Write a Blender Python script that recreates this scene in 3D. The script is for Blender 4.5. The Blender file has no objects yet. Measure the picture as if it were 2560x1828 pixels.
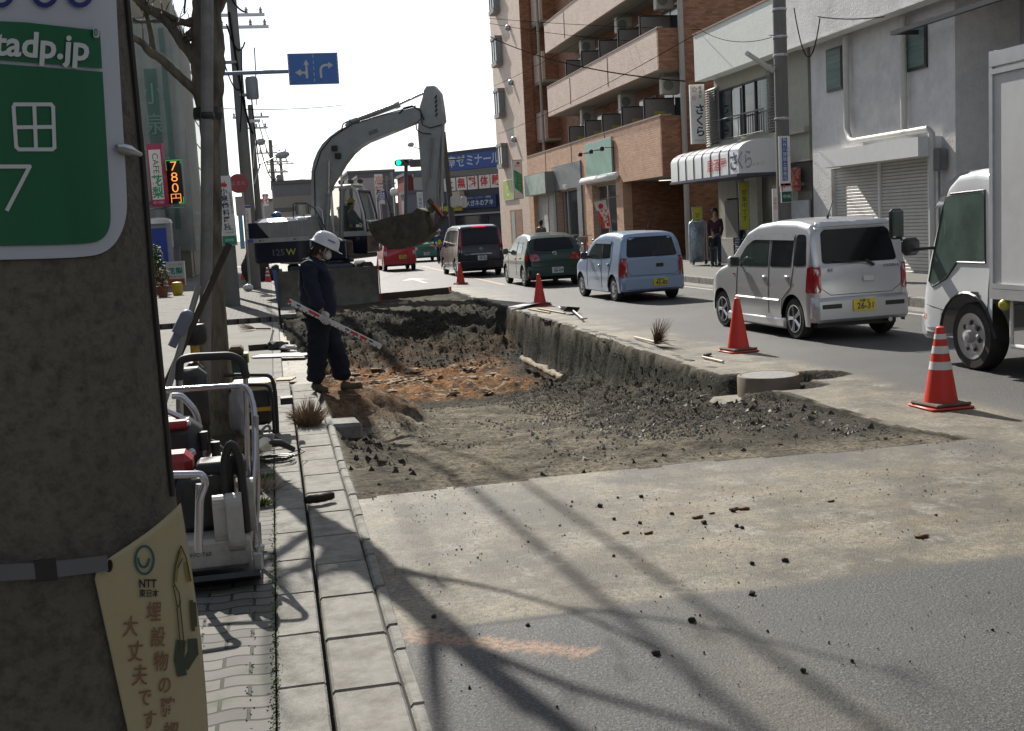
import bpy, bmesh, math, random
import numpy as np
from mathutils import Vector, Matrix, noise as mnoise
from mathutils.bvhtree import BVHTree
random.seed(7)
rng = np.random.default_rng(7)
SC = bpy.context.scene
COL = SC.collection
# ---------------------------------------------------------------- camera
EYE = 1.8
FPX, CX, CY = 2850.0, 1280.0, 914.0          # focal length and centre, in pixels of a 2560 x 1828 frame
_d = np.array([679 - CX, -(593 - CY), -FPX]); _d /= np.linalg.norm(_d)      # along the street
_u = np.array([-0.055, 1, 0.0]); _u[2] = -(_u[0]*_d[0] + _u[1]*_d[1])/_d[2]; _u /= np.linalg.norm(_u)
RC = np.array([np.cross(_d, _u), _d, _u])
CP = np.array([0, 0, EYE])
cam_d = bpy.data.cameras.new('camera'); cam = bpy.data.objects.new('camera', cam_d); COL.objects.link(cam)
cam_d.sensor_width = 36; cam_d.lens = FPX/2560*36; cam_d.clip_start = 0.05; cam_d.clip_end = 2000
cam.matrix_world = Matrix([list(RC[i]) + [float(CP[i])] for i in range(3)] + [[0, 0, 0, 1]])
SC.camera = cam
# ---------------------------------------------------------------- sky, sun, exposure
SUN_AZ, SUN_EL = math.radians(-10), math.radians(39)      # ahead of the camera, a little to the left
w = bpy.data.worlds.new('World'); SC.world = w; w.use_nodes = True
nt = w.node_tree; bg = nt.nodes['Background']
sky = nt.nodes.new('ShaderNodeTexSky'); sky.sky_type = 'NISHITA'; sky.sun_disc = False
sky.sun_elevation = SUN_EL; sky.sun_rotation = SUN_AZ; sky.air_density = 1.0; sky.dust_density = 0.7; sky.altitude = 20
hs = nt.nodes.new('ShaderNodeHueSaturation'); hs.inputs['Saturation'].default_value = .45; nt.links.new(sky.outputs[0], hs.inputs['Color']); nt.links.new(hs.outputs[0], bg.inputs[0]); bg.inputs[1].default_value = 0.082
sl = bpy.data.lights.new('sun', 'SUN'); sl.energy = 4.2; sl.angle = math.radians(0.55); sl.color = (1, .95, .86)
sun = bpy.data.objects.new('sun', sl); COL.objects.link(sun)
_L = Vector((-math.sin(SUN_AZ)*math.cos(SUN_EL), -math.cos(SUN_AZ)*math.cos(SUN_EL), -math.sin(SUN_EL)))
sun.rotation_euler = _L.to_track_quat('-Z', 'Y').to_euler(); sun.location = (-3, 20, 30)
SC.view_settings.view_transform = 'Standard'; SC.view_settings.look = 'None'; SC.view_settings.gamma = 1
SC.view_settings.exposure = 0.78
SC.cycles.max_bounces = 6; SC.cycles.diffuse_bounces = 3; SC.cycles.glossy_bounces = 3; SC.cycles.transparent_max_bounces = 8

# ---------------------------------------------------------------- measuring helpers
def _ray(x, y): return RC @ np.array([x - CX, -(y - CY), -FPX])
def gz(x, y, z=0.):
    v = _ray(x, y); p = CP + v*((z-EYE)/v[2]); return Vector(p)
def ax(x, y, X):
    v = _ray(x, y); return Vector(CP + v*(X/v[0]))
def ay(x, y, Y):
    v = _ray(x, y); return Vector(CP + v*(Y/v[1]))

# ---------------------------------------------------------------- materials
_mats = {}
def M(name, col, rough=.6, metal=0., var=.12, vs=6., bump=.0, bs=60., dirt=None, ds=3., da=.5, coat=0., spec=.5, emit=None, es=0., trans=0., alpha=1., stretch=(1, 1, 1), attr=None):
    """procedural surface: colour broken up by noise, optional second (dirt) colour in patches, bump"""
    if name in _mats: return _mats[name]
    m = bpy.data.materials.new(name); m.use_nodes = True; t = m.node_tree; N = t.nodes; L = t.links
    b = N['Principled BSDF']
    tc = N.new('ShaderNodeTexCoord'); mp = N.new('ShaderNodeMapping'); L.new(tc.outputs['Object'], mp.inputs[0]); mp.inputs['Scale'].default_value = stretch
    n1 = N.new('ShaderNodeTexNoise'); n1.inputs['Scale'].default_value = vs; n1.inputs['Detail'].default_value = 6; n1.inputs['Roughness'].default_value = .65
    L.new(mp.outputs[0], n1.inputs['Vector'])
    mr = N.new('ShaderNodeMapRange'); mr.inputs[1].default_value = .25; mr.inputs[2].default_value = .75; mr.inputs[3].default_value = 1-var; mr.inputs[4].default_value = 1+var
    L.new(n1.outputs['Fac'], mr.inputs[0])
    mu = N.new('ShaderNodeVectorMath'); mu.operation = 'SCALE'; mu.inputs[0].default_value = col[:3]; L.new(mr.outputs[0], mu.inputs['Scale'])
    out = mu.outputs[0]
    if dirt:
        n2 = N.new('ShaderNodeTexNoise'); n2.inputs['Scale'].default_value = ds; n2.inputs['Detail'].default_value = 8; n2.inputs['Roughness'].default_value = .7
        L.new(mp.outputs[0], n2.inputs['Vector'])
        r2 = N.new('ShaderNodeMapRange'); r2.inputs[1].default_value = .45; r2.inputs[2].default_value = .7; r2.inputs[3].default_value = 0; r2.inputs[4].default_value = da
        L.new(n2.outputs['Fac'], r2.inputs[0])
        mx = N.new('ShaderNodeMix'); mx.data_type = 'RGBA'; L.new(r2.outputs[0], mx.inputs[0]); L.new(out, mx.inputs[6]); mx.inputs[7].default_value = (*dirt, 1)
        out = mx.outputs[2]
    L.new(out, b.inputs['Base Color'])
    b.inputs['Roughness'].default_value = rough; b.inputs['Metallic'].default_value = metal
    b.inputs['Coat Weight'].default_value = coat; b.inputs['Coat Roughness'].default_value = .06
    b.inputs['Specular IOR Level'].default_value = spec
    if trans: b.inputs['Transmission Weight'].default_value = trans
    if alpha < 1: b.inputs['Alpha'].default_value = alpha
    if emit: b.inputs['Emission Color'].default_value = (*emit, 1); b.inputs['Emission Strength'].default_value = es
    if bump:
        n3 = N.new('ShaderNodeTexNoise'); n3.inputs['Scale'].default_value = bs; n3.inputs['Detail'].default_value = 5
        L.new(mp.outputs[0], n3.inputs['Vector'])
        bp = N.new('ShaderNodeBump'); bp.inputs['Strength'].default_value = 1; bp.inputs['Distance'].default_value = bump
        L.new(n3.outputs['Fac'], bp.inputs['Height']); L.new(bp.outputs[0], b.inputs['Normal'])
    _mats[name] = m
    return m

def brick_mat(name, c1, c2, mortar, bw, bh, ms=.02, rough=.8, axis='YZ', bump=.004, wave=0., var=.15, spots=None, offset=.5):
    """bricks, tiles or blocks laid out in metres on the given plane"""
    m = bpy.data.materials.new(name); m.use_nodes = True; t = m.node_tree; N = t.nodes; L = t.links
    b = N['Principled BSDF']; tc = N.new('ShaderNodeTexCoord'); se = N.new('ShaderNodeSeparateXYZ'); L.new(tc.outputs['Object'], se.inputs[0])
    cb = N.new('ShaderNodeCombineXYZ')
    a = {'X': 0, 'Y': 1, 'Z': 2, 'S': 0}
    o1 = se.outputs[a[axis[0]]]; o2 = se.outputs[a[axis[1]]]
    if axis == 'SZ':
        ad = N.new('ShaderNodeMath'); ad.operation = 'ADD'; L.new(se.outputs[0], ad.inputs[0]); L.new(se.outputs[1], ad.inputs[1]); o1 = ad.outputs[0]
    if wave:
        m1 = N.new('ShaderNodeMath'); m1.operation = 'MULTIPLY'; m1.inputs[1].default_value = 2*math.pi/bw; L.new(o1, m1.inputs[0])
        m2 = N.new('ShaderNodeMath'); m2.operation = 'SINE'; L.new(m1.outputs[0], m2.inputs[0])
        m3 = N.new('ShaderNodeMath'); m3.operation = 'MULTIPLY_ADD'; m3.inputs[1].default_value = wave; L.new(m2.outputs[0], m3.inputs[0]); L.new(o2, m3.inputs[2]); o2 = m3.outputs[0]
    L.new(o1, cb.inputs[0]); L.new(o2, cb.inputs[1])
    br = N.new('ShaderNodeTexBrick'); br.inputs['Scale'].default_value = 1; br.inputs['Brick Width'].default_value = bw; br.inputs['Row Height'].default_value = bh
    br.inputs['Mortar Size'].default_value = ms*bh; br.inputs['Mortar Smooth'].default_value = .2; br.inputs['Bias'].default_value = 0; br.offset = offset
    br.inputs['Color1'].default_value = (*c1, 1); br.inputs['Color2'].default_value = (*c2, 1); br.inputs['Mortar'].default_value = (*mortar, 1)
    L.new(cb.outputs[0], br.inputs['Vector'])
    n1 = N.new('ShaderNodeTexNoise'); n1.inputs['Scale'].default_value = 1.3; n1.inputs['Detail'].default_value = 8; n1.inputs['Roughness'].default_value = .7; L.new(tc.outputs['Object'], n1.inputs['Vector'])
    mr = N.new('ShaderNodeMapRange'); mr.inputs[1].default_value = .3; mr.inputs[2].default_value = .7; mr.inputs[3].default_value = 1-var; mr.inputs[4].default_value = 1+var; L.new(n1.outputs['Fac'], mr.inputs[0])
    mu = N.new('ShaderNodeVectorMath'); mu.operation = 'SCALE'; L.new(br.outputs['Color'], mu.inputs[0]); L.new(mr.outputs[0], mu.inputs['Scale'])
    out = mu.outputs[0]
    if spots:
        n2 = N.new('ShaderNodeTexNoise'); n2.inputs['Scale'].default_value = spots[1]; n2.inputs['Detail'].default_value = 6; L.new(tc.outputs['Object'], n2.inputs['Vector'])
        r2 = N.new('ShaderNodeMapRange'); r2.inputs[1].default_value = .55; r2.inputs[2].default_value = .72; r2.inputs[4].default_value = spots[2]; L.new(n2.outputs['Fac'], r2.inputs[0])
        mx = N.new('ShaderNodeMix'); mx.data_type = 'RGBA'; L.new(r2.outputs[0], mx.inputs[0]); L.new(out, mx.inputs[6]); mx.inputs[7].default_value = (*spots[0], 1); out = mx.outputs[2]
    L.new(out, b.inputs['Base Color']); b.inputs['Roughness'].default_value = rough
    n3 = N.new('ShaderNodeTexNoise'); n3.inputs['Scale'].default_value = 90; n3.inputs['Detail'].default_value = 4; L.new(tc.outputs['Object'], n3.inputs['Vector'])
    ma = N.new('ShaderNodeMath'); ma.operation = 'MULTIPLY_ADD'; L.new(n3.outputs['Fac'], ma.inputs[0]); ma.inputs[1].default_value = .35
    iv = N.new('ShaderNodeMath'); iv.operation = 'SUBTRACT'; iv.inputs[0].default_value = 1; L.new(br.outputs['Fac'], iv.inputs[1]); L.new(iv.outputs[0], ma.inputs[2])
    bp = N.new('ShaderNodeBump'); bp.inputs['Distance'].default_value = bump; L.new(ma.outputs[0], bp.inputs['Height']); L.new(bp.outputs[0], b.inputs['Normal'])
    return m

# ---------------------------------------------------------------- object helpers
def tag(o, label=None, cat=None, group=None, kind=None):
    if label: o['label'] = label
    if cat: o['category'] = cat
    if group: o['group'] = group
    if kind: o['kind'] = kind
    return o
def thing(name, label, cat, loc=(0, 0, 0), rz=0., group=None):
    o = bpy.data.objects.new(name, None); COL.objects.link(o); o.empty_display_size = .1
    o.location = loc; o.rotation_euler = (0, 0, rz)
    return tag(o, label, cat, group)
def world_of(o):
    mw = o.matrix_basis.copy()
    p = o.parent
    while p: mw = p.matrix_basis @ mw; p = p.parent
    return mw
def copy_tree(o, loc=None, rz=None, label=None, parent=None):
    c = o.copy(); COL.objects.link(c)
    if parent: c.parent = parent
    if loc is not None: c.location = loc
    if rz is not None: c.rotation_euler = (0, 0, rz)
    if label: c['label'] = label
    for ch in list(o.children): copy_tree(ch, parent=c)
    return c

class MB:
    """collects shapes and links them as one mesh object"""
    def __init__(s): s.v = []; s.f = []; s.mi = []; s.m = 0; s.T = None
    def add(s, vs, fs):
        n = len(s.v)
        if s.T is not None: vs = [s.T @ Vector(v) for v in vs]
        s.v += [tuple(v) for v in vs]
        for q in fs: s.f.append(tuple(n+i for i in q)); s.mi.append(s.m)
        return s
    def box(s, c, d, rz=0., R=None, bev=0.):
        x, y, z = d[0]/2, d[1]/2, d[2]/2
        if bev:
            b = min(bev, x*.9, y*.9, z*.9); P = []
            for sx in (-1, 1):
                for sy in (-1, 1):
                    for sz in (-1, 1):
                        P += [(sx*(x-b), sy*(y-b), sz*z), (sx*(x-b), sy*y, sz*(z-b)), (sx*x, sy*(y-b), sz*(z-b))]
            bm = bmesh.new(); [bm.verts.new(p) for p in P]; r = bmesh.ops.convex_hull(bm, input=bm.verts); bm.verts.ensure_lookup_table(); bm.verts.index_update()
            P = [v.co.copy() for v in bm.verts]; F = [tuple(v.index for v in f.verts) for f in bm.faces]; bm.free()
        else:
            P = [(a, b_, c_) for a in (-x, x) for b_ in (-y, y) for c_ in (-z, z)]
            F = [(0, 1, 3, 2), (4, 6, 7, 5), (0, 4, 5, 1), (2, 3, 7, 6), (0, 2, 6, 4), (1, 5, 7, 3)]
        Mx = R if R is not None else Matrix.Rotation(rz, 3, 'Z')
        return s.add([Mx @ Vector(p) + Vector(c) for p in P], F)
    def bb(s, x0, x1, y0, y1, z0, z1, bev=0.):
        return s.box(((x0+x1)/2, (y0+y1)/2, (z0+z1)/2), (abs(x1-x0), abs(y1-y0), abs(z1-z0)), bev=bev)
    def tube(s, pts, r, n=8, cap=True, closed=False):
        pts = [Vector(p) for p in pts]; m = len(pts)
        rs = r if isinstance(r, (list, tuple)) else [r]*m
        T = []
        for i in range(m):
            a = pts[i-1] if (i > 0 or closed) else pts[i]; b = pts[(i+1) % m] if (i < m-1 or closed) else pts[i]
            T.append((b-a).normalized() if (b-a).length > 1e-9 else Vector((0, 0, 1)))
        up = Vector((0, 0, 1)) if abs(T[0].z) < .9 else Vector((1, 0, 0))
        nx = T[0].cross(up).normalized(); V = []
        for i in range(m):
            nx = (nx - T[i]*nx.dot(T[i])); nx = nx.normalized() if nx.length > 1e-6 else T[i].orthogonal().normalized()
            ny = T[i].cross(nx)
            V += [pts[i] + (nx*math.cos(2*math.pi*k/n) + ny*math.sin(2*math.pi*k/n))*rs[i] for k in range(n)]
        F = []
        for i in range(m if closed else m-1):
            j = (i+1) % m
            F += [(i*n+k, i*n+(k+1) % n, j*n+(k+1) % n, j*n+k) for k in range(n)]
        if cap and not closed: F += [tuple(range(n-1, -1, -1)), tuple((m-1)*n+k for k in range(n))]
        return s.add(V, F)
    def cyl(s, a, b, r, n=16): return s.tube([a, b], r, n)
    def prism(s, poly, a, b, plane='xz'):
        """polygon (list of 2D) extruded between a and b along the axis missing from plane"""
        mk = {'xz': lambda p, t: (p[0], t, p[1]), 'yz': lambda p, t: (t, p[0], p[1]), 'xy': lambda p, t: (p[0], p[1], t)}[plane]
        n = len(poly); V = [mk(p, a) for p in poly] + [mk(p, b) for p in poly]
        return s.add(V, [tuple(range(n)), tuple(range(2*n-1, n-1, -1))] + [(i, n+i, n+(i+1) % n, (i+1) % n) for i in range(n)])
    def lathe(s, prof, c=(0, 0, 0), n=24, R=None):
        V = []; F = []
        for r_, z_ in prof:
            for k in range(n):
                p = Vector((r_*math.cos(2*math.pi*k/n), r_*math.sin(2*math.pi*k/n), z_))
                V.append((R @ p if R else p) + Vector(c))
        for i in range(len(prof)-1): F += [(i*n+k, i*n+(k+1) % n, (i+1)*n+(k+1) % n, (i+1)*n+k) for k in range(n)]
        if prof[0][0] > 1e-6: F.append(tuple(range(n-1, -1, -1)))
        if prof[-1][0] > 1e-6: F.append(tuple((len(prof)-1)*n+k for k in range(n)))
        return s.add(V, F)
    def quad(s, a, b, c, d): return s.add([a, b, c, d], [(0, 1, 2, 3)])
    def blob(s, c, r, sub=2, rough=.25, sc=(1, 1, 1), seed=0):
        bm = bmesh.new(); bmesh.ops.create_icosphere(bm, subdivisions=sub, radius=1)
        o = Vector((seed*3.7, seed*1.9, seed)); V = []
        for v in bm.verts:
            k = 1 + rough*mnoise.noise(v.co*1.7+o)*1.6
            V.append(Vector((v.co.x*sc[0], v.co.y*sc[1], v.co.z*sc[2]))*k*r + Vector(c))
        bm.verts.index_update(); F = [tuple(v.index for v in f.verts) for f in bm.faces]; bm.free()
        return s.add(V, F)
    def split(s, name, mats, parent=None, **k):
        """like build, but every connected piece becomes a part of its own"""
        idx = list(range(len(s.v)))
        def fi(a):
            while idx[a] != a: idx[a] = idx[idx[a]]; a = idx[a]
            return a
        for f in s.f:
            for q in f[1:]:
                a, b = fi(f[0]), fi(q)
                if a != b: idx[b] = a
        gr = {}
        for i, f in enumerate(s.f): gr.setdefault(fi(f[0]), []).append(i)
        out = []
        for fs in gr.values():
            n = MB(); mp = {}
            for i in fs:
                q = []
                for a in s.f[i]:
                    if a not in mp: mp[a] = len(n.v); n.v.append(s.v[a])
                    q.append(mp[a])
                n.f.append(tuple(q)); n.mi.append(s.mi[i])
            out.append(n.build(name, mats, parent, **k))
        return out
    def build(s, name, mats, parent=None, world=False, smooth=False, cat=None, label=None, group=None, kind=None, ang=40):
        me = bpy.data.meshes.new(name)
        v = s.v
        if parent is not None and world:
            inv = world_of(parent).inverted(); v = [tuple(inv @ Vector(p)) for p in v]
        me.from_pydata(v, [], s.f)
        for m_ in (mats if isinstance(mats, (list, tuple)) else [mats]): me.materials.append(m_)
        me.polygons.foreach_set('material_index', s.mi)
        me.update(); me.validate()
        if smooth:
            me.shade_smooth()
            try: me.set_sharp_from_angle(angle=math.radians(ang))
            except Exception: pass
        o = bpy.data.objects.new(name, me); COL.objects.link(o)
        if parent is not None: o.parent = parent
        bm = bmesh.new(); bm.from_mesh(me); bmesh.ops.recalc_face_normals(bm, faces=bm.faces); bm.to_mesh(me); bm.free()
        return tag(o, label, cat, group, kind)

def flip_x(t): return t
def text_faces(body, size, mat_frame, bold=0., spacing=1., depth=0., vertical=False, step=1.05, italic=0., width=1.):
    """lettering as flat mesh data (verts, faces) in the frame (origin, xdir, ydir); centred on the origin"""
    O, X, Y = [Vector(q) for q in mat_frame]; X = X.normalized(); Y = Y.normalized()
    allv, allf = [], []
    chars = list(body) if vertical else [body]
    tot = len(chars)
    for i, ch in enumerate(chars):
        if ch == ' ': continue
        c = bpy.data.curves.new('t', 'FONT'); c.body = ch; c.size = size; c.align_x = 'CENTER'; c.align_y = 'CENTER' if not vertical else 'CENTER'
        c.space_character = spacing; c.resolution_u = 3; c.offset = bold; c.shear = italic
        o = bpy.data.objects.new('t', c); COL.objects.link(o)
        me = bpy.data.meshes.new_from_object(o.evaluated_get(bpy.context.evaluated_depsgraph_get()))
        n = len(allv); oy = ((tot-1)/2 - i)*size*step if vertical else 0.
        allv += [O + X*v.co.x*width + Y*(v.co.y+oy) for v in me.vertices]
        allf += [tuple(n+k for k in p.vertices) for p in me.polygons]
        bpy.data.objects.remove(o); bpy.data.curves.remove(c); bpy.data.meshes.remove(me)
    return allv, allf
def text(body, size, O, X, Y, mat, parent=None, name='lettering', into=None, **k):
    v, f = text_faces(body, size, (O, X, Y), **k)
    mb = into if into is not None else MB()
    mb.add(v, f)
    return mb if into is not None else mb.build(name, mat, parent, world=True)
def fbm(x, y, sc, oct=4, seed=0., pers=.5):
    x = np.asarray(x, float); y = np.asarray(y, float)
    out = np.zeros(np.broadcast(x, y).shape); amp = 1.; tot = 0
    for o in range(oct):
        X = x*sc+seed*17.3+o*5.1; Y = y*sc+seed*9.1+o*3.3
        xi = np.floor(X).astype(int); yi = np.floor(Y).astype(int); fx = X-xi; fy = Y-yi
        fx = fx*fx*(3-2*fx); fy = fy*fy*(3-2*fy)
        def h(a, b):
            q = (a*374761393 + b*668265263 + int(seed*1013)+o*7919) & 0x7fffffff
            q = ((q ^ (q >> 13))*1274126177) & 0x7fffffff
            return ((q ^ (q >> 16)) & 0xffff)/65535.
        out += amp*((h(xi, yi)*(1-fx)+h(xi+1, yi)*fx)*(1-fy)+(h(xi, yi+1)*(1-fx)+h(xi+1, yi+1)*fx)*fy); tot += amp; amp *= pers; sc *= 2.03
    return out/tot
def sstep(a, b, x):
    t = np.clip((np.asarray(x, float)-a)/(b-a), 0, 1); return t*t*(3-2*t)
# ================================================================ THE GROUND
def attr_tree(name):
    m = bpy.data.materials.new(name); m.use_nodes = True; return m, m.node_tree.nodes, m.node_tree.links
def nz(N, L, vec, sc, det=6, ro=.6, lo=.3, hi=.7, a=0., b=1.):
    n = N.new('ShaderNodeTexNoise'); n.inputs['Scale'].default_value = sc; n.inputs['Detail'].default_value = det; n.inputs['Roughness'].default_value = ro
    L.new(vec, n.inputs['Vector']); r = N.new('ShaderNodeMapRange'); L.new(n.outputs['Fac'], r.inputs[0])
    for i, v in zip((1, 2, 3, 4), (lo, hi, a, b)): r.inputs[i].default_value = v
    return r.outputs[0]
def mixc(N, L, f, a, b):
    x = N.new('ShaderNodeMix'); x.data_type = 'RGBA'
    if isinstance(f, float): x.inputs[0].default_value = f
    else: L.new(f, x.inputs[0])
    for i, q in ((6, a), (7, b)):
        if isinstance(q, tuple): x.inputs[i].default_value = (*q, 1)
        else: L.new(q, x.inputs[i])
    return x.outputs[2]
def mth(N, L, op, a, b=None, c=None, clamp=False):
    x = N.new('ShaderNodeMath'); x.operation = op; x.use_clamp = clamp
    for i, q in enumerate((a, b, c)):
        if q is None: continue
        if isinstance(q, (int, float)): x.inputs[i].default_value = q
        else: L.new(q, x.inputs[i])
    return x.outputs[0]
def att(N, name):
    a = N.new('ShaderNodeAttribute'); a.attribute_name = name; return a.outputs['Fac']

# asphalt with dried mud trodden over part of it
mR, N, L = attr_tree('asphalt'); B = N['Principled BSDF']; tc = N.new('ShaderNodeTexCoord'); V = tc.outputs['Object']
agg = N.new('ShaderNodeTexVoronoi'); agg.inputs['Scale'].default_value = 95; L.new(V, agg.inputs['Vector'])
base = mixc(N, L, nz(N, L, V, .55, 7, .7, .38, .62), (.034, .034, .036), (.062, .061, .060))
base = mixc(N, L, nz(N, L, V, 62, 4, .75, .47, .66), base, (.14, .135, .128))
base = mixc(N, L, mth(N, L, 'MULTIPLY', nz(N, L, V, 60, 3, .6, .60, .68), .7), base, (.014, .014, .014))
base = mixc(N, L, mth(N, L, 'MULTIPLY', nz(N, L, V, 2.2, 7, .7, .48, .66), .45), base, (.030, .030, .031))
mud = mixc(N, L, nz(N, L, V, 1.1, 9, .75, .42, .58), (.085, .074, .050), (.25, .215, .15))
mud = mixc(N, L, mth(N, L, 'MULTIPLY', nz(N, L, V, 3.2, 9, .75, .5, .62), .7), mud, (.085, .075, .058))
mud = mixc(N, L, mth(N, L, 'MULTIPLY', nz(N, L, V, 2.1, 8, .75, .53, .63), .75), mud, (.30, .28, .24))
mud = mixc(N, L, mth(N, L, 'MULTIPLY', nz(N, L, V, 36, 4, .7, .50, .62), .7), mud, (.060, .052, .040))
df = mth(N, L, 'MULTIPLY', att(N, 'mud'), nz(N, L, V, 22, 7, .75, .30, .55, .35, 1.))
col = mixc(N, L, df, base, mud)
col = mixc(N, L, mth(N, L, 'MULTIPLY', att(N, 'brown'), nz(N, L, V, 30, 5, .7, .4, .6)), col, (0.11, 0.075, 0.034))
col = mixc(N, L, mth(N, L, 'MULTIPLY', att(N, 'orange'), nz(N, L, V, 34, 5, .8, .38, .55)), col, (0.341, 0.205, 0.124))
col = mixc(N, L, mth(N, L, 'MULTIPLY', att(N, 'crack'), 1.0), col, (0.012, 0.012, 0.012))
L.new(col, B.inputs['Base Color']); B.inputs['Roughness'].default_value = .62; B.inputs['Specular IOR Level'].default_value = .42
bp = N.new('ShaderNodeBump'); bp.inputs['Distance'].default_value = .0035
hh = mth(N, L, 'MULTIPLY_ADD', agg.outputs['Distance'], .9, nz(N, L, V, 130, 5, .75, .2, .8)); L.new(hh, bp.inputs['Height']); L.new(bp.outputs[0], B.inputs['Normal'])

# dug soil: grey gravelly fill, orange clay, pale broken stone
mS, N, L = attr_tree('dug_soil'); B = N['Principled BSDF']; tc = N.new('ShaderNodeTexCoord'); V = tc.outputs['Object']
base = mixc(N, L, nz(N, L, V, 3.5, 8, .75, .42, .6), (.018, .018, .016), (.060, .055, .043))
base = mixc(N, L, mth(N, L, 'MULTIPLY', nz(N, L, V, 42, 5, .75, .5, .66), .8), base, (.19, .175, .145))
base = mixc(N, L, mth(N, L, 'MULTIPLY', nz(N, L, V, 16, 6, .7, .5, .6), .8), base, (.018, .018, .016))
dry = mixc(N, L, nz(N, L, V, 1.6, 9, .75, .42, .58), (.14, .125, .095), (.31, .27, .20))
dry = mixc(N, L, mth(N, L, 'MULTIPLY', nz(N, L, V, 28, 6, .75, .48, .6), .8), dry, (.040, .037, .032))
dry = mixc(N, L, mth(N, L, 'MULTIPLY', nz(N, L, V, 5.5, 8, .8, .52, .6), .7), dry, (.06, .052, .04))
col = mixc(N, L, mth(N, L, 'MULTIPLY', att(N, 'mud'), nz(N, L, V, 5, 8, .8, .34, .47), clamp=True), base, dry)
clay = mixc(N, L, nz(N, L, V, 4.5, 8, .75, .42, .6), (.15, .062, .018), (.34, .17, .06))
clay = mixc(N, L, mth(N, L, 'MULTIPLY', nz(N, L, V, 3.1, 7, .8, .5, .56), .95), clay, (.05, .034, .02))
clay = mixc(N, L, mth(N, L, 'MULTIPLY', nz(N, L, V, 2.3, 8, .8, .545, .59), .9), clay, (.40, .33, .25))
col = mixc(N, L, mth(N, L, 'MULTIPLY', att(N, 'orange'), nz(N, L, V, 3.6, 8, .8, .32, .46), clamp=True), col, clay)
col = mixc(N, L, mth(N, L, 'MULTIPLY', att(N, 'brown'), nz(N, L, V, 6, 6, .75, .3, .5, .45, .9)), col, mixc(N, L, nz(N, L, V, 20, 6, .75, .45, .62), (.014, .014, .011), (.06, .055, .036)))  # in the pit: dark tint, painted shade on the far slope, darker cut wall
col = mixc(N, L, att(N, 'crust'), col, mixc(N, L, nz(N, L, V, 9, 5, .7), (0.136, 0.124, 0.099), (0.223, 0.211, 0.174)))
L.new(col, B.inputs['Base Color']); B.inputs['Roughness'].default_value = .95; B.inputs['Specular IOR Level'].default_value = .15
bp = N.new('ShaderNodeBump'); bp.inputs['Distance'].default_value = .035
hh = mth(N, L, 'MULTIPLY_ADD', nz(N, L, V, 45, 5, .75, .2, .8), .45, nz(N, L, V, 13, 7, .75, .2, .8)); L.new(hh, bp.inputs['Height']); L.new(bp.outputs[0], B.inputs['Normal'])

xs = np.arange(-.2, 6.3, .045); ys = [1.0]
while ys[-1] < 33.5: ys.append(ys[-1]+.033+.0031*max(0, ys[-1]-2))
ys = np.array(ys); X, Y = np.meshgrid(xs, ys)
def wall_left(Y): return np.interp(Y, [0, 13.9, 14.4, 16.7, 19, 27, 33], [.43, .43, .40, .40, .2, -.1, -.12])
xl = wall_left(Y) + .05*(fbm(Y, Y*0, 1.3, 4, 3.)-.5)*sstep(13.5, 14.5, Y)
xr = 4.97 + .07*(fbm(Y, Y*0, .9, 5, 5.)-.5) + np.interp(Y, [7, 8, 9.5, 11, 40], [.12, .08, .05, .0, .0])
yn = 7.70 + .22*(fbm(X, X*0, 1.6, 5, 8.)-.5) + .06*np.sin(X*.9)
yf = 32.4
floor = np.interp(Y, [7.7, 7.85, 9, 11, 13, 15, 17, 18, 22, 23, 25, 26.2, 28, 32, 32.4], [0, -.012, -.085, -.29, -.50, -.70, -.86, -.90, -.92, -.7, -.33, -.16, -.11, -.05, 0])
n1 = fbm(X, Y, .9, 5, 1.)-.5; n2 = fbm(X, Y, 4., 5, 2.)-.5; n3 = fbm(X, Y, 13., 3, 4.)-.5
gr = sstep(3.0, 3.9, X + 1.2*(fbm(X, Y, .7, 3, 6.)-.5))*sstep(7.6, 8.4, Y)*(1-sstep(17, 20, Y))          # loose gravel bank along the far wall
lp = (1-sstep(.7, 1.05, X + .5*n2))*(sstep(8.9, 9.3, Y)*(1-sstep(10.6, 11.3, Y)) + .8*sstep(7.8, 8, Y)*(1-sstep(8.5, 8.9, Y)))   # spoil by the kerb
fs = sstep(22, 23.5, Y)*(1-sstep(26.5, 28.5, Y))
floor = floor + .10*n1 + .07*n2*(1+1.8*gr+3*fs+2*lp) + n3*(.045+.09*gr+.14*fs+.10*lp) + gr*(.08+.14*sstep(4.2, 4.9, X)) + lp*.13 \
      + .10*sstep(17, 18, Y)*(1-sstep(21.5, 22.5, Y))*np.maximum(0, n2)*2
floor = np.minimum(floor, np.interp(Y, [7.6, 8.2, 10], [.01, .02, -.04])*0+.0 - .02*sstep(7.8, 9, Y))
wallR = sstep(0, 1, (X-(xr-.20 + .16*(fbm(Y, Y*0+3, 2.6, 4, 11.)-.5) - .12*gr))/.15)
wallL = 1-sstep(0, 1, (X-xl)/.12)
wallN = 1-sstep(0, 1, (Y-yn)/.12); wallF = sstep(0, 1, (Y-(yf-.25))/.25)
wr = np.maximum.reduce([wallR, wallL, wallN, wallF])
road_z = .006*(fbm(X, Y, .6, 3, 9.)-.5)
side = (wallR > 0)*(wallR < 1)
Z = floor*(1-wr) + road_z*wr
inside = (wr < .985)
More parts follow.
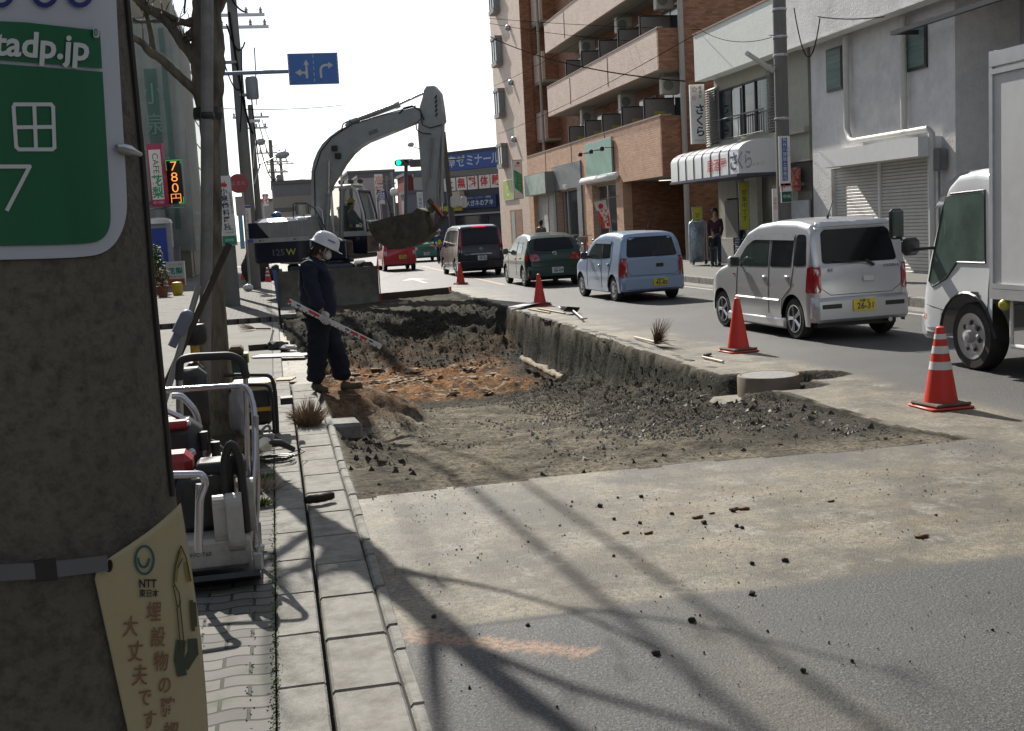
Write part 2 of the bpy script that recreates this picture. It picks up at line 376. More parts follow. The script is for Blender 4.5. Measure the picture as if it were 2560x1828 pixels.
# bite out of the edge around the manhole
MH = gz(1921, 937, .03); MH.z = 0
dm = np.hypot(X-MH.x, Y-MH.y)
bite = (1-sstep(.36, .46, dm + .12*n2)) + (1-sstep(.2, .3, np.hypot((X-MH.x-.50)/1.2, (Y-MH.y)+.1)+.1*n2))
bite = np.clip(bite, 0, 1)
Z = np.where(bite > .02, np.minimum(Z, (1-bite)*Z + bite*(-.10+.04*n3)), Z); inside |= bite > .03
dug = (1-sstep(.50, .95, dm+.10*n2))*(1-sstep(.0, .35, X-MH.x))*(1-sstep(.0, .5, Y-MH.y)); Z = np.where(dug > .01, np.minimum(Z, Z*(1-dug)+dug*(-.27)), Z); inside |= dug > .03
ledge = 1-sstep(.28, 1.1, np.hypot((X-.62)/1.15, (Y-13.42)/np.where(Y < 13.42, 1.5, .9))+.45*n2+.3*n1); Z = np.where(ledge*(X > .3) > .01, np.maximum(Z, Z*(1-ledge)-.015*ledge), Z)
under = (X < .425)*(Y < 13.95); Z = np.where(under, -.09, Z); inside &= ~(under > 0)
Z = np.where((X < xl)*(Y >= 13.95), .002+.01*n3, Z)
mudr = sstep(4.9, 5.02, Y+.09*n1+.05*n2)*(1-sstep(5.75, 6.15, X+.35*n1+.05*n2 + .25*sstep(12, 20, Y)*0))
mudr *= 1-.6*sstep(6.2, 7.7, Y)*(Y < 7.9)*np.clip(.45+3*n2+2*n1, 0, 1)
mudr *= 1-.6*sstep(12.5, 20, Y)*sstep(5.2, 5.6, X)
mudr = np.maximum(mudr, .85*(1-sstep(0, .35, np.abs(X-(1.75+.05*(5-Y)+.2*n1)+.35*(Y < 0))))*sstep(1.5, 2.5, Y)*(1-sstep(4.9, 5, Y))*.62*(.6+n2*1.5))
mudp = (1-.8*gr)*(1-sstep(15.5, 17.5, Y))*(1-.6*lp) + .35*sstep(25.8, 26.8, Y)
mudp = mudp*(1-.95*sstep(.0, .08, wallR))*(1-.7*sstep(.0, .1, wallL)*(Y > 14)); mud = np.where(inside, mudp, mudr)
org = sstep(17.2, 17.9, Y+.9*n1+.3*n2)*(1-sstep(21.9, 23., Y+1.8*n1+.5*n2))*(1-sstep(3.7, 4.6, X+.8*n1)) + .5*(1-sstep(0, .25, np.hypot((X-3.2)/2.4, Y-16.6)+.2*n2)) + .55*sstep(22.5, 23.2, Y)*(1-sstep(23.6, 24.6, Y+2*n2))*sstep(.5, 1, X)
org = np.clip(np.maximum(org, (ledge > .35)*ledge*.8), 0, 1)*inside
# pale orange painted bar near the kerb
def on_bar(X, Y):
    ax_, ay_, bx_, by_ = .46, 4.93, 1.16, 4.45
    dx, dy = bx_-ax_, by_-ay_; l = math.hypot(dx, dy); t = ((X-ax_)*dx+(Y-ay_)*dy)/l/l; dd = np.abs((X-ax_)*dy-(Y-ay_)*dx)/l
    return (dd < .07-.02*t)*(t > -.02)*(t < 1.02)
org = np.maximum(org, on_bar(X, Y+.02*n2)*.9)
br = np.zeros_like(X)
for (px, py, rx, ry, k) in [(2060, 1312, .30, .08, .9), (2320, 1302, .28, .09, 1.), (1650, 1280, .3, .1, .45), (2200, 1270, .25, .06, .6), (1200, 1290, .15, .3, .3), (1800, 1230, .5, .12, .45), (1500, 1330, .35, .1, .35), (1950, 1250, .3, .08, .4), (2250, 1180, .7, .1, .35)]:
    c_ = gz(px, py); br = np.maximum(br, 1.25*k*(1-sstep(.7, 1.2, np.hypot((X-c_.x)/rx, (Y-c_.y)/ry)+1.2*n2)))
br = np.where(inside, np.clip(sstep(.02, .12, wallR)*(1-sstep(.9, .97, wallR))*(Y > 9)+.75*fs, 0, 1), br)  # inside the pit: cut wall darkened, far slope's shade painted into the soil colour
crk = np.zeros_like(X)
for (ax_, ay_, bx_, by_) in [(.45, 4.96, 1.32, 4.93), (1.35, 4.9, 1.22, 4.05)]:
    dx, dy = bx_-ax_, by_-ay_; l = math.hypot(dx, dy); t = ((X-ax_)*dx+(Y-ay_)*dy)/l/l; dd = np.abs((X-ax_)*dy-(Y-ay_)*dx)/l
    crk = np.maximum(crk, (dd+.05*np.abs(n2) < .022)*(t > 0)*(t < 1)*.85)
crust = (wallR > .90)*(wallR < .985)*.6
nx_, ny_ = len(xs), len(ys)
verts = np.stack([X.ravel(), Y.ravel(), Z.ravel()], 1)
# make the cut wall crumble sideways
wob = (side*.11*(fbm(Y*1., X*9+Z*0, 3., 3, 21.)-.5)).ravel(); verts[:, 0] += wob
def grid_obj(name, maskf, mat, label=None):
    idx = np.arange(nx_*ny_).reshape(ny_, nx_)
    q = np.stack([idx[:-1, :-1], idx[:-1, 1:], idx[1:, 1:], idx[1:, :-1]], -1)[maskf]
    used = np.unique(q); rm = -np.ones(nx_*ny_, int); rm[used] = np.arange(len(used))
    me = bpy.data.meshes.new(name); me.from_pydata(verts[used].tolist(), [], rm[q].tolist()); me.materials.append(mat)
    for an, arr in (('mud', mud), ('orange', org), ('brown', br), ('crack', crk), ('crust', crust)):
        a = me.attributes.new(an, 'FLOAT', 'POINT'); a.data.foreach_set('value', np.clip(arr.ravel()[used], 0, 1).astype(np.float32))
    me.shade_smooth(); o = bpy.data.objects.new(name, me); COL.objects.link(o); o['kind'] = 'structure'; return o
cell = inside[:-1, :-1] | inside[1:, :-1] | inside[:-1, 1:] | inside[1:, 1:]
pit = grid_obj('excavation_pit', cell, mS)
road = grid_obj('road', ~cell, mR)
# height lookup for resting things
def gh(x, y):
    i = int(np.clip(np.searchsorted(xs, x)-1, 0, nx_-2)); j = int(np.clip(np.searchsorted(ys, y)-1, 0, ny_-2))
    if x < xs[0] or x > xs[-1] or y > ys[-1]: return 0.
    return float(Z[j:j+2, i:i+2].max())
rb = MB(); XE, XW = float(xs[-1]), float(xs[0]); YE = float(ys[-1]); YB = float(ys[0])
rb.quad((XE, -6, 0), (10.35, -6, 0), (10.35, 70, 0), (XE, 70, 0)); rb.quad((XW, YE, 0), (XE, YE, 0), (XE, 70, 0), (XW, 70, 0))
rb.quad((.45, -6, 0), (XE, -6, 0), (XE, YB, 0), (.45, YB, 0)); rb.quad((-30, 70, 0), (60, 70, 0), (60, 78, 0), (-30, 78, 0)); rb.quad((-.1, 78, 0), (10.7, 78, 0), (10.7, 400, 0), (-.1, 400, 0))
rb.build('road', mR, kind='structure')
gb = MB()
for x0, x1, y0, y1 in [(-600, -.25, -40, 900), (XE+.1, 600, -40, 900), (-.25, XE+.1, -40, .8), (-.25, XE+.1, YE+.2, 900)]: gb.quad((x0, y0, -.12), (x1, y0, -.12), (x1, y1, -.12), (x0, y1, -.12))
gb.quad((-.4, .7, -1.6), (XE+.2, .7, -1.6), (XE+.2, YE+.3, -1.6), (-.4, YE+.3, -1.6))
gb.build('ground', M('bare_ground', (.14, .13, .11), .95, bump=.01), kind='structure')

# near side: footway of wavy blocks, kerb stones, gutter slabs, edging strip
mBlock = brick_mat('paving_blocks', (0.098, 0.094, 0.088), (0.15, 0.142, 0.13), (0.023, 0.026, 0.013), .222, .112, .07, .85, 'XY', .006, wave=.012, var=.2, spots=((0.046, 0.066, 0.017), 7, .5))
mSlab = M('pale_concrete_slab', (0.215, 0.205, 0.182), .85, var=.22, vs=13, bump=.004, bs=160, dirt=(0.085, 0.075, 0.058), ds=4.5, da=.85)
mKerb = M('kerb_concrete', (0.23, 0.222, 0.20), .85, var=.24, vs=15, bump=.006, bs=140, dirt=(0.08, 0.076, 0.058), ds=6, da=.85)
mDark = M('dark_gap', (0.020, 0.018, 0.016), .95)
SWZ = .04
pv = MB()
segs = [(-6, 14.2, -.125)] 
pv.bb(-9, -.125, -6, 14.3, -.3, SWZ)
pv.build('footway', mBlock, kind='structure')
pv = MB()
yy = [14.3, 16, 19, 22, 24.4]
for a, b in zip(yy[:-1], yy[1:]):
    ra, rb_ = min(-.125, float(wall_left(a))-.06), min(-.125, float(wall_left(b))-.06)
    pv.add([(-9, a, SWZ), (ra, a, SWZ), (rb_, b, SWZ), (-9, b, SWZ), (ra, a, -.4), (rb_, b, -.4)], [(0, 1, 2, 3), (1, 4, 5, 2)])
pv.build('footway', M('driveway_concrete', (0.165, 0.158, 0.142), .85, var=.15, vs=3, bump=.008, bs=70, dirt=(0.079, 0.073, 0.059), ds=1.5, da=.6), kind='structure')
pv = MB(); pv.bb(-9, -.14, 24.4, 69.5, -.3, .15); pv.build('footway', mBlock, kind='structure')
kb = MB()
y = -1.; 
while y < 14.2:
    kb.box((-.022, y+.30, SWZ/2-.03), (.19, .592, SWZ+.064), bev=.008); y += .6
while y < 24.2:
    kb.box((-.06+.0, y+.30, SWZ/2-.04), (.12, .592, SWZ+.08), bev=.008); y += .6
y = 24.4; 
kb.prism([(-.14, -.2), (0.02, -.2), (.02, .03), (-.14, .045)], 24.2, 24.42, 'xz')
while y < 69:
    kb.box((-.06, y+.30, .0), (.16, .592, .30), bev=.012); y += .6
kb.build('kerb', mKerb, kind='structure')
gs = MB(); y = -1.
while y < 13.5:
    gs.box((.232, y+.30, -.045+random.uniform(-.003, .003)), (.272, .588, .09), rz=random.uniform(-.004, .004), bev=.01); y += .6
y = 27
while y < 66:
    gs.box((.25, y+.3, -.05), (.36, .588, .10), bev=.01); y += .6
gs.build('gutter', mSlab, kind='structure')
es = MB(); y = -1.
while y < 10.9:
    l = random.choice([.6, .6, .6, .32]); es.box((.408+random.uniform(-.004, .004), y+l/2, -.04+random.uniform(-.004, .004)), (.062, l-.012, .092), rz=random.uniform(-.012, .012), bev=.012); y += l
es.build('edging_strip', mKerb, kind='structure')
gg = MB(); gg.bb(.074, .1, -1, 14.2, -.3, -.055); gg.bb(.366, .38, -1, 11, -.3, -.02); gg.bb(.08, .1, 14.2, 24.3, -.3, 0.0); gg.build('gutter_channel', mDark, kind='structure')

# far side: gutter, kerb, footway rising to the shops
fk = MB(); y = -4.
while y < 69:
    fk.box((10.83, y+.5, .07), (.16, .99, .20), bev=.015); y += 1.
fk.build('kerb', mKerb, kind='structure')
fg = MB(); fg.quad((10.35, -6, 0.0), (10.75, -6, -.0), (10.75, 69, -.0), (10.35, 69, 0.0)); fg.build('gutter', mSlab, kind='structure')
FWZ = .27
fs_ = MB(); fs_.add([(10.91, -6, .168), (13.6, -6, FWZ), (13.6, 69.5, FWZ), (10.91, 69.5, .168)], [(0, 1, 2, 3)])
fs_.quad((13.6, -6, FWZ), (30, -6, FWZ), (30, 69.5, FWZ), (13.6, 69.5, FWZ))
fs_.build('footway', M('far_footway_asphalt', (0.132, 0.129, 0.119), .85, var=.15, vs=4, bump=.004, bs=80), kind='structure')
# painted marks
mWhite = M('worn_white_paint', (0.409, 0.396, 0.363), .6, var=.2, vs=30, dirt=(0.132, 0.132, 0.125), ds=14, da=.7)
mOrPaint = M('worn_orange_paint', (0.363, 0.238, 0.132), .6, var=.2, vs=30, dirt=(0.132, 0.125, 0.119), ds=10, da=.8)
a_ = gz(1183, 695); b_ = gz(1262, 713)
ln = MB(); dx = (b_-a_).normalized(); px_ = Vector((dx.y, -dx.x, 0))*.08
far_ = a_ - dx*16
ln.quad(far_-px_+Vector((0, 0, .005)), b_-px_+Vector((0, 0, .005)), b_+px_+Vector((0, 0, .005)), far_+px_+Vector((0, 0, .005)))
ln.build('centre_line', mOrPaint, kind='structure')
ar = MB(); c_ = gz(1045, 702); pts = [(-.08, -2), (.08, -2), (.08, .6), (.55, .4), (.0, 2.2), (-.55, .4), (-.08, .6)]
ar.add([(c_.x+p[0], c_.y+p[1]*1.1, .005) for p in pts], [tuple(range(7))]); ar.build('lane_arrow', mWhite, kind='structure')
sl_ = MB(); sl_.quad((.75, 34, .004), (.9, 34, .004), (.9, 66, .004), (.75, 66, .004)); sl_.quad((10.0, -5, .004), (10.12, -5, .004), (10.12, 66, .004), (10.0, 66, .004)); sl_.build('edge_line', mWhite, kind='structure')
# ================================================================ BUILDINGS
FX = 13.0                                                     # street face of the far side
def z1(x, y): return (1200+x/3.866, y/3.866)
def z2(x, y): return (1200+x/4.061, 380+y/4.061)
def z3(x, y): return (1680+x/2.585, y/2.585)
def yz(p, X=FX):
    v = ax(p[0], p[1], X); return (v.y, v.z)
tPale = brick_mat('pale_pink_tiles', (.60, .44, .34), (.68, .54, .44), (.46, .38, .34), .23, .075, .12, .6, 'YZ', .002, var=.1)
tTan = brick_mat('tan_brick_tiles', (.50, .265, .15), (.60, .36, .225), (.40, .30, .23), .23, .075, .12, .65, 'YZ', .003, var=.15)
tBrown = brick_mat('brown_brick_tiles', (.20, .075, .035), (.34, .15, .07), (.16, .10, .07), .23, .075, .12, .65, 'SZ', .003, var=.2)
mSoff = M('soffit_render', (.34, .33, .29), .9, var=.06)
mGlassD = M('dark_window_glass', (.02, .026, .03), .08, spec=.8, var=.3, vs=1.2)
mGlassL = M('pale_curtained_glass', (.20, .24, .24), .12, spec=.8, var=.25, vs=1.5, stretch=(1, 3, .2))
mAlu = M('grey_aluminium', (.35, .35, .34), .4, .6)
mAluD = M('dark_bronze_aluminium', (.045, .04, .04), .4, .3)
mWhiteP = M('white_enamel', (.72, .72, .70), .35, var=.05, coat=.2)
mGreyP = M('grey_board', (.24, .225, .21), .7, var=.06)
mBlack = M('black_plastic', (.018, .018, .02), .45, var=.2)
mSteel = M('galvanised_steel', (.42, .43, .44), .35, .8, var=.15, vs=20)
mPipe = M('taupe_drainpipe', (.33, .29, .26), .5, var=.08)

def shutter_mat(name, c, pitch=.09):
    m, N, L = attr_tree(name); B = N['Principled BSDF']; tc = N.new('ShaderNodeTexCoord'); se = N.new('ShaderNodeSeparateXYZ'); L.new(tc.outputs['Object'], se.inputs[0])
    s_ = mth(N, L, 'FRACT', mth(N, L, 'MULTIPLY', se.outputs[2], 1/pitch)); r = mth(N, L, 'PINGPONG', s_, .5)
    k = N.new('ShaderNodeMapRange'); L.new(r, k.inputs[0]); k.inputs[1].default_value = 0; k.inputs[2].default_value = .14
    L.new(mixc(N, L, k.outputs[0], tuple(q*.35 for q in c), mixc(N, L, nz(N, L, tc.outputs['Object'], 2.5), c, tuple(q*.82 for q in c))), B.inputs['Base Color'])
    bp = N.new('ShaderNodeBump'); bp.inputs['Distance'].default_value = .012; L.new(k.outputs[0], bp.inputs['Height']); L.new(bp.outputs[0], B.inputs['Normal']); B.inputs['Roughness'].default_value = .5
    return m
mShut = shutter_mat('grey_roller_slats', (.52, .50, .46)); mShut2 = shutter_mat('beige_roller_slats', (.60, .58, .54), .075)

# ---- the brick apartment building
ap = thing('apartment_building', 'brick tiled apartment block with pale pink balcony parapets and shops below', 'building', (13, 47, 0))
def bp_(mb, name, mats, **k): return mb.build(name, mats, ap, world=True, **k)
YN, YF1, YF2, YT = 37.0, 52.4, 57.4, 65.0
m = MB(); m.bb(13, 13.5, YF2, YT, .25, 21); bp_(m, 'tower', tPale)
m = MB(); m.bb(13.5, 20, YF2+.003, YT-.003, .25, 21); m.bb(13.0, 13.5, YF2-.06, YF2-.003, 5.2, 21); bp_(m, 'tower_side', tBrown)
# lower wall with openings
pl = yz(z2(1445, 310))[0]                 # left edge of the car port
def op(x0, x1, ytop, X=FX):               # an opening from pixel columns
    a = yz(z2(x0, ytop), X); b = yz(z2(x1, ytop), X); return (b[0], a[0], a[1])
opd = op(305, 425, 592); ops = [op(540, 752, 440), op(775, 1000, 395), op(1135, 1378, 340)]
m = MB(); cur = YF2
for (ya, yb, zt) in ops:
    m.bb(13, 13.35, yb, cur, .2, 5.1); m.bb(13, 13.35, ya, yb, zt, 5.1); cur = ya
m.bb(13, 13.35, pl, cur, .2, 5.1); m.bb(13.0, 13.16, YN, pl, 3.12, 5.1)
bp_(m, 'lower_wall', tTan)
m = MB()
for (ya, yb, zt) in ops: m.bb(13.352, 13.6, yb, yb+.5, .2, zt+.3); m.bb(13.352, 13.6, ya-.5, ya, .2, zt+.3)
m.bb(13.0, 13.9, YN-.13, YN-.003, 3.12, 5.1); m.bb(13.85, 19, YN-.1, YN-.002, .2, 21)
m.bb(13.35, 19, pl-.003, pl+.2, .2, 3.1)
for zb, zt in ((6.63, 7.95), (9.51, 10.79), (12.4, 13.65)): m.bb(13.0, 13.9, YN-.13, YN-.003, zb, zt)
m.bb(14.4, 14.6, YN, YF2, 5.0, 21)
m.bb(17, 17.2, YN, pl, .2, 3.1)
for zb in (5.9, 8.75, 11.6, 14.4): m.bb(13.75, 15, 55.6, YF2, zb, zb+1.35)
bp_(m, 'brown_walls', tBrown)
m = MB()
for zb, zt in ((6.63, 7.95), (9.51, 10.79), (12.4, 13.65)): m.bb(13, 13.14, YN, YF1, zb, zt)
for zb in (5.9, 8.75, 11.6, 14.4): m.bb(13.6, 13.745, 55.6, YF2-.01, zb, zb+1.35)
m.split('parapet', tPale, ap, world=True)
m = MB()
for zb in (3.12, 6.63, 9.51, 12.4, 15.2): m.bb(13.16, 14.39, YN+.01, YF1 if zb > 4 else YF2-.1, zb, zb+.12)
m.bb(13.3, 18, YN, pl, 3.13, 3.3)
for zb in (5.78, 8.63, 11.48, 14.28): m.bb(13.62, 15, 55.62, YF2-.01, zb, zb+.115)
m.split('balcony_slab', mSoff, ap, world=True)
m = MB(); m.bb(12.98, 13.37, YN-.15, YF2-.02, 5.1, 5.16)
for z_ in (7.95, 10.79, 13.65): m.bb(12.98, 13.16, YN-.15, YF1+.02, z_, z_+.05)
bp_(m, 'coping', M('brown_coping', (.30, .20, .16), .6))
m = MB()
for (x_, ya, yb) in ((925, 705, 905),): pass
for Yj, zb, zt in ((48.3, 6.75, 7.85), (42.7, 6.8, 7.9), (48.8, 9.6, 10.7), (53.4, 4.2, 5.1), (48.6, 4.2, 5.1), (43.5, 4.3, 5.1)): m.bb(12.985, 12.998, Yj, Yj+.03, zb, zt)
m.split('expansion_joint', mAluD, ap, world=True)
# windows behind the balconies, partition boards, air conditioners
storeys = (5.1, 7.95, 10.79)
for zb in storeys:
    for k, Yc in enumerate(np.arange(39.2, 51, 2.9)):
        m = MB(); g1 = MB()
        m.bb(14.34, 14.397, Yc-.95, Yc+.95, zb-.95, zb+1.15); g1.bb(14.32, 14.337, Yc-.87, Yc-.03, zb-.9, zb+1.08); g1.bb(14.30, 14.317, Yc+.03, Yc+.87, zb-.9, zb+1.08)
        wf = bp_(m, 'window_frame', mAlu); g1.split('pane', mGlassD, wf, world=True)
def bys(px, zl):                          # Y of a column at the coping line zl on the street face
    x, y = px; return ax(x, y, 13.1).y
boards = []
for (zl, cols) in ((5.1, [(850, 1395), (1005, 1345), (1170, 1292), (1357, 1228), (1570, 1165)]), (7.95, [(820, 735), (967, 660), (1140, 575), (1320, 470), (1528, 345)]), (10.79, [(1000, 30)])):
    for (x, y) in cols:
        Yb = bys(z1(x, y), zl)
        b = MB(); b.bb(13.17, 14.3, Yb-.02, Yb+.02, zl-1.2, zl+.78)
        o = bp_(b, 'partition_board', mGreyP)
        fr = MB(); fr.bb(13.15, 13.2, Yb-.035, Yb+.025, zl-1.2, zl+.80); fr.bb(13.2, 14.3, Yb-.035, Yb+.025, zl+.78, zl+.82); fr.build('frame', mBlack, o, world=True)
        st = MB(); st.bb(13.55, 13.95, Yb-.028, Yb-.0201, zl+.22, zl+.36); st.build('sticker', M('yellow_sticker', (.5, .42, .08), .6), o, world=True)
for (zl, cols) in ((6.63, [(1745, 745), (975, 1062), (1345, 915)]), (9.51, [(1690, 0), (1310, 210), (970, 415)]), (12.4, [(1500, -150)])):
    for (x, y) in cols:
        Yb = ax(*z1(x, y), 13.5).y
        b = MB(); b.bb(13.45, 14.1, Yb-.25, Yb+.05, zl-.72, zl-.12, bev=.03); o = bp_(b, 'air_conditioner', M('cream_ac_casing', (.42, .42, .36), .5))
        f_ = MB(); f_.lathe([(.0, 0), (.17, 0), (.18, .006)], (13.68, Yb-.252, zl-.42), 20, Matrix.Rotation(math.pi/2, 3, 'X')); f_.build('fan_grille', M('grille_grey', (.2, .2, .18), .6), o, world=True)
        h_ = MB(); h_.bb(13.5, 13.53, Yb-.2, Yb-.17, zl-.12, zl); h_.bb(14., 14.03, Yb-.2, Yb-.17, zl-.12, zl); h_.split('hanger', mSteel, o, world=True)
# drainpipes
m = MB(); a_ = ay(*z1(620, 1460), 54.8); m.cyl((a_.x, 54.8, 5.16), (a_.x, 54.8, 21), .07); a_ = ay(*z1(815, 700), 51.6)
bp_(m, 'drainpipe', mPipe)
m = MB(); a_ = ay(*z1(1945, 400), 36.6); m.cyl((a_.x, 36.6, .25), (a_.x, 36.6, 21), .095, 14)
for z_ in (1.5, 4, 6.5, 9): m.cyl((a_.x, 36.6, z_), (a_.x, 36.6, z_+.05), .11, 14)
bp_(m, 'drainpipe', mPipe, smooth=True)
# bay windows on the tower
for (x, y, y2) in ((125, 345, 640), (150, 855, 1140), (180, 1385, 1624), (95, -160, 135)):
    c0 = ax(*z1(x+35, y), 12.75); zt = c0.z; zb = ax(*z1(x+35, y2), 12.75).z; Yc = 62.7; hw = .62
    b = MB(); b.bb(12.62, 12.999, Yc-hw-.06, Yc+hw+.06, zt-.16, zt); b.bb(12.62, 12.999, Yc-hw-.06, Yc+hw+.06, zb, zb+.22); b.bb(12.66, 12.999, Yc-.04, Yc+.04, zb+.22, zt-.16)
    b.bb(12.66, 12.72, Yc-hw, Yc-hw+.07, zb+.22, zt-.16); b.bb(12.66, 12.72, Yc+hw-.07, Yc+hw, zb+.22, zt-.16); o = bp_(b, 'bay_window', M('grey_brown_frame', (.24, .21, .20), .5))
    b = MB(); b.bb(12.69, 12.99, Yc-hw+.015, Yc+hw-.015, zb+.22, zt-.16); b.build('pane', mGlassL, o, world=True)
    v_ = MB(); vc = ax(*z1(x+135, y), 12.9); v_.blob((12.9, 59.8, zt), .17, 2, 0); o2 = bp_(v_, 'vent_hood', mSteel, smooth=True)
# shop fronts
m = MB(); (ya, yb, zt) = ops[0]; m.bb(13.22, 13.25, ya, yb, .2, zt); o = bp_(m, 'roller_shutter', mShut)
m2_ = MB(); m2_.bb(13.19, 13.235, (ya+yb)/2-.05, (ya+yb)/2+.05, .2, zt); m2_.build('post', mAlu, o, world=True)
m = MB(); (ya, yb, zt) = opd; m.bb(12.985, 12.998, ya, yb, .3, zt); o = bp_(m, 'side_door', tBrown); m2_ = MB(); m2_.bb(12.97, 12.984, yb-1.3, yb-.5, .3, zt-.1); m2_.build('door_panel', M('grey_green_door', (.3, .33, .30), .5), o, world=True)
a, b = yz(z2(740, 190)), yz(z2(1030, 140)); c = yz(z2(1035, 700))
m = MB(); m.bb(12.93, 12.998, b[0], ops[1][0], .25, 4.3); m.bb(12.93, 12.998, ops[1][1], a[0], .25, 4.3); m.bb(12.93, 12.998, ops[1][0], ops[1][1], ops[1][2], 4.3)
bp_(m, 'grey_tiled_front', brick_mat('slate_tiles', (.13, .14, .15), (.17, .18, .19), (.22, .22, .22), .3, .1, .06, .5, 'YZ', .002, var=.08))
m = MB(); (ya, yb, zt) = ops[1]; m.bb(13.30, 13.33, ya, yb, .2, zt); o = bp_(m, 'shop_door', mGlassD)
m2_ = MB(); m2_.bb(13.24, 13.299, yb-1.1, yb-1.0, .2, zt); m2_.bb(13.24, 13.299, yb-.45, yb-.35, .2, zt); m2_.bb(13.24, 13.299, ya+.02, ya+.1, .2, zt); m2_.split('door_frame', mAlu, o, world=True)
m = MB(); (ya, yb, zt) = ops[2]; m.bb(13.30, 13.33, ya, yb, .2, zt); o = bp_(m, 'shop_window', mGlassD)
m2_ = MB(); m2_.bb(13.24, 13.299, (ya+yb)/2+.2, (ya+yb)/2+.3, .2, zt); m2_.bb(13.24, 13.299, ya, ya+.07, .2, zt); m2_.bb(13.24, 13.299, yb-.07, yb, .2, zt); m2_.bb(13.24, 13.299, ya+.08, yb-.08, zt-.08, zt); m2_.build('frame', mAlu, o, world=True)
m = MB(); text('PIPC', .34, (12.925, yz(z2(875, 358))[0], yz(z2(875, 358))[1]), (0, -1, 0), (0, 0, 1), None, into=m, bold=.01); bp_(m, 'lettering', mWhiteP)
# retractable blind over the shop
a, b = yz(z2(1012, 305), 12.8), yz(z2(1340, 250), 12.8)
m = MB(); m.bb(12.75, 12.999, b[0]-.4, a[0], a[1]-.14, a[1]+.14, bev=.1); o = bp_(m, 'rolled_blind', mWhiteP, smooth=True, ang=60)
m = MB()
for x, y in ((945, 880), ): pass
SPOT = [ax(*z1(980, 1495), 12.55), ax(*z1(1085, 1475), 12.55), ax(*z1(1190, 1450), 12.55)]
rl = MB(); rl.cyl((12.6, SPOT[0].y+.2, SPOT[0].z+.04), (12.6, SPOT[2].y-.2, SPOT[0].z+.04), .02, 8)
o = bp_(rl, 'spotlight_rail', mBlack)
for p in SPOT:
    q = MB(); q.box((12.5, p.y, SPOT[0].z), (.16, .14, .16), bev=.03); q.cyl((12.6, p.y, SPOT[0].z+.04), (12.99, p.y, SPOT[0].z+.04), .015, 6); q.build('spotlight', mBlack, o, world=True)

# ---- signs on that side
def sign(name, label, cat, O, X, Y, w_, h_, t_, face, frame=None, rim=.03, group=None, back=None):
    """flat sign: O centre of the face, X,Y in-plane directions"""
    X = Vector(X).normalized(); Y = Vector(Y).normalized(); Nn = X.cross(Y); O = Vector(O)
    r = thing(name, label, cat, O - Y*h_/2, 0, group)
    Rm = Matrix((X, Y, Nn)).transposed()
    b = MB(); b.box(O-Nn*(t_/2+.004), (w_, h_, t_), R=Rm); b.build('case', frame or mAlu, r, world=True)
    f_ = MB(); f_.box(O-Nn*.002, (w_-2*rim, h_-2*rim, .008), R=Rm); f_.build('face', face, r, world=True)
    r['_n'] = 0; del r['_n']
    return r, (lambda u, v, lift=.006: O + X*u + Y*v + Nn*lift), X, Y
mSignW = M('white_sign_face', (.72, .71, .67), .45, var=.05, vs=3)
mRed = M('sign_red', (.55, .03, .04), .5, var=.06); mBlue = M('sign_blue', (.03, .08, .33), .5, var=.08); mNavy = M('sign_navy', (.012, .03, .13), .5)
mGreen = M('sign_green', (.01, .27, .12), .5, var=.08); mInk = M('sign_ink', (.03, .04, .10), .6, var=.05)

# green board
p0, p1_ = ax(*z2(1077, 255), 12.9), ax(*z2(1335, 10), 12.9)
r, F_, X_, Y_ = sign('shop_sign', 'blank pale green board over the rolled blind with three spotlights above', 'shop sign', (12.9, (p0.y+p1_.y)/2, (p0.z+p1_.z)/2+.15), (0, -1, 0), (0, 0, 1), p0.y-p1_.y, 1.65, .06, M('pale_green_board', (.26, .44, .36), .55, var=.12, vs=1.5))
# small lettering bars on the green board are too faded to read; left blank
p0, p1_ = ax(*z2(467, 430), 12.55), ax(*z2(668, 225), 12.55)
r, F_, X_, Y_ = sign('shop_sign', 'faded grey green light box sign above the closed roller shutter', 'shop sign', (12.5, (p0.y+p1_.y)/2, (p0.z+p1_.z)/2), (0, -1, 0), (0, 0, 1), p0.y-p1_.y, 1.0, .45, M('faded_green_sign', (.40, .46, .42), .5, dirt=(.12, .25, .18), ds=1.2, da=.8), M('grey_sign_case', (.22, .21, .20), .5))
p0, p1_ = ax(*z2(240, 465), 12.93), ax(*z2(345, 300), 12.93)
r, F_, X_, Y_ = sign('shop_sign', 'yellow green wall sign with faded white characters beside the projecting photo shop sign', 'shop sign', (12.93, (p0.y+p1_.y)/2-.2, (p0.z+p1_.z)/2), (0, -1, 0), (0, 0, 1), p0.y-p1_.y+.5, 1.1, .05, M('yellow_green_sign', (.36, .45, .05), .5), mWhiteP)
text('ビル', .95, F_(0, 0), X_, Y_, mSignW, r)
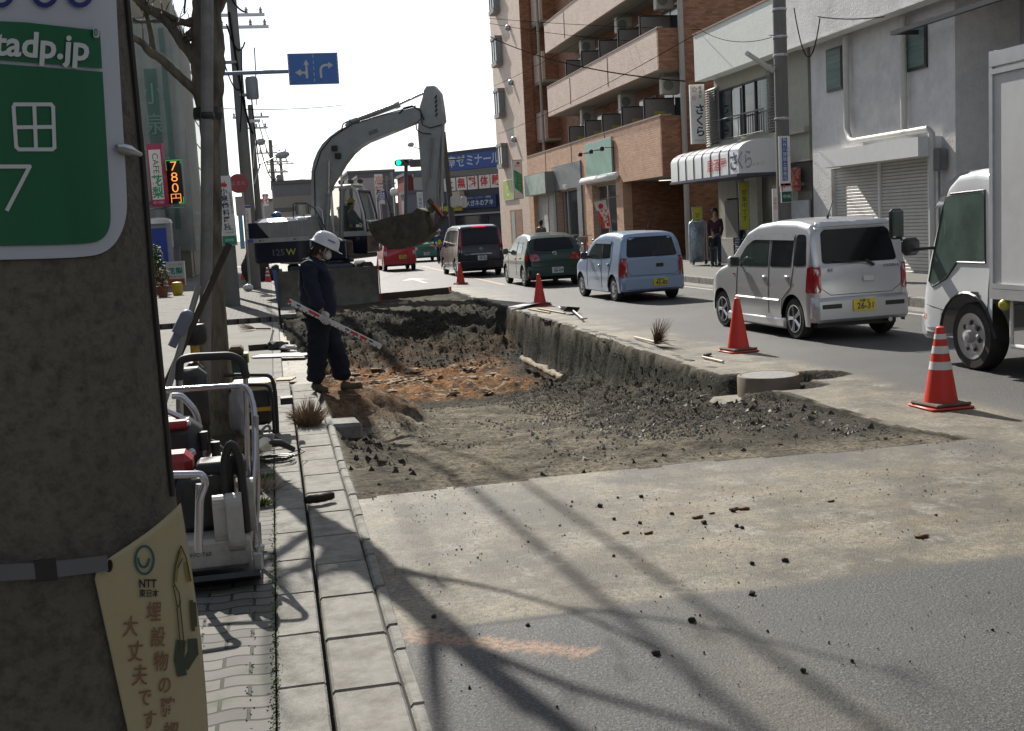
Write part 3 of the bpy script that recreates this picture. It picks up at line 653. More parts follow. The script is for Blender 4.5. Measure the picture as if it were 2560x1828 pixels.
# projecting photo sign, facing the camera
c0 = ay(*z2(385, 278), 57.0)
r, F_, X_, Y_ = sign('projecting_sign', 'tall white and green projecting photo shop sign on the tower corner', 'sign', (c0.x, 57.0, c0.z), (1, 0, 0), (0, 0, 1), .50, 1.95, .14, mSignW, mAlu)
g_ = MB(); g_.add([F_(-.19, .48), F_(.21, .25), F_(.21, -.75), F_(-.19, -.42)], [(0, 1, 2, 3)]); g_.build('green_field', mGreen, r, world=True)
rr = MB(); rr.add([F_(.05+.085*math.cos(t), .80+.07*math.sin(t), .008) for t in np.linspace(0, 6.28, 20)[:-1]], [tuple(range(19))]); rr.build('emblem', mRed, r, world=True)
text('FUJIFILM', .085, F_(0, .66, .008), X_, Y_, mRed, r); text('カメラのフジ', .17, F_(.07, -.22, .01), X_, Y_, M('orange_red', (.75, .12, .03), .5), r, vertical=True); text('デジカメプリント', .075, F_(-.12, -.02, .01), X_, Y_, mSignW, r, vertical=True)

# red shop flag on a leaning pole
fy = 42.0; a = ay(*z2(1155, 510), fy); b = ay(*z2(1280, 485), fy); c = ay(*z2(1325, 770), fy); d = ay(*z2(1250, 780), fy)
r = thing('shop_flag', 'red and white vertical shop flag reading WE leaning outside the shop window', 'flag', (d.x, fy, .27))
n = 12; V_ = []; 
for i in range(n+1):
    t = i/n
    for p, q in ((a, d), (b, c)):
        v = p.lerp(q, t); V_.append((v.x, v.y+.04*math.sin(t*9), v.z))
fl = MB(); fl.add(V_, [(2*i, 2*i+1, 2*i+3, 2*i+2) for i in range(n)]); 
for i, q in enumerate(fl.f): fl.mi[i] = 0 if i < 4 else 1
fl.build('cloth', [mSignW, M('flag_red', (.72, .07, .03), .7)], r, world=True)
pc = MB(); pc.tube([(b.x+.5, fy, b.z+.12), (a.x-.05, fy, a.z+.02)], .012, 6); pc.tube([(b.x+.06, fy+.02, b.z+.2), (c.x+.12, fy+.02, .3)], .018, 6); pc.build('pole', mSteel, r, world=True)
def along(u, v): 
    t = v; p = a.lerp(d, t).lerp(b.lerp(c, t), u); return Vector((p.x, fy-.06, p.z))
for ch, tv in (('W', .47), ('E', .68), ('L', .88)): text(ch, .34, along(.55, tv), (1, 0, -.05), (-.12, 0, 1), mSignW, r, bold=.02)
q = along(.42, .19); rr = MB(); rr.add([q+Vector((.1*math.cos(t), 0, .1*math.sin(t))) for t in np.linspace(0, 6.28, 18)[:-1]], [tuple(range(17))]); rr.build('emblem', mRed, r, world=True)

# ---- the izakaya with rooms above
iz = thing('izakaya_building', 'two storey pub with pale rendered roof fascia, white curved awning and upstairs sliding windows', 'building', (13.3, 31, 0))
def ib(mb, name, mats, **k): return mb.build(name, mats, iz, world=True, **k)
mStucco = M('pale_sprayed_render', (.66, .68, .64), .85, var=.06, bump=.010, bs=28)
mStuccoG = M('grey_sprayed_render', (.66, .645, .63), .9, var=.08, bump=.014, bs=24, dirt=(.30, .29, .30), ds=.8, da=.5)
IY0, IY1 = 27.35, 33.65
m = MB(); m.bb(13, 13.35, IY0, IY1, 5.79, 7.16); m.bb(13.36, 20, IY0, IY1, 5.83, 7.10); ib(m, 'roof_fascia', mStucco)
m = MB(); m.bb(12.97, 13.4, IY0-.02, IY1+.03, 7.16, 7.21); ib(m, 'coping', M('brown_coping2', (.25, .15, .09), .6))
wy0, wy1 = yz(z3(625, 800), 13.6)[0], yz(z3(315, 850), 13.6)[0]; wz0, wz1 = 3.95, 5.45
m = MB(); m.bb(13.6, 19, IY0+.02, wy0, 3.0, 5.83); m.bb(13.6, 19, wy1, IY1-.02, 3.0, 5.83); m.bb(13.6, 19, wy0, wy1, 3., wz0); m.bb(13.6, 19, wy0, wy1, wz1, 5.83)
m.bb(13.45, 13.62, IY0, IY1-.1, 3.72, 3.86)
m.bb(13.75, 19, IY1-2.2, IY1-.1, .2, 3.0); m.bb(13.6, 13.75, IY1-.75, IY1-.1, .2, 3); m.bb(13.5, 13.75, IY1-1.75, IY1-.78, 2.2, 3.)
ib(m, 'upper_wall', M('beige_grey_wall', (.36, .35, .29), .8, var=.1))
m = MB(); n_ = 3; ww = (wy1-wy0)
m.bb(13.63, 13.66, wy0, wy1, wz0, wz1); o = ib(m, 'sliding_window', mGlassD)
m2_ = MB()
for k in range(5):
    yk = wy0 + ww*k/4; m2_.bb(13.59, 13.64, yk-.03, yk+.03, wz0, wz1)
m2_.bb(13.59, 13.64, wy0, wy1, wz1-.05, wz1); m2_.build('window_frame', M('blue_black_frame', (.03, .035, .05), .5), o, world=True)
m2_ = MB(); m2_.bb(13.60, 13.628, wy0+ww*.56, wy0+ww*.72, wz0, wz1-.1); m2_.bb(13.60, 13.628, wy0+.03, wy0+ww*.13, wz0, wz1-.1); m2_.split('curtain', mGlassL, o, world=True)
m2_ = MB(); m2_.cyl((13.4, wy0-.1, 4.55), (13.4, wy1+.1, 4.55), .022, 6); m2_.cyl((13.4, wy0-.1, wz0-.0), (13.4, wy1+.1, wz0), .02, 6)
for k in range(13): yk = wy0-.1+(ww*.5)*k/12; m2_.cyl((13.4, yk, wz0), (13.4, yk, 4.55), .011, 5)
m2_.build('railing', M('rusty_dark_rail', (.10, .09, .09), .5, .3), o, world=True)
for side in ((wy1+.05, wy1+.85), (wy0-.75, wy0-.1)):
    lv = MB()
    for k in range(24): zz = wz0-.1+k*.073; lv.add([(13.44, side[0], zz), (13.44, side[1], zz), (13.55, side[1], zz+.06), (13.55, side[0], zz+.06)], [(0, 1, 2, 3)])
    lv.bb(13.56, 13.59, side[0], side[1], wz0-.1, wz1+.15); ib(lv, 'louvre_shutter', M('grey_louvre', (.33, .33, .31), .5))

# ground floor front
m = MB(); m.bb(13.7, 13.73, IY0+.1, IY1-2.2, .27, 3.0); o = ib(m, 'shop_front', M('dim_shopfront', (.07, .07, .06), .4, var=.4, vs=1.5))
m2_ = MB(); m2_.bb(13.64, 13.69, IY0+.2, IY0+2.0, 1.0, 2.0); m2_.build('pale_panel', M('pale_panel', (.40, .42, .44), .5), o, world=True)
m2_ = MB(); m2_.bb(13.55, 13.72, IY1-3.1, IY1-2.25, .27, 2.95); m2_.build('door_post', M('beige_post', (.37, .36, .30), .7), o, world=True)
m2_ = MB(); m2_.bb(13.52, 13.6, IY1-1.75, IY1-.78, .9, 2.15); o3 = m2_.build('slatted_screen', M('dark_slats', (.10, .095, .085), .6, stretch=(1, 22, .5), vs=6, var=.8), o, world=True)
m2_ = MB(); m2_.bb(13.4, 13.6, IY0+.55, IY0+1.5, 2.25, 2.85); m2_.build('menu_lightbox', M('dark_red_menu', (.28, .03, .03), .5, dirt=(.6, .5, .4), ds=9, da=.8), o, world=True)
m2_ = MB(); m2_.bb(13.38, 13.6, IY1-2.15, IY1-.1, .2, 1.02); m2_.build('low_wall', M('pale_low_wall', (.42, .41, .37), .8), o, world=True)
# awning
aw = thing('shop_awning', 'white curved awning with red and black pub lettering over the entrance', 'awning', (12.4, 31, 2.8))
A0, A1 = 28.75, 34.0; n = 10
prof = [(12.25+.0*t, 2.8) for t in (0,)] + [(12.25+.04*0, 3.36)] + [(12.25+.75*(1-math.cos(t)), 3.36+.34*math.sin(t)) for t in np.linspace(.15, math.pi/2, 7)]
m = MB()
for k in range(8):
    ya, yb = A0+(A1-A0)*k/8, A0+(A1-A0)*(k+1)/8
    V_ = [(x, ya+.015, z) for x, z in prof] + [(x, yb-.015, z) for x, z in prof]; q = len(prof); m.add(V_, [(i, i+1, q+i+1, q+i) for i in range(q-1)])
pp = [(x, z) for x, z in prof] + [(13.55, 3.68), (13.55, 2.8)]
m.prism(pp, A0-.0, A0+.012, 'xz'); m.prism(pp, A1-.012, A1, 'xz')
m.build('canopy', M('white_pvc', (.70, .71, .70), .25, var=.04), aw, world=True, smooth=True, ang=50)
m = MB()
for k in range(1, 8):
    yk = A0+(A1-A0)*k/8; m.tube([(x-.006, yk, z) for x, z in prof], .016, 5)
m.bb(12.2, 13.5, A0, A1, 2.73, 2.8); m.build('frame', M('slate_blue_frame', (.05, .06, .10), .5), aw, world=True)
q = MB()
for ch, xx in (('居', 245), ('酒', 287), ('屋', 330)): v = ax(*z3(xx, 1068), 12.238); text(ch, .36, (12.235, v.y, 3.08), (0, -1, 0), (0, 0, 1), None, into=q, bold=.004, width=1.25)
q.build('red_lettering', mRed, aw, world=True)
q = MB()
for ch, xx, yy_ in (('さ', 398, 1050), ('く', 443, 1045), ('ら', 493, 1040)): v = ax(*z3(xx, yy_), 12.238); text(ch, .54, (12.235, v.y, 3.09), (0, -1, 0), (0, 0, 1), None, into=q, bold=.01, width=1.2)
v = ax(*z3(558, 1072), 12.238); text('046-269-1720', .13, (12.235, v.y, 2.97), (0, -1, 0), (0, 0, 1), None, into=q)
q.build('black_lettering', mInk, aw, world=True)
# vertical projecting sign
c0 = ay(*z3(168, 738), 33.9); 
r, F_, X_, Y_ = sign('projecting_sign', 'white vertical pub sign with pink blossoms and sideways black characters', 'sign', (c0.x, 33.9, c0.z), (1, 0, 0), (0, 0, 1), .46, 1.80, .10, mSignW, mWhiteP)
text('さくら', .34, F_(.06, -.22), X_, Y_, mInk, r, vertical=True, bold=.01, step=.98); text('居酒屋', .11, F_(.09, .66), X_, Y_, mInk, r, vertical=True, step=1.2); text('046-269-1720', .055, F_(0.02, -.8), X_, Y_, mInk, r)
bl = MB()
for (cx_, cy_, s_) in ((-.09, .74, .085), (-.11, .48, .07)):
    for k in range(5):
        t = k*2*math.pi/5+.3; p = [F_(cx_+s_*math.cos(t)*.2, cy_+s_*math.sin(t)*.2), F_(cx_+s_*math.cos(t-.35), cy_+s_*math.sin(t-.35)), F_(cx_+s_*1.05*math.cos(t), cy_+s_*1.05*math.sin(t)), F_(cx_+s_*math.cos(t+.35), cy_+s_*math.sin(t+.35))]; bl.add(p, [(0, 1, 2, 3)])
for k in range(5): bl.add([F_(-.13+.02*k, .25-.14*k), F_(-.10+.02*k, .27-.14*k), F_(-.09+.02*k, .22-.14*k)], [(0, 1, 2)])
bl.build('blossoms', M('blossom_pink', (.70, .22, .33), .5), r, world=True)
# yellow strips and crate by the door
for nm, lab, px, h, w_ in (('standing_sign', 'narrow yellow strip sign leaning inside the pub doorway', z3(468, 1330), 1.35, .3), ('standing_sign', 'yellow notice board hung on the brick pier beside the pub', (1680+248/3.867, 380+645/3.867), .75, .34)):
    c0 = ay(*px, 30.3 if px[0] > 1800 else 34.3)
    r, F_, X_, Y_ = sign(nm, lab, 'sign', (c0.x, 30.3 if px[0] > 1800 else 34.3, c0.z), (1, 0, 0), (0, 0, 1), w_, h, .03, M('acid_yellow_sign', (.50, .48, .03), .5)); text('営業中です' if px[0] > 1800 else '定食', .17, F_(0, 0), X_, Y_, mInk, r, vertical=True)
c0 = ay(1680+1000/3.867, 380+540/3.867, 26.9)
r, F_, X_, Y_ = sign('standing_sign', 'slim white sign with red characters beside the far utility pole', 'sign', (c0.x, 26.9, c0.z), (1, 0, 0), (0, 0, 1), .13, .95, .04, mSignW, mWhiteP); text('定休日', .10, F_(0, .1), X_, Y_, mRed, r, vertical=True)
cr = thing('crate_stack', 'stack of dark blue plastic crates beside the pub door', 'crates', (13.25, 30.9, .27)); 
for k in range(4):
    b = MB(); z_ = .27+k*.2
    for s_ in (-1, 1):
        for zz in (.0, .07, .15): b.bb(13.05, 13.45, 30.9+s_*.24-.01, 30.9+s_*.24+.01, z_+zz, z_+zz+.035); b.bb(13.25+s_*.2-.01, 13.25+s_*.2+.01, 30.66, 31.14, z_+zz, z_+zz+.035)
    for sx in (-1, 1):
        for sy in (-1, 1): b.bb(13.25+sx*.19-.02, 13.25+sx*.19+.02, 30.9+sy*.23-.02, 30.9+sy*.23+.02, z_, z_+.19)
    b.bb(13.05, 13.45, 30.66, 31.14, z_, z_+.015); b.build('crate', M('blue_crate', (.03, .05, .14), .5), cr, world=True)
# white panel wall between
wb = thing('rendered_building', 'grey white rough rendered house with roller shutter and bent drainpipes', 'building', (13.6, 23, 0))
def wbb(mb, name, mats, **k): return mb.build(name, mats, wb, world=True, **k)
WX = 13.55; WY0 = ax(*z3(1830, 500), WX).y; WY1 = ax(*z3(900, 600), WX).y
sh0, sh1 = ax(*z3(1660, 1200), WX).y, ax(*z3(1030, 1200), WX).y; shz = ax(*z3(1300, 1060), WX).z
m = MB(); m.bb(WX, 21, WY0, sh0, .2, 5.83); m.bb(WX, 21, sh1, WY1, .2, 5.83); m.bb(WX, 21, sh0, sh1, shz, 5.83); wbb(m, 'wall', mStuccoG)
m = MB(); m.bb(13, 13.35, 5, IY0-.04, 5.79, 7.6); m.bb(13.36, 21, 5, IY0-.04, 5.832, 7.5); m.bb(12.985, 13.37, 5, IY0-.04, 5.74, 5.789); wbb(m, 'roof_fascia', mStuccoG)
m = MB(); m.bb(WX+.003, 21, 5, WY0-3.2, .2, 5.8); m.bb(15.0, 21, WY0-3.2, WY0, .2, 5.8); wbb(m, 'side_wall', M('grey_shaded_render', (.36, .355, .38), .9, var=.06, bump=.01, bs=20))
m = MB(); m.bb(14.1, 20, WY1, IY0-.05, .2, 5.8); wbb(m, 'gap_wall', M('beige_grey_wall', (.36, .35, .29), .8))
m = MB(); m.cyl((14.0, WY1+.75, .3), (14.0, WY1+.75, 5.7), .05, 8); m.cyl((14.0, WY1+.35, .3), (14.0, WY1+.35, 5.7), .04, 8); m.bb(13.9, 14.09, WY1+.2, WY1+.8, 1.9, 2.5); m.split('service_pipe', M('grey_pipe', (.28, .28, .26), .5), wb, world=True)
m = MB(); m.bb(13.62, 13.66, WY1+.02, IY0-.1, .27, 1.95); m.bb(13.6, 13.62, WY1+.02, IY0-.1, 1.2, 1.24); wbb(m, 'meter_panel', M('grey_panel', (.30, .31, .32), .4))
m = MB(); m.bb(WX+.10, WX+.13, sh0, sh1, .2, shz); o = wbb(m, 'roller_shutter', mShut2)
m2_ = MB(); ym = ax(*z3(1322, 1200), WX).y; m2_.bb(WX+.05, WX+.099, ym-.04, ym+.04, .2, shz); m2_.bb(WX+.0, WX+.099, sh0-.01, sh0+.05, .2, shz); m2_.build('guide_rail', mWhiteP, o, world=True)
c0, c1 = ax(*z3(1585, 880), 13.0).y, ax(*z3(960, 1000), 13.0).y
m = MB(); m.bb(13.0, WX-.002, ax(*z3(1590, 960), 13.0).y, ax(*z3(955, 1000), 13.0).y, ax(*z3(1590, 1010), 13.0).z, ax(*z3(1590, 885), 13.0).z); wbb(m, 'canopy_box', M('white_canopy', (.66, .66, .66), .5, var=.05))
pr = .07; y1, y2 = ax(*z3(1120, 500), 13.4).y, ax(*z3(1490, 400), 13.4).y; yr = ax(*z3(1680, 1100), 13.3).y; zc = ax(*z3(1490, 860), 13.3).z
m = MB(); m.tube([(13.42, y1, 5.7), (13.42, y1, 3.9), (13.4, y1-.02, 3.6), (13.35, y1-.25, zc+.06), (13.3, y1-.5, zc), (13.3, yr+.12, zc), (13.3, yr, zc-.1), (13.3, yr, .3)], pr, 12)
m.tube([(13.42, y2, 5.7), (13.42, y2, zc+.06)], pr, 12)
for z_ in (2.2, 3.0, 4.0, 5.0): m.cyl((13.42, y2, z_+1), (13.42, y2, z_+1.04), pr+.012, 12)
wbb(m, 'drainpipe', M('cream_drainpipe', (.50, .49, .45), .45, var=.06), smooth=True)
for (xa, xb, ya, yb) in ((1010, 1112, 290, 565), (1525, 1655, 140, 425)):
    P0, P1 = ax(*z3(xb, yb), WX), ax(*z3(xa, yb), WX); zt = ax(*z3(xb, ya), WX).z
    m = MB(); m.bb(WX-.05, WX-.002, P0.y, P1.y, P0.z-.03, zt); o = wbb(m, 'window_frame', mAluD); m2_ = MB(); m2_.bb(WX-.062, WX-.051, P0.y+.05, P1.y-.05, P0.z+.03, zt-.05); m2_.build('pane', M('green_frosted_pane', (.13, .19, .17), .2, var=.35, vs=3, stretch=(1, .2, 4)), o, world=True)
P0 = ax(*z3(1735, 1030), 13.45)
m = MB(); m.box((13.4, P0.y, P0.z), (.22, .34, .45), bev=.03); m.cyl((13.42, P0.y, P0.z-.22), (13.42, P0.y, .3), .022, 8); wbb(m, 'electric_meter', M('grey_meter', (.16, .16, .16), .4))
m = MB(); m.bb(12.9, 13.0, 8, WY0+1.3, 5.25, 5.34); m.bb(13.0, WX, WY0+1.2, WY0+1.25, 5.25, 5.34); wbb(m, 'gutter_pipe', mBlack)
# ================================================================ LEFT SIDE, FAR END
# scaffolded tower block with netting
sb = thing('scaffolded_building', 'tall building wrapped in pale scaffold netting with a green vertical banner', 'building', (-7.5, 58, 0))
a = ay(455, 300, 55).x; b_ = ax(488, 300, a)
m = MB(); m.bb(-14, a-.15, 55.2, 68, .1, 13.0); m.build('wall', M('beige_plaster', (.30, .27, .21), .8, var=.1, dirt=(.2, .22, .2), ds=.6, da=.6), sb, world=True)
zt = ay(340, 40, 55).z
m = MB()
for k in range(24):
    xk = a-.0-k*.45
    if k % 2 == 0: m.cyl((xk, 54.8, .1), (xk, 54.8, zt+1.5), .035, 6)
m.split('scaffold_post', M('scaffold_pipe', (.30, .34, .34), .4, .6), sb, world=True)
m = MB()
for k in range(9): m.cyl((a+.1, 54.75, 1.9+k*1.25), (-14, 54.75, 1.9+k*1.25), .035, 6); m.bb(-14, a+.05, 54.8, 55.1, 1.75+k*1.25, 1.80+k*1.25)
for k in range(9): m.cyl((a+.1, 54.75, 1.9+k*1.25), (a+.1, 67, 1.9+k*1.25), .035, 6)
m.split('scaffold_deck', M('scaffold_pipe', (.3, .34, .34), .4, .6), sb, world=True)
mNet = M('scaffold_net', (.36, .40, .38), .9, alpha=.5, var=.3, vs=2, stretch=(1, 1, .15)); mNetG = M('green_net', (.06, .16, .13), .8, alpha=.6, var=.2)
m = MB(); m.quad((a+.14, 54.7, 1.4), (-14, 54.7, 1.4), (-14, 54.7, zt-.4), (a+.14, 54.7, zt-.4)); m.quad((a+.14, 54.7, 1.4), (a+.14, 68, 1.4), (a+.14, 68, zt+.3), (a+.14, 54.7, zt+.3)); m.split('netting', mNet, sb, world=True)
xg0, xg1 = ay(406, 200, 54.6).x, ay(420, 200, 54.6).x; tx0, tx1 = ay(366, 250, 54.6).x, ay(398, 250, 54.6).x
m = MB(); m.quad((xg0, 54.62, 2.4), (xg1, 54.62, 2.4), (xg1, 54.62, zt-.6), (xg0, 54.62, zt-.6)); m.quad((tx0, 54.62, 3.0), (tx1, 54.62, 3.0), (tx1, 54.62, 9.6), (tx0, 54.62, 9.6)); m.split('banner', mNetG, sb, world=True)
text('小泉外科', 1.0, ((tx0+tx1)/2, 54.6, 6.4), (1, 0, 0), (0, 0, 1), M('faded_letter', (.15, .24, .21), .7), sb, vertical=True, step=1.35)
# row of low buildings along the left street face
def block(name, label, x0, x1, y0, y1, z1_, mat, cat='building', extra=None, z0=.1):
    r = thing(name, label, cat, ((x0+x1)/2, (y0+y1)/2, 0)); m = MB(); m.bb(x0, x1, y0, y1, z0, z1_); m.build('wall', mat, r, world=True)
    m = MB(); m.bb(x0-.06, x1+.06, y0-.06, y1+.06, z1_+.002, z1_+.14); m.build('roof_edge', M('dark_roof_edge', (.10, .10, .10), .7), r, world=True)
    return r
mCafe = M('grey_cafe_wall', (.20, .215, .22), .8, var=.1)
cafe = block('cafe_building', 'low grey cafe building under the netted scaffold on the left', -12, -4.6, 49.5, 54, 3.4, mCafe)
m = MB(); m.bb(-6.9, -6.0, 49.44, 49.497, .3, 2.35); o = m.build('door', M('dark_door', (.05, .05, .06), .5), cafe, world=True)
wh = block('corrugated_shed', 'pale corrugated wall of a shed behind the street tree', -5.2, -3.9, 56, 62, 3.3, M('white_corrugated', (.42, .42, .43), .6, var=.25, vs=6, stretch=(6, 6, .1)))
# blue booth with arched white hood
bx = ay(394, 560, 48.6); 
bo = thing('entrance_booth', 'blue door booth with a white arched hood beside the cafe', 'booth', (bx.x, 48.9, .1))
zb_, zt_ = .9, ay(394, 555, 48.6).z
m = MB(); m.bb(bx.x-.5, bx.x+.5, 48.6, 49.3, .15, zt_-.05); m.build('body', M('booth_grey', (.34, .35, .40), .4), bo, world=True)
m = MB(); m.lathe([(.0, .0), (.3, -.02), (.5, -.10), (.55, -.22), (.55, -.26)][::-1], (bx.x, 48.95, zt_+.18), 24); m.build('hood', mWhiteP, bo, world=True, smooth=True)
m = MB(); m.bb(bx.x-.32, bx.x+.30, 48.55, 48.597, .8, zt_-.25); d_ = m.build('door', M('booth_blue', (.03, .07, .38), .4), bo, world=True); m = MB(); m.bb(bx.x-.28, bx.x-.08, 48.52, 48.549, 1.0, 1.6); m.build('notice', M('notice_grey', (.25, .3, .32), .6), d_, world=True)
# low wall and planters
lw = thing('low_wall', 'low grey block wall beside the cafe forecourt', 'wall', (-3.9, 50, .15)); m = MB(); m.bb(-5.0, -3.75, 49.0, 49.3, .1, 1.55); m.build('wall', M('wall_grey', (.22, .22, .23), .8), lw, world=True)
m = MB(); m.bb(-5.03, -3.72, 48.97, 49.33, 1.552, 1.61); m.build('capping', mKerb, lw, world=True)
# projecting cafe sign and LED price sign
c0 = ay(391, 438, 47.); sx_ = 1.0
sdir = Vector((1, .0, 0)); udir = Vector((-.045, 0, 1))
r, F_, X_, Y_ = sign('cafe_sign', 'tall white cafe sign with magenta ends and green characters', 'sign', c0, (.94, -.33, 0), (0, 0, 1), .62, 2.42, .25, mSignW, M('magenta_sign_case', (.33, .02, .10), .4), rim=.07)
m = MB(); m.add([F_(-.28, .98, .004), F_(.28, .98, .004), F_(.28, 1.17, .004), F_(-.28, 1.17, .004)], [(0, 1, 2, 3)]); m.add([F_(-.28, -1.17, .004), F_(.28, -1.17, .004), F_(.28, -.95, .004), F_(-.28, -.95, .004)], [(0, 1, 2, 3)]); m.split('magenta_band', M('magenta_band', (.36, .02, .10), .4), r, world=True)
text('CAFE', .34, F_(.0, .45), -Y_, X_, M('char_grey', (.06, .07, .08), .5), r, spacing=1.02)
mGr2 = M('character_green', (.01, .30, .15), .5); text('花', .46, F_(0, -.25), X_, Y_, mGr2, r, bold=.012); text('梨', .46, F_(0, -.70), X_, Y_, mGr2, r, bold=.012); text('67-1220', .13, F_(0, -1.06, .008), X_, Y_, mSignW, r)
m = MB(); m.cyl((c0.x-.8, 47.15, c0.z-1.3), (c0.x+.9, 47.15, c0.z-1.3), .03, 6); m.cyl((c0.x-1.2, 47.5, c0.z+1.0), (c0.x-.3, 47.2, c0.z+1.0), .03, 6); m.build('bracket', mSteel, r, world=True)
c0 = ay(437, 455, 47.3)
mLed = bpy.data.materials.new('amber_led'); mLed.use_nodes = True; B = mLed.node_tree.nodes['Principled BSDF']; B.inputs['Base Color'].default_value = (.3, .1, .02, 1); B.inputs['Emission Color'].default_value = (1, .32, .05, 1); B.inputs['Emission Strength'].default_value = .75
mLedG = bpy.data.materials.new('green_led'); mLedG.use_nodes = True; B = mLedG.node_tree.nodes['Principled BSDF']; B.inputs['Base Color'].default_value = (.0, .1, .02, 1); B.inputs['Emission Color'].default_value = (.02, .9, .2, 1); B.inputs['Emission Strength'].default_value = .35
r, F_, X_, Y_ = sign('led_price_sign', 'black LED board glowing amber 780円 with green corner lights', 'sign', c0, (.97, -.25, 0), (0, 0, 1), .66, 1.76, .18, M('led_black', (.012, .01, .01), .4), M('grey_led_case', (.2, .22, .2), .4), rim=.03)
for ch, v in (('7', .60), ('8', .17), ('0', -.25), ('円', -.66)): text(ch, .52 if ch != '円' else .42, F_(0, v), X_, Y_, mLed, r, bold=-.004, width=1.2)
m = MB(); m.tube([F_(-.29, .45, .01), F_(-.29, .84, .01), F_(.29, .84, .01), F_(.29, .70, .01)], .012, 4); m.tube([F_(.1, -.84, .01), F_(.29, -.84, .01), F_(.29, -.60, .01)], .014, 4); m.split('green_leds', mLedG, r, world=True)
c0 = ay(439, 684, 44.5)
r, F_, X_, Y_ = sign('pavement_sign', 'low white pavement board with green characters and orange foot reading COFFEE', 'sign', c0, (.98, -.1, 0), (0, 0, 1), .66, .90, .2, mSignW, mWhiteP, rim=.02)
text('花梨', .25, F_(0, .08), X_, Y_, mGr2, r, spacing=1.2, bold=.01); text('コーヒー・喫茶', .075, F_(0, .33), X_, Y_, mGr2, r); text('046-267-1220', .075, F_(0, -.12), X_, Y_, mInk, r)
m = MB(); m.add([F_(-.31, -.43, .004), F_(.31, -.43, .004), F_(.31, -.2, .004), F_(-.31, -.2, .004)], [(0, 1, 2, 3)]); m.build('orange_band', M('orange_band', (.55, .13, .02), .5), r, world=True); text('COFFEE', .13, F_(0, -.315, .009), X_, Y_, M('dark_orange', (.25, .04, .0), .5), r, spacing=1.1)
c0 = gz(445, 738, .15)
m = MB(); m.lathe([(.13, 0), (.16, .06), (.165, .34), (.15, .40), (.0, .42)], (0, 0, 0), 20); o = m.build('tub', M('yellow_plastic', (.55, .42, .03), .4), None, smooth=True, cat='tub', label='yellow plastic tub standing by the cafe board'); o.location = c0
# leafy pot plants
mLeaf = M('leaf_green', (.06, .12, .025), .6, var=.5, vs=9); mLeafB = M('dry_leaf', (.16, .11, .045), .8, var=.4, vs=9); mTwig = M('twig_brown', (.09, .065, .04), .9)
def leafy(name, label, c, r_, h, n, mat, cat='plant', pot=True, ls=.06, group=None):
    t = thing(name, label, cat, c, 0, group)
    if pot: m = MB(); m.lathe([(.13, 0), (.18, .3), (.2, .3), (.2, .33), (.15, .33), (.14, .3)], (0, 0, 0), 14); m.build('pot', M('terracotta', (.25, .10, .05), .8), t)
    m = MB(); s_ = MB()
    for k in range(7):
        e = Vector((random.uniform(-1, 1)*r_*.6, random.uniform(-1, 1)*r_*.6, .3+h*random.uniform(.5, .9))); s_.tube([(0, 0, .2), e*.5+Vector((0, 0, .1)), e], [.012, .009, .004], 5)
    s_.build('stem', mTwig, t)
    for k in range(n):
        while True:
            p = Vector((random.uniform(-1, 1), random.uniform(-1, 1), random.uniform(-1, 1)))
            if .4 < p.length < 1: break
        p = Vector((p.x*r_, p.y*r_, .35+h/2+p.z*h/2)); R = Matrix.Rotation(random.uniform(0, 6.3), 3, 'Z') @ Matrix.Rotation(random.uniform(-1, 1), 3, 'X')
        q = [Vector((-.35, 0, 0)), Vector((0, .5, .1)), Vector((.35, 0, 0)), Vector((0, -.5, .1))]; m.add([p + R @ (v*ls*2) for v in q], [(0, 1, 2, 3)])
    m.build('leaves', mat, t); return t
leafy('pot_plant', 'bushy green potted shrub by the big concrete pole', gz(392, 735, .15), .38, 1.35, 420, mLeaf, ls=.07)
leafy('pot_plant', 'browning potted plant just right of the bushy green one', gz(408, 742, .15), .25, .6, 140, mLeafB)
# ---- traffic cones
mCone = M('cone_red', (.62, .035, .02), .5, var=.08, vs=6, dirt=(.35, .05, .04), ds=6, da=.5); mConeW = M('cone_white_band', (.66, .64, .62), .4); mRub = M('rubber_weight', (.10, .09, .07), .9, dirt=(.2, .17, .12), ds=6)
def cone(loc, label, s=1., bands=False, weight=True, dirty=False, rz=0.):
    t = thing('traffic_cone', label, 'traffic cone', loc, rz, 'red traffic cones around the dig'); h = .70*s
    rr = lambda z: (.135-.103*z/.7)*s*1.08
    m = MB(); prof = [(rr(z*.7)*1., .03+z*(h-.04)) for z in np.linspace(0, 1, 15)] + [(.02*s, h), (0, h+.003)]
    m.lathe([(.165*s, .018), (.16*s, .03)] + prof, (0, 0, 0), 28)
    m.box((0, 0, .012), (.40*s, .40*s, .022), bev=.01)
    m.build('body', mCone, t, smooth=True)
    if bands:
        for z0, z1_ in ((.31, .38), (.45, .515), (.575, .62)):
            b = MB(); b.lathe([(rr(z*.7/(h-.04)*1.)+.0025, z+.03) for z in (z0, z1_)], (0, 0, 0), 28); 
            b.f = [f for f in b.f if len(f) == 4]; b.mi = [0]*len(b.f); b.build('white_band', mConeW, t, smooth=True)
    if weight:
        b = MB(); b.box((0, 0, .040), (.36*s, .36*s, .03), bev=.012, rz=.12); b.build('weight', mRub, t)
    return t
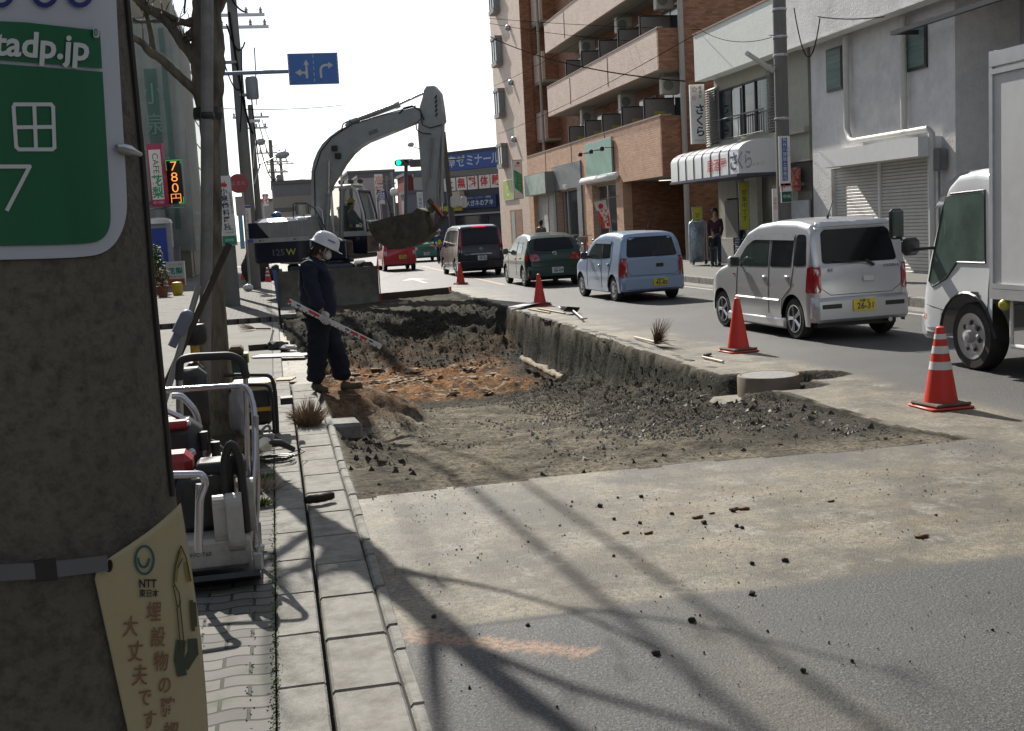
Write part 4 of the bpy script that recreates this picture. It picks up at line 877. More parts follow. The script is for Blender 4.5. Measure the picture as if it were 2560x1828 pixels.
CONES = [(2352, 1018, 1, 'striped red and white cone nearest the camera beside the white truck', 1.02, True, .0), (1846, 879, 1, 'plain red cone on the dusty strip in front of the silver car', 1.0, False, .1),
         (1350, 763, 1, 'plain red cone beside the white board, in front of the light blue car', .98, False, .3), (1152, 711, 1, 'plain red cone beyond the dig in front of the dark minivan', .98, False, .2),
         (948, 672, 0, 'red cone partly hidden behind the dozer blade near the small red car', 1.0, False, 0), (612, 702, 0, 'red cone on the left footway beside the dark sacks', 1.0, False, 0), (671, 708, 0, 'red cone with white letters left of the excavator blade', .95, True, 0)]
for (x, y, w_, lab, s, bd, rz) in CONES:
    p = gz(x, y, 0 if x > 720 else .1); cone((p.x, p.y, 0 if x > 720 else (.15 if x < 650 else .02)), lab, s, bd, bool(w_), rz=rz)
# dark sacks by the left utility pole
p = gz(640, 706, .1)
m = MB(); m.blob((0, 0, .45), .62, 3, .3, (.8, .6, 1.1), 3); m.blob((.5, -.2, .25), .42, 3, .3, (1, .7, .8), 5); o = m.build('tarpaulin_heap', M('dark_green_tarp', (.025, .03, .025), .7, bump=.03, bs=6), None, smooth=True, cat='tarpaulin', label='dark green tarpaulin heap against the far left pole'); o.location = (p.x, p.y, .15)
p = gz(605+0, 734, .1); m = MB(); m.blob((0, 0, .12), .15, 2, .05, (1.1, .8, .8), 2); o = m.build('helmet', M('white_helmet_shell', (.7, .72, .75), .3), None, smooth=True, cat='helmet', label='white helmet left on the kerb beside the concrete pole'); o.location = (p.x+.2, p.y, .15)
# ---- far buildings
def pxbox(name, label, x0, x1, ytop, Yd, depth, mat, cat='building', z0=0., roof=True):
    a, b = ay(x0, ytop, Yd), ay(x1, ytop, Yd)
    r = thing(name, label, cat, ((a.x+b.x)/2, Yd+depth/2, 0)); m = MB(); m.bb(a.x, b.x, Yd, Yd+depth, z0, a.z); m.build('wall', mat, r, world=True)
    if roof: m = MB(); m.bb(a.x-.1, b.x+.1, Yd-.1, Yd+depth+.1, a.z+.003, a.z+.25); m.build('roof', M('roof_grey', (.12, .12, .13), .7), r, world=True)
    return r, a, b
mB1 = M('far_blue_grey_wall', (.17, .18, .20), .8, var=.1); mB2 = M('far_pale_wall', (.35, .34, .32), .8, var=.1); mB3 = M('far_dark_wall', (.10, .10, .11), .8, var=.2); mB4 = M('far_red_wall', (.20, .035, .03), .7)
r, a, b = pxbox('grey_building', 'plain blue grey block beyond the excavator engine hood', 681, 800, 462, 82, 10, mB1)
m = MB(); m.bb(a.x+.05, b.x-.05, 81.9, 81.997, ay(700, 525, 82).z, ay(700, 492, 82).z); m.build('band', M('warm_grey_band', (.26, .25, .23), .8), r, world=True)
pxbox('low_building', 'pale low annex in front of the blue grey block', 690, 790, 530, 78.5, 2, mB2)
pxbox('far_building', 'long dark roofed far building left of the traffic light', 870, 985, 434, 120, 10, mB3)
pxbox('far_building', 'far pale shop block with orange and blue signs', 895, 950, 445, 105, 8, mB2)
pxbox('far_building', 'far building at the end of the left pavement with small red sign', 640, 690, 505, 110, 8, mB2)
pxbox('far_building', 'dark red fronted far shop beside the traffic light pole', 1012, 1040, 440, 96, 6, mB4)
pxbox('far_building', 'small grey far house under the white vertical sign', 1016, 1060, 485, 92, 4, mB1)
pxbox('far_building', 'white upper storey of a far house left of the excavator arm', 1036, 1058, 443, 95, 4, mB2)
pxbox('far_building', 'long low dark far terrace behind the small red car', 855, 1130, 520, 118, 8, mB3)
for lab, x, y, wpx, hpx, Yd, tx, face, ink in (('far orange and white vertical shop sign left of the cab', 948, 465, 20, 58, 100, '高知', mSignW, M('sign_orange', (.7, .15, .03), .5)), ('far white and blue vertical sign left of the traffic pole', 955, 492, 14, 36, 99, '質', mSignW, mBlue),
      ('white vertical sign with blue characters behind the excavator arm', 1051, 504, 15, 48, 90, '川島歯科', mSignW, mBlue), ('far red dotted white sign left of the blue grey block', 664, 500, 14, 30, 100, '花', mSignW, mRed)):
    c0 = ay(x, y, Yd); k = Yd/2850
    r, F_, X_, Y_ = sign('shop_sign', lab, 'sign', c0, (1, 0, 0), (0, 0, 1), wpx*k, hpx*k, .2, face, mAlu, rim=.02); text(tx, hpx*k/len(tx)*.8, F_(0, 0), X_, Y_, ink, r, vertical=True)
    m = MB(); m.cyl((c0.x-wpx*k*.4, Yd+.1, 0), (c0.x-wpx*k*.4, Yd+.1, c0.z), .08, 6); m.build('post', mSteel, r, world=True)
# cram school with blue banner across a diagonal corner
dj = Vector((-.595, .80, 0)); Pj = ay(1238, 500, 78); Pj.z = 0; nj = Vector((-.8, -.595, 0))
def jw(px, py):                         # point of the front wall under a pixel
    v = _ray(px, py); t = (Pj-Vector(CP)).dot(nj)/Vector(v).dot(nj); return Vector(CP)+Vector(v)*t
js = thing('cram_school_building', 'dark fronted corner building with a blue katakana banner and red lettered window panels', 'building', tuple(jw(1175, 600)*1))
js.location.z = 0
zTop = jw(1180, 371).z
def quadw(x0, y0, x1, y1, off):
    A, B_ = jw(x0, y1), jw(x1, y1); T = jw((x0+x1)/2, y0).z; Bz = jw((x0+x1)/2, y1).z
    o_ = nj*off; return Vector((A.x, A.y, Bz))+o_, Vector((B_.x, B_.y, Bz))+o_, Vector((B_.x, B_.y, T))+o_, Vector((A.x, A.y, T))+o_
def slab(q, th, name, mat, par):
    m = MB(); b = [v-nj*th for v in q]; m.add(list(q)+b, [(0, 1, 2, 3), (7, 6, 5, 4), (0, 4, 5, 1), (1, 5, 6, 2), (2, 6, 7, 3), (3, 7, 4, 0)]); return m.build(name, mat, par, world=True)
q = quadw(1092, 372, 1290, 640, 0); slab(q, 8, 'wall', M('dark_blue_grey_front', (.045, .055, .075), .6), js)
q = quadw(1094, 382, 1290, 421, .12); o = slab(q, .1, 'banner', mBlue, js)
cxx = [(1132, '南'), (1155, 'ゼ'), (1178, 'ミ'), (1199, 'ナ'), (1221, 'ー'), (1241, 'ル')]
q_ = MB()
for x, ch in cxx: p = jw(x, 401-.14*(x-1175)) + nj*.14; p.z = (q[0].z+q[2].z)/2; text(ch, (q[2].z-q[0].z)*.80, p, -dj, (0, 0, 1), None, into=q_, bold=.015)
q_.build('lettering', M('pale_blue_letters', (.45, .55, .62), .5), js, world=True)
for (x0, x1, ch) in ((1113, 1141, '上'), (1144, 1169, '無'), (1172, 1196, '料'), (1200, 1227, '体'), (1229, 1256, '験')):
    q = quadw(x0, 441-.1*(x0-1175), x1, 473-.1*(x0-1175), .08); zc = (q[0].z+q[2].z)/2
    pz0, pz1 = jw(1175, 474).z, jw(1175, 441).z
    q = [Vector((v.x, v.y, pz0 if i < 2 else pz1)) for i, v in enumerate(q)]
    o = slab(q, .07, 'window_panel', mSignW, js); c_ = sum(q, Vector())/4 + nj*.02; text(ch, (pz1-pz0)*.82, c_, -dj, (0, 0, 1), mRed, o, bold=.02)
q = quadw(1113, 421, 1290, 437, .05); slab(q, .02, 'window_band', mGlassD, js)
q = quadw(1165, 489, 1246, 521, .2); q = [Vector((v.x, v.y, jw(1180, 521).z if i < 2 else jw(1180, 490).z)) for i, v in enumerate(q)]; o = slab(q, .15, 'optician_sign', mNavy, js); c_ = sum(q, Vector())/4+nj*.03; hq = q[2].z-q[0].z
text('メガネのアキ', hq*.52, c_-Vector((0, 0, hq*.14)), -dj, (0, 0, 1), M('pale_blue_letters', (.45, .55, .62), .5), o, bold=.012); text('メガネ・コンタクト・補聴器', hq*.2, c_+Vector((0, 0, hq*.32)), -dj, (0, 0, 1), M('pale_blue_letters', (.45, .55, .62), .5), o)
q = quadw(1105, 515, 1160, 528, .25); slab(q, .2, 'yellow_band', M('olive_yellow_sign', (.35, .36, .04), .5), js)
q = quadw(1132, 479, 1163, 516, .5); slab(q, .5, 'cream_box', M('cream_box', (.45, .43, .34), .6), js)
q = quadw(1105, 532, 1290, 536, .3); slab(q, .3, 'canopy', mB2, js)
q = quadw(1135, 540, 1225, 600, .04); slab(q, .02, 'shop_window', mGlassD, js)
r, a, b = pxbox('narrow_building', 'pale narrow building edge left of the cram school', 1070, 1092, 470, 100, 5, mB2)
# ---- traffic light on its pole
tl = ay(1011, 407, 66); r = thing('traffic_light', 'horizontal traffic light showing green on a dark pole', 'traffic light', (ay(1013, 640, 66).x, 66, 0)); k = 66/2850
m = MB(); W_, H_ = 50*k, 16*k
pts = [(tl.x-W_/2+H_/2+H_/2*math.cos(t), tl.z+H_/2*math.sin(t)) for t in np.linspace(math.pi/2, 1.5*math.pi, 9)] + [(tl.x+W_/2-H_/2+H_/2*math.cos(t), tl.z+H_/2*math.sin(t)) for t in np.linspace(-math.pi/2, math.pi/2, 9)]
m.prism(pts, 65.8, 66.0, 'xz'); m.build('housing', M('signal_grey', (.10, .11, .11), .5), r, world=True)
mSigG = bpy.data.materials.new('green_signal'); mSigG.use_nodes = True; B = mSigG.node_tree.nodes['Principled BSDF']; B.inputs['Base Color'].default_value = (0, .3, .15, 1); B.inputs['Emission Color'].default_value = (.0, 1, .45, 1); B.inputs['Emission Strength'].default_value = 1.2
for i, mm in enumerate((mSigG, M('amber_lens_off', (.10, .06, .02), .3), M('red_lens_off', (.05, .015, .015), .3))):
    cx_ = tl.x+(i-1)*W_*.31; b = MB(); b.lathe([(0, .05), (.10, .045), (H_*.38, 0)][::-1], (cx_, 65.79, tl.z), 20, Matrix.Rotation(math.pi/2, 3, 'X')); b.build('lens', mm, r, world=True, smooth=True)
    b = MB(); b.lathe([(H_*.41, 0), (H_*.41, .28), (H_*.43, .28), (H_*.43, 0)], (cx_, 65.8, tl.z), 20, Matrix.Rotation(math.pi/2, 3, 'X')); b.f = [f for i_, f in enumerate(b.f) if len(f) == 4 and min(v % 20 for v in f) < 11]; b.mi = [0]*len(b.f); b.build('hood', M('signal_grey', (.10, .11, .11), .5), r, world=True)
m = MB(); m.cyl((r.location.x, 66, 0), (tl.x+.1, 66.05, tl.z), .11, 10); m.cyl((tl.x+W_/2, 66.05, tl.z), (tl.x+3.5, 66.05, tl.z+.1), .05, 8); m.build('pole', M('dark_blue_grey_pole', (.06, .07, .085), .5), r, world=True)
# second signal seen from the back, left of the arm
c0 = ay(1046, 408, 64); m = MB(); m.box((c0.x, 64, c0.z), (1.0, .2, .42), bev=.06); o = m.build('traffic_light', M('signal_back', (.10, .09, .10), .6), None, cat='traffic light', label='dark back of a signal head left of the excavator arm')
# pedestrian signal pair and globe lamps near the cram school
c0 = ay(1148, 500, 62); r = thing('pedestrian_signal', 'pale twin pedestrian signal boxes on a brown pole by the dark minivan', 'signal', (ay(1125, 560, 62).x, 62, 0))
m = MB()
for xx in (1134, 1160): p = ay(xx, 505, 62); m.box((p.x, 62, p.z), (.34, .25, .62), bev=.08)
m.split('signal_box', M('pale_signal_box', (.45, .47, .48), .5), r, world=True)
P0, P1 = ay(1108, 330, 62.3), ay(1130, 600, 62.3); m = MB(); m.tube([(P1.x+.15, 62.3, 0), P0], [.19, .13], 10); m.build('pole', M('brown_pole', (.085, .07, .06), .7), r, world=True)
for lab, px, py, Yd in (('far globe street lamp left of the traffic pole', 985, 480, 95), ):
    c0 = ay(px, py, Yd); t = thing('street_lamp', lab, 'street lamp', (c0.x, Yd, 0)); m = MB(); m.blob((c0.x, Yd, c0.z), .35, 2, 0); m.build('globe', mSignW, t, world=True, smooth=True); m = MB(); m.cyl((c0.x, Yd, 0), (c0.x, Yd, c0.z-.3), .1, 8); m.build('post', mSteel, t, world=True)
for k_, (px, Yd, yt) in enumerate(((978, 108, 430), (1010+13, 112, 450), (930, 116, 455), (967, 100, 440), (996, 104, 470))):
    a = ay(px, yt, Yd); m = MB(); m.cyl((a.x, Yd, 0), (a.x, Yd, a.z), .13, 8); m.bb(a.x-.8, a.x+.8, Yd-.05, Yd+.05, a.z-.7, a.z-.6)
    m.build('utility_pole', M('grey_pole', (.22, .22, .21), .7), None, cat='utility pole', group='far poles beyond the crossing', label=['thin far pole just right of the globe lamp, left of the traffic pole', 'far pole directly behind the traffic light pole', 'leftmost thin far pole, above the excavator cab roof', 'thin far pole touching the globe street lamp', 'short far pole between the globe lamp and the traffic pole'][k_])
# footbridge beam
a, b = ay(890, 440, 125), ay(1060, 424, 125)
m = MB(); m.bb(a.x, b.x, 125, 125.6, a.z-.4, a.z+.3); m.build('gantry_beam', M('blue_grey_beam', (.10, .13, .17), .6), None, cat='beam', label='long blue grey beam crossing behind the traffic light')
# ================================================================ POLES, TREE, WIRES, NEAR SIGNS
mPole = M('weathered_concrete', (.145, .128, .104), .9, var=.3, vs=3, bump=.004, bs=160, dirt=(.055, .048, .040), ds=60, da=.8, spec=.2)
mPoleF = M('far_pole_concrete', (.17, .165, .155), .85, var=.12, bump=.004)
PR, PYC = .19, 1.42
e_ = ay(411, 914, PYC); PXC = e_.x-PR*1.012
fp = thing('utility_pole', 'big weathered concrete utility pole filling the left foreground', 'utility pole', (PXC, PYC, SWZ))
def prad(z): return PR
m = MB(); m.tube([(PXC, PYC, z) for z in (0, 1, 2, 4, 8, 12)], [prad(z) for z in (0, 1, 2, 4, 8, 12)], 64); m.build('shaft', mPole, fp, world=True, smooth=True)
def hitcyl(px, py, off=0.):
    v = _ray(px, py); o_ = CP; R = PR+off
    for _ in range(3):
        a = v[0]**2+v[1]**2; b = 2*((o_[0]-PXC)*v[0]+(o_[1]-PYC)*v[1]); c = (o_[0]-PXC)**2+(o_[1]-PYC)**2-R*R; D_ = b*b-4*a*c
        t = (-b-math.sqrt(D_))/(2*a) if D_ > 0 else -b/(2*a)
        R = prad(o_[2]+v[2]*t)+off
    p = o_+v*t
    if D_ <= 0:
        q = Vector((p[0]-PXC, p[1]-PYC, 0)); 
    return Vector(p)
def dpx(x, y): return (x*1.12573, y*1.12573)
def on_pole(poly, off, nsub=6):
    """polygon given in frame pixels, laid on the pole's surface"""
    bm = bmesh.new(); vs = [bm.verts.new((x, y, 0)) for x, y in poly]; f = bm.faces.new(vs); bmesh.ops.triangulate(bm, faces=[f])
    for _ in range(nsub):
        ed = [e for e in bm.edges if e.calc_length() > 45]
        if not ed: break
        bmesh.ops.subdivide_edges(bm, edges=ed, cuts=1); bmesh.ops.triangulate(bm, faces=bm.faces)
    bm.verts.index_update(); V = [hitcyl(v.co.x, v.co.y, off) for v in bm.verts]; F = [tuple(v.index for v in f.verts) for f in bm.faces]; bm.free(); return V, F
def rrect(x0, y0, x1, y1, r, n=6, skew=(0, 0, 0, 0)):
    P = []
    for cx_, cy_, a0 in ((x1-r, y0+r, -90), (x1-r, y1-r, 0), (x0+r, y1-r, 90), (x0+r, y0+r, 180)):
        for k in range(n+1): t = math.radians(a0+90*k/n); P.append((cx_+r*math.cos(t), cy_+r*math.sin(t)))
    return P
mPlate = M('sign_plate_white', (.46, .49, .54), .35, var=.05, vs=3); mPlGreen = M('sign_plate_green', (.005, .12, .052), .25, var=.12, vs=3, stretch=(6, 6, .4))
sg = thing('address_sign', 'green and white wraparound sign reading tadp.jp on the foreground pole', 'sign', hitcyl(150, 600))
def lay(name, poly, off, mat):
    for _ in range(2 if len(poly) > 8 else 0): poly = [q for a, b in zip(poly, poly[1:]+poly[:1]) for q in ((a[0]*.75+b[0]*.25, a[1]*.75+b[1]*.25), (a[0]*.25+b[0]*.75, a[1]*.25+b[1]*.75))]
    m = MB(); m.add(*on_pole(poly, off)); return m.build(name, mat, sg, world=True, smooth=True)
lay('plate', [dpx(*p) for p in [(-160, -260), (247, -250), (258, 0), (268, 200), (283, 440), (280, 490), (262, 535), (235, 560), (200, 570), (100, 575), (-160, 580)]], .004, mPlate)
lay('green_band', [dpx(*p) for p in [(-160, 40), (60, 50), (222, 68), (227, 152), (60, 138), (-160, 122)]], .006, mPlGreen)
lay('green_panel', [dpx(*p) for p in [(-160, 131), (60, 146), (227, 159.6), (228, 160), (228.2, 162), (240, 370), (247, 480), (243, 510), (230, 530), (205, 541), (100, 545), (-160, 549)]], .006, mPlGreen)
def txt_pole(s_, size, cx_, cy_, off, mat, par, name='lettering', rot=0., width=1., sk=0., fn=hitcyl, vertical=False, step=1.05, bold=0.):
    V, F = text_faces(s_, size, ((0, 0, 0), (1, 0, 0), (0, 1, 0)), vertical=vertical, step=step, bold=bold); c, s = math.cos(rot), math.sin(rot)
    bm = bmesh.new(); vv = [bm.verts.new(v) for v in V]
    for f in F:
        try: bm.faces.new([vv[i] for i in f])
        except Exception: pass
    bmesh.ops.triangulate(bm, faces=bm.faces); bm.verts.index_update()
    W = []
    for v in bm.verts:
        x, y = v.co.x*width, -v.co.y; x, y = x*c-y*s+sk*y, x*s+y*c; W.append(fn(cx_+x, cy_+y, off))
    F = [tuple(v.index for v in f.verts) for f in bm.faces]; bm.free()
    m = MB(); m.add(W, F); return m.build(name, mat, par, world=True)
mPlW = M('sign_white_paint', (.60, .62, .62), .35, var=.04)
x_, y_ = dpx(92, 102); txt_pole('tadp.jp', 88, x_+2, y_+2, .0075, mPlW, sg, rot=.06, width=1.0, bold=2.2)
def strokes(lines, w_, name, mat, par, off=.0075, fn=hitcyl, closed=False):
    m = MB()
    for ln_ in lines:
        for a, b in zip(ln_[:-1], ln_[1:]):
            dx, dy = b[0]-a[0], b[1]-a[1]; l = math.hypot(dx, dy); nx_1, ny_1 = -dy/l*w_/2, dx/l*w_/2; ex, ey = dx/l*w_*.3, dy/l*w_*.3
            P = [(a[0]+nx_1-ex, a[1]+ny_1-ey), (b[0]+nx_1+ex, b[1]+ny_1+ey), (b[0]-nx_1+ex, b[1]-ny_1+ey), (a[0]-nx_1-ex, a[1]-ny_1-ey)]
            k = max(1, int(l/25)); A = [fn(P[0][0]+(P[1][0]-P[0][0])*i/k, P[0][1]+(P[1][1]-P[0][1])*i/k, off) for i in range(k+1)]; B_ = [fn(P[3][0]+(P[2][0]-P[3][0])*i/k, P[3][1]+(P[2][1]-P[3][1])*i/k, off) for i in range(k+1)]
            m.add(A+B_, [(i, i+1, k+1+i+1, k+1+i) for i in range(k)])
    return m.build(name, mat, par, world=True)
bx_ = [dpx(*p) for p in [(33, 232), (113, 232), (118, 238), (121, 328), (116, 332), (42, 332), (36, 326), (30, 238), (33, 232)]]
strokes([bx_, [dpx(76, 234), dpx(80, 330)], [dpx(34, 283), dpx(120, 282)]], 9.5, 'lettering', mPlW, sg)
strokes([[dpx(-20, 370), dpx(66, 370), dpx(16, 466)]], 10, 'lettering', mPlW, sg)
for cx_ in (2, 100, 178): strokes([[dpx(cx_-30*math.cos(t)*.9, -22+34*math.sin(t)) for t in np.linspace(0, math.pi, 12)]], 12, 'emblem', M('deep_blue_print', (.012, .02, .16), .4), sg)
lay('number_tag', rrect(*dpx(207, 60), *dpx(221, 84), 6), .0082, mPlate); strokes([[dpx(213+3*math.sin(t), 72-7*math.cos(t)) for t in np.linspace(0, 6.28, 12)]], 2, 'lettering', mPlGreen, sg, off=.0092)
m = MB(); P = [hitcyl(*dpx(x, y), .010) for x, y in ((258, 326), (270, 328), (285, 333), (300, 338), (312, 343))]; m.tube(P, [.0025, .005, .006, .0035, .0025], 8); m.build('strap_clip', mSteel, sg, world=True, smooth=True)
# yellowed cable guard sheet, strapped on and curling off the pole at its right edge
gs_ = thing('notice_sheet', 'yellowed plastic telephone cable notice curling off the foreground pole', 'notice', hitcyl(330, 1500))
def sheet(px, py, off=0.):
    u = (px-232-(py-1395)*.18)/ (230.)
    u = max(0, min(1.1, u)); return hitcyl(px, py, .008+off+.022*max(0, u)**2)
NU, NV = 26, 30; V = []; 
for j in range(NV+1):
    v = j/NV
    for i in range(NU+1):
        u = i/NU
        left = dpx(205+ (14*(1-v/.06) if v < .06 else 0) + 88*v*1.0, 1243 + 420*v); right = dpx(402+ 62*math.sin(v*1.45), 1118+545*v)
        sag = (u*(1-u))*4
        x = left[0]*(1-u)+right[0]*u; y = left[1]*(1-u)+right[1]*u + (1-v)*(16*sag+ (18*(1-u)**6 if u < .4 else 0))
        V.append(sheet(x, y))
m = MB(); m.add(V, [(j*(NU+1)+i, j*(NU+1)+i+1, (j+1)*(NU+1)+i+1, (j+1)*(NU+1)+i) for j in range(NV) for i in range(NU)])
o = m.build('sheet', M('yellowed_plastic', (.42, .36, .21), .45, var=.06, vs=8, dirt=(.30, .22, .11), ds=5, da=.35), gs_, world=True, smooth=True); sm = o.modifiers.new('s', 'SOLIDIFY'); sm.thickness = .0012
sh_fn = lambda px, py, off=0.: sheet(px, py, off)
mTeal = M('print_teal', (.015, .10, .11), .5); mPInk = M('print_black', (.02, .02, .025), .5); mPBr = M('print_faded_orange', (.22, .11, .055), .5)
cx_, cy_ = dpx(321, 1244)
strokes([[(cx_+23*math.cos(t)+.0*math.sin(t), cy_+35*math.sin(t)) for t in np.linspace(0, 6.28, 22)], [(cx_+14*math.cos(t)-2, cy_-8+26*math.sin(t)) for t in np.linspace(.2, 3.0, 12)]], 5.5, 'emblem', mTeal, gs_, .0018, sh_fn)
x_, y_ = dpx(328, 1297); txt_pole('NTT', 28, x_, y_, .0018, mPInk, gs_, rot=.0, width=.8, fn=sh_fn, bold=.9, sk=0)
x_, y_ = dpx(331, 1319); txt_pole('東日本', 21, x_, y_, .0018, mPInk, gs_, width=.78, fn=sh_fn, bold=.4)
for k_, (ch, x, y, s_) in enumerate([('埋', 342, 1362, 54), ('設', 351, 1418, 54), ('物', 358, 1472, 54), ('の', 366, 1524, 50), ('確', 372, 1574, 54), ('認', 380, 1630, 54), ('大', 290, 1395, 56), ('丈', 301, 1450, 56), ('夫', 311, 1503, 56), ('で', 322, 1552, 50), ('す', 332, 1602, 52)]):
    x_, y_ = dpx(x, y); txt_pole(ch, s_, x_, y_, .0018, mPBr, gs_, rot=-.06, width=.72, fn=sh_fn, bold=.7, sk=-.12)
# the little excavator drawing: boom, arm and hatched ground
strokes([[dpx(*p) for p in l] for l in ([(402, 1213), (390, 1255), (386, 1295), (398, 1318), (401, 1340), (393, 1352)], [(402, 1213), (414, 1240), (424, 1290)], [(405, 1240), (395, 1262)], [(399, 1335), (410, 1440)], [(393, 1352), (402, 1450)], [(385, 1300), (394, 1350)])], 3, 'drawing', M('print_olive', (.06, .065, .03), .5), gs_, .0018, sh_fn)
strokes([[dpx(400, 1225), dpx(392, 1262), dpx(390, 1290)], [dpx(413, 1250), dpx(420, 1290)]], 9, 'drawing', M('print_ochre', (.25, .20, .06), .5), gs_, .0014, sh_fn)
strokes([[dpx(402, 1428), dpx(398, 1465), dpx(404, 1495)], [dpx(428, 1425), dpx(430, 1450), dpx(412, 1478)]], 24, 'drawing', M('print_dark_olive', (.045, .06, .035), .5), gs_, .0014, sh_fn)
strokes([[dpx(425, 1335), dpx(430, 1400)], [dpx(432, 1340), dpx(435, 1390)]], 8, 'drawing', M('print_olive', (.06, .065, .03), .5), gs_, .0018, sh_fn)
m = MB(); m.tube([sheet(*dpx(242, 1257), .003), sheet(*dpx(243.2, 1257), .003)], .007, 12); m.build('eyelet', M('rust_dark', (.05, .03, .02), .7), gs_, world=True)
V = []; m = MB(); P0 = [hitcyl(*dpx(x, 1271-.6*max(0, x-100)*.11-(x*.05)), .012) for x in range(-40, 246, 12)]
for p in P0: V += [p+Vector((0, 0, .0085)), p-Vector((0, 0, .0085))]
m.add(V, [(2*i, 2*i+1, 2*i+3, 2*i+2) for i in range(len(P0)-1)]); o = m.build('strap', M('grey_nylon_strap', (.13, .13, .14), .45), gs_, world=True); sm = o.modifiers.new('s', 'SOLIDIFY'); sm.thickness = .003; sm.offset = 1
i_ = 10; m = MB(); m.add([V[2*i_]+Vector((0, -.004, .003)), V[2*i_+1]+Vector((0, -.004, -.003)), V[2*i_+9]+Vector((0, -.004, -.003)), V[2*i_+8]+Vector((0, -.004, .003))], [(0, 1, 2, 3)]); o = m.build('buckle', mBlack, gs_, world=True); sm = o.modifiers.new('s', 'SOLIDIFY'); sm.thickness = .003; sm.offset = 1
# thin earth cable running down the pole
m = MB(); m.tube([hitcyl(*p, .003) for p in ((318, 0), (357, 400), (385, 740), (410, 1000), (432, 1240))], .0035, 6); m.build('earth_cable', M('dark_cable', (.04, .035, .03), .6), fp, world=True)

# ---- street tree, pruned, with its steel prop pole
mBark = M('rough_bark', (.16, .142, .115), .95, var=.45, vs=9, bump=.02, bs=22, stretch=(1, 1, .28), dirt=(.04, .035, .025), ds=8, da=.8, spec=.1)
TY = 10.55
def tp(x, y, Yd=TY): return ay(x, y, Yd)
tree = thing('street_tree', 'pruned bare street tree with rough bark behind the machines', 'tree', gz(552, 1100, SWZ))
path = [(560, 1120, 62), (553, 1060, 44), (548, 960, 32), (543, 820, 24), (537, 700, 21), (533, 560, 20), (528, 420, 20), (524, 300, 26), (520, 210, 38), (520, 120, 40), (517, 40, 34), (512, -60, 28), (505, -260, 20), (490, -460, 12)]
def limb(mb, pth, n=8, Yd=TY, dy=0., jit=0.):
    P = []; R_ = []
    for i, (x, y, r_) in enumerate(pth):
        p = tp(x, y, Yd+dy*i); P.append(p); R_.append(r_*Yd/2850)
    # resample with a smooth curve and knobbly radii
    Q = []; S_ = []
    for i in range(len(P)-1):
        p0, p1, p2, p3 = P[max(0, i-1)], P[i], P[i+1], P[min(len(P)-1, i+2)]
        for k in range(5):
            t = k/5; Q.append(.5*((2*p1)+(p2-p0)*t+(2*p0-5*p1+4*p2-p3)*t*t+(3*p1-p0-3*p2+p3)*t**3)); rr_ = R_[i]*(1-t)+R_[i+1]*t; S_.append(rr_*(1+random.uniform(-.07, .07)))
    Q.append(P[-1]); S_.append(R_[-1]); mb.tube(Q, S_, n)
m = MB(); limb(m, path, 20); 
bm_v = []
for i, v in enumerate(m.v):
    v = Vector(v); k = mnoise.noise(Vector((v.x*14, v.y*14, v.z*3.5)))*.016; c = Vector((tp(540, 560).x, TY, v.z)); d_ = (v-c); d_.z = 0; v += d_.normalized()*k if d_.length > 0 else v*0; bm_v.append(tuple(v))
m.v = bm_v
m.build('trunk', mBark, tree, world=True, smooth=True, ang=80)
limbs = [[(515, 330, 16), (480, 215, 14), (440, 175, 12), (400, 125, 9), (372, 45, 8), (345, 0, 6.5), (310, -60, 5), (280, -150, 4)], [(515, 290, 15), (495, 205, 13), (462, 150, 13), (448, 105, 10), (425, 70, 9), (390, 45, 8), (350, 10, 8), (320, -20, 6)],
         [(505, 225, 14), (470, 165, 12), (445, 120, 10), (430, 90, 9)], [(510, 60, 10), (478, 55, 7), (440, 46, 7), (400, 30, 6), (330, 0, 5), (270, -60, 4)],
         [(385, 130, 8), (378, 90, 6), (374, 60, 5), (366, 20, 5), (352, -30, 4)], [(480, 90, 8), (462, 105, 7)], [(500, 40, 6), (440, 60, 4.5), (400, 52, 4), (350, 55, 3), (330, 45, 3)],
         [(525, 40, 12), (560, -10, 8), (620, -90, 5), (680, -220, 4), (700, -400, 3)], [(530, 60, 10), (556, 5, 9), (575, -40, 6)], [(520, -160, 16), (470, -260, 11), (400, -420, 8), (330, -600, 5)], [(505, -260, 12), (560, -420, 7), (640, -560, 5), (700, -760, 3)], [(490, -440, 11), (500, -600, 7), (480, -820, 4)], [(690, -200, 4), (800, -300, 3), (900, -480, 2)], [(330, -70, 5), (260, -260, 4), (220, -420, 3)]]
# the photograph's limb forks
limbs[0] = [(512, 262, 12), (485, 225, 11), (440, 183, 11), (400, 145, 11), (374, 130, 10), (358, 110, 8), (340, 98, 7), (300, 70, 6), (250, 30, 5)]
limbs[1] = [(505, 180, 18), (480, 135, 15), (455, 105, 14), (432, 72, 11), (405, 45, 9), (372, 25, 8), (345, 2, 8), (310, -30, 7), (260, -90, 5)]
limbs[2] = [(490, 70, 10), (470, 88, 8), (455, 98, 8)]
limbs[3] = [(505, 62, 11), (470, 58, 9), (440, 50, 8), (405, 32, 8), (365, 14, 7), (352, -20, 6), (345, -60, 5)]
limbs[4] = [(382, 130, 8), (377, 85, 6), (368, 45, 5), (360, 20, 4), (350, 0, 4)]
mb_ = MB()
for l in limbs: b = MB(); limb(b, l, 9, TY, random.uniform(-.05, .05)); b.build('branch', mBark, tree, world=True, smooth=True)
m = MB()
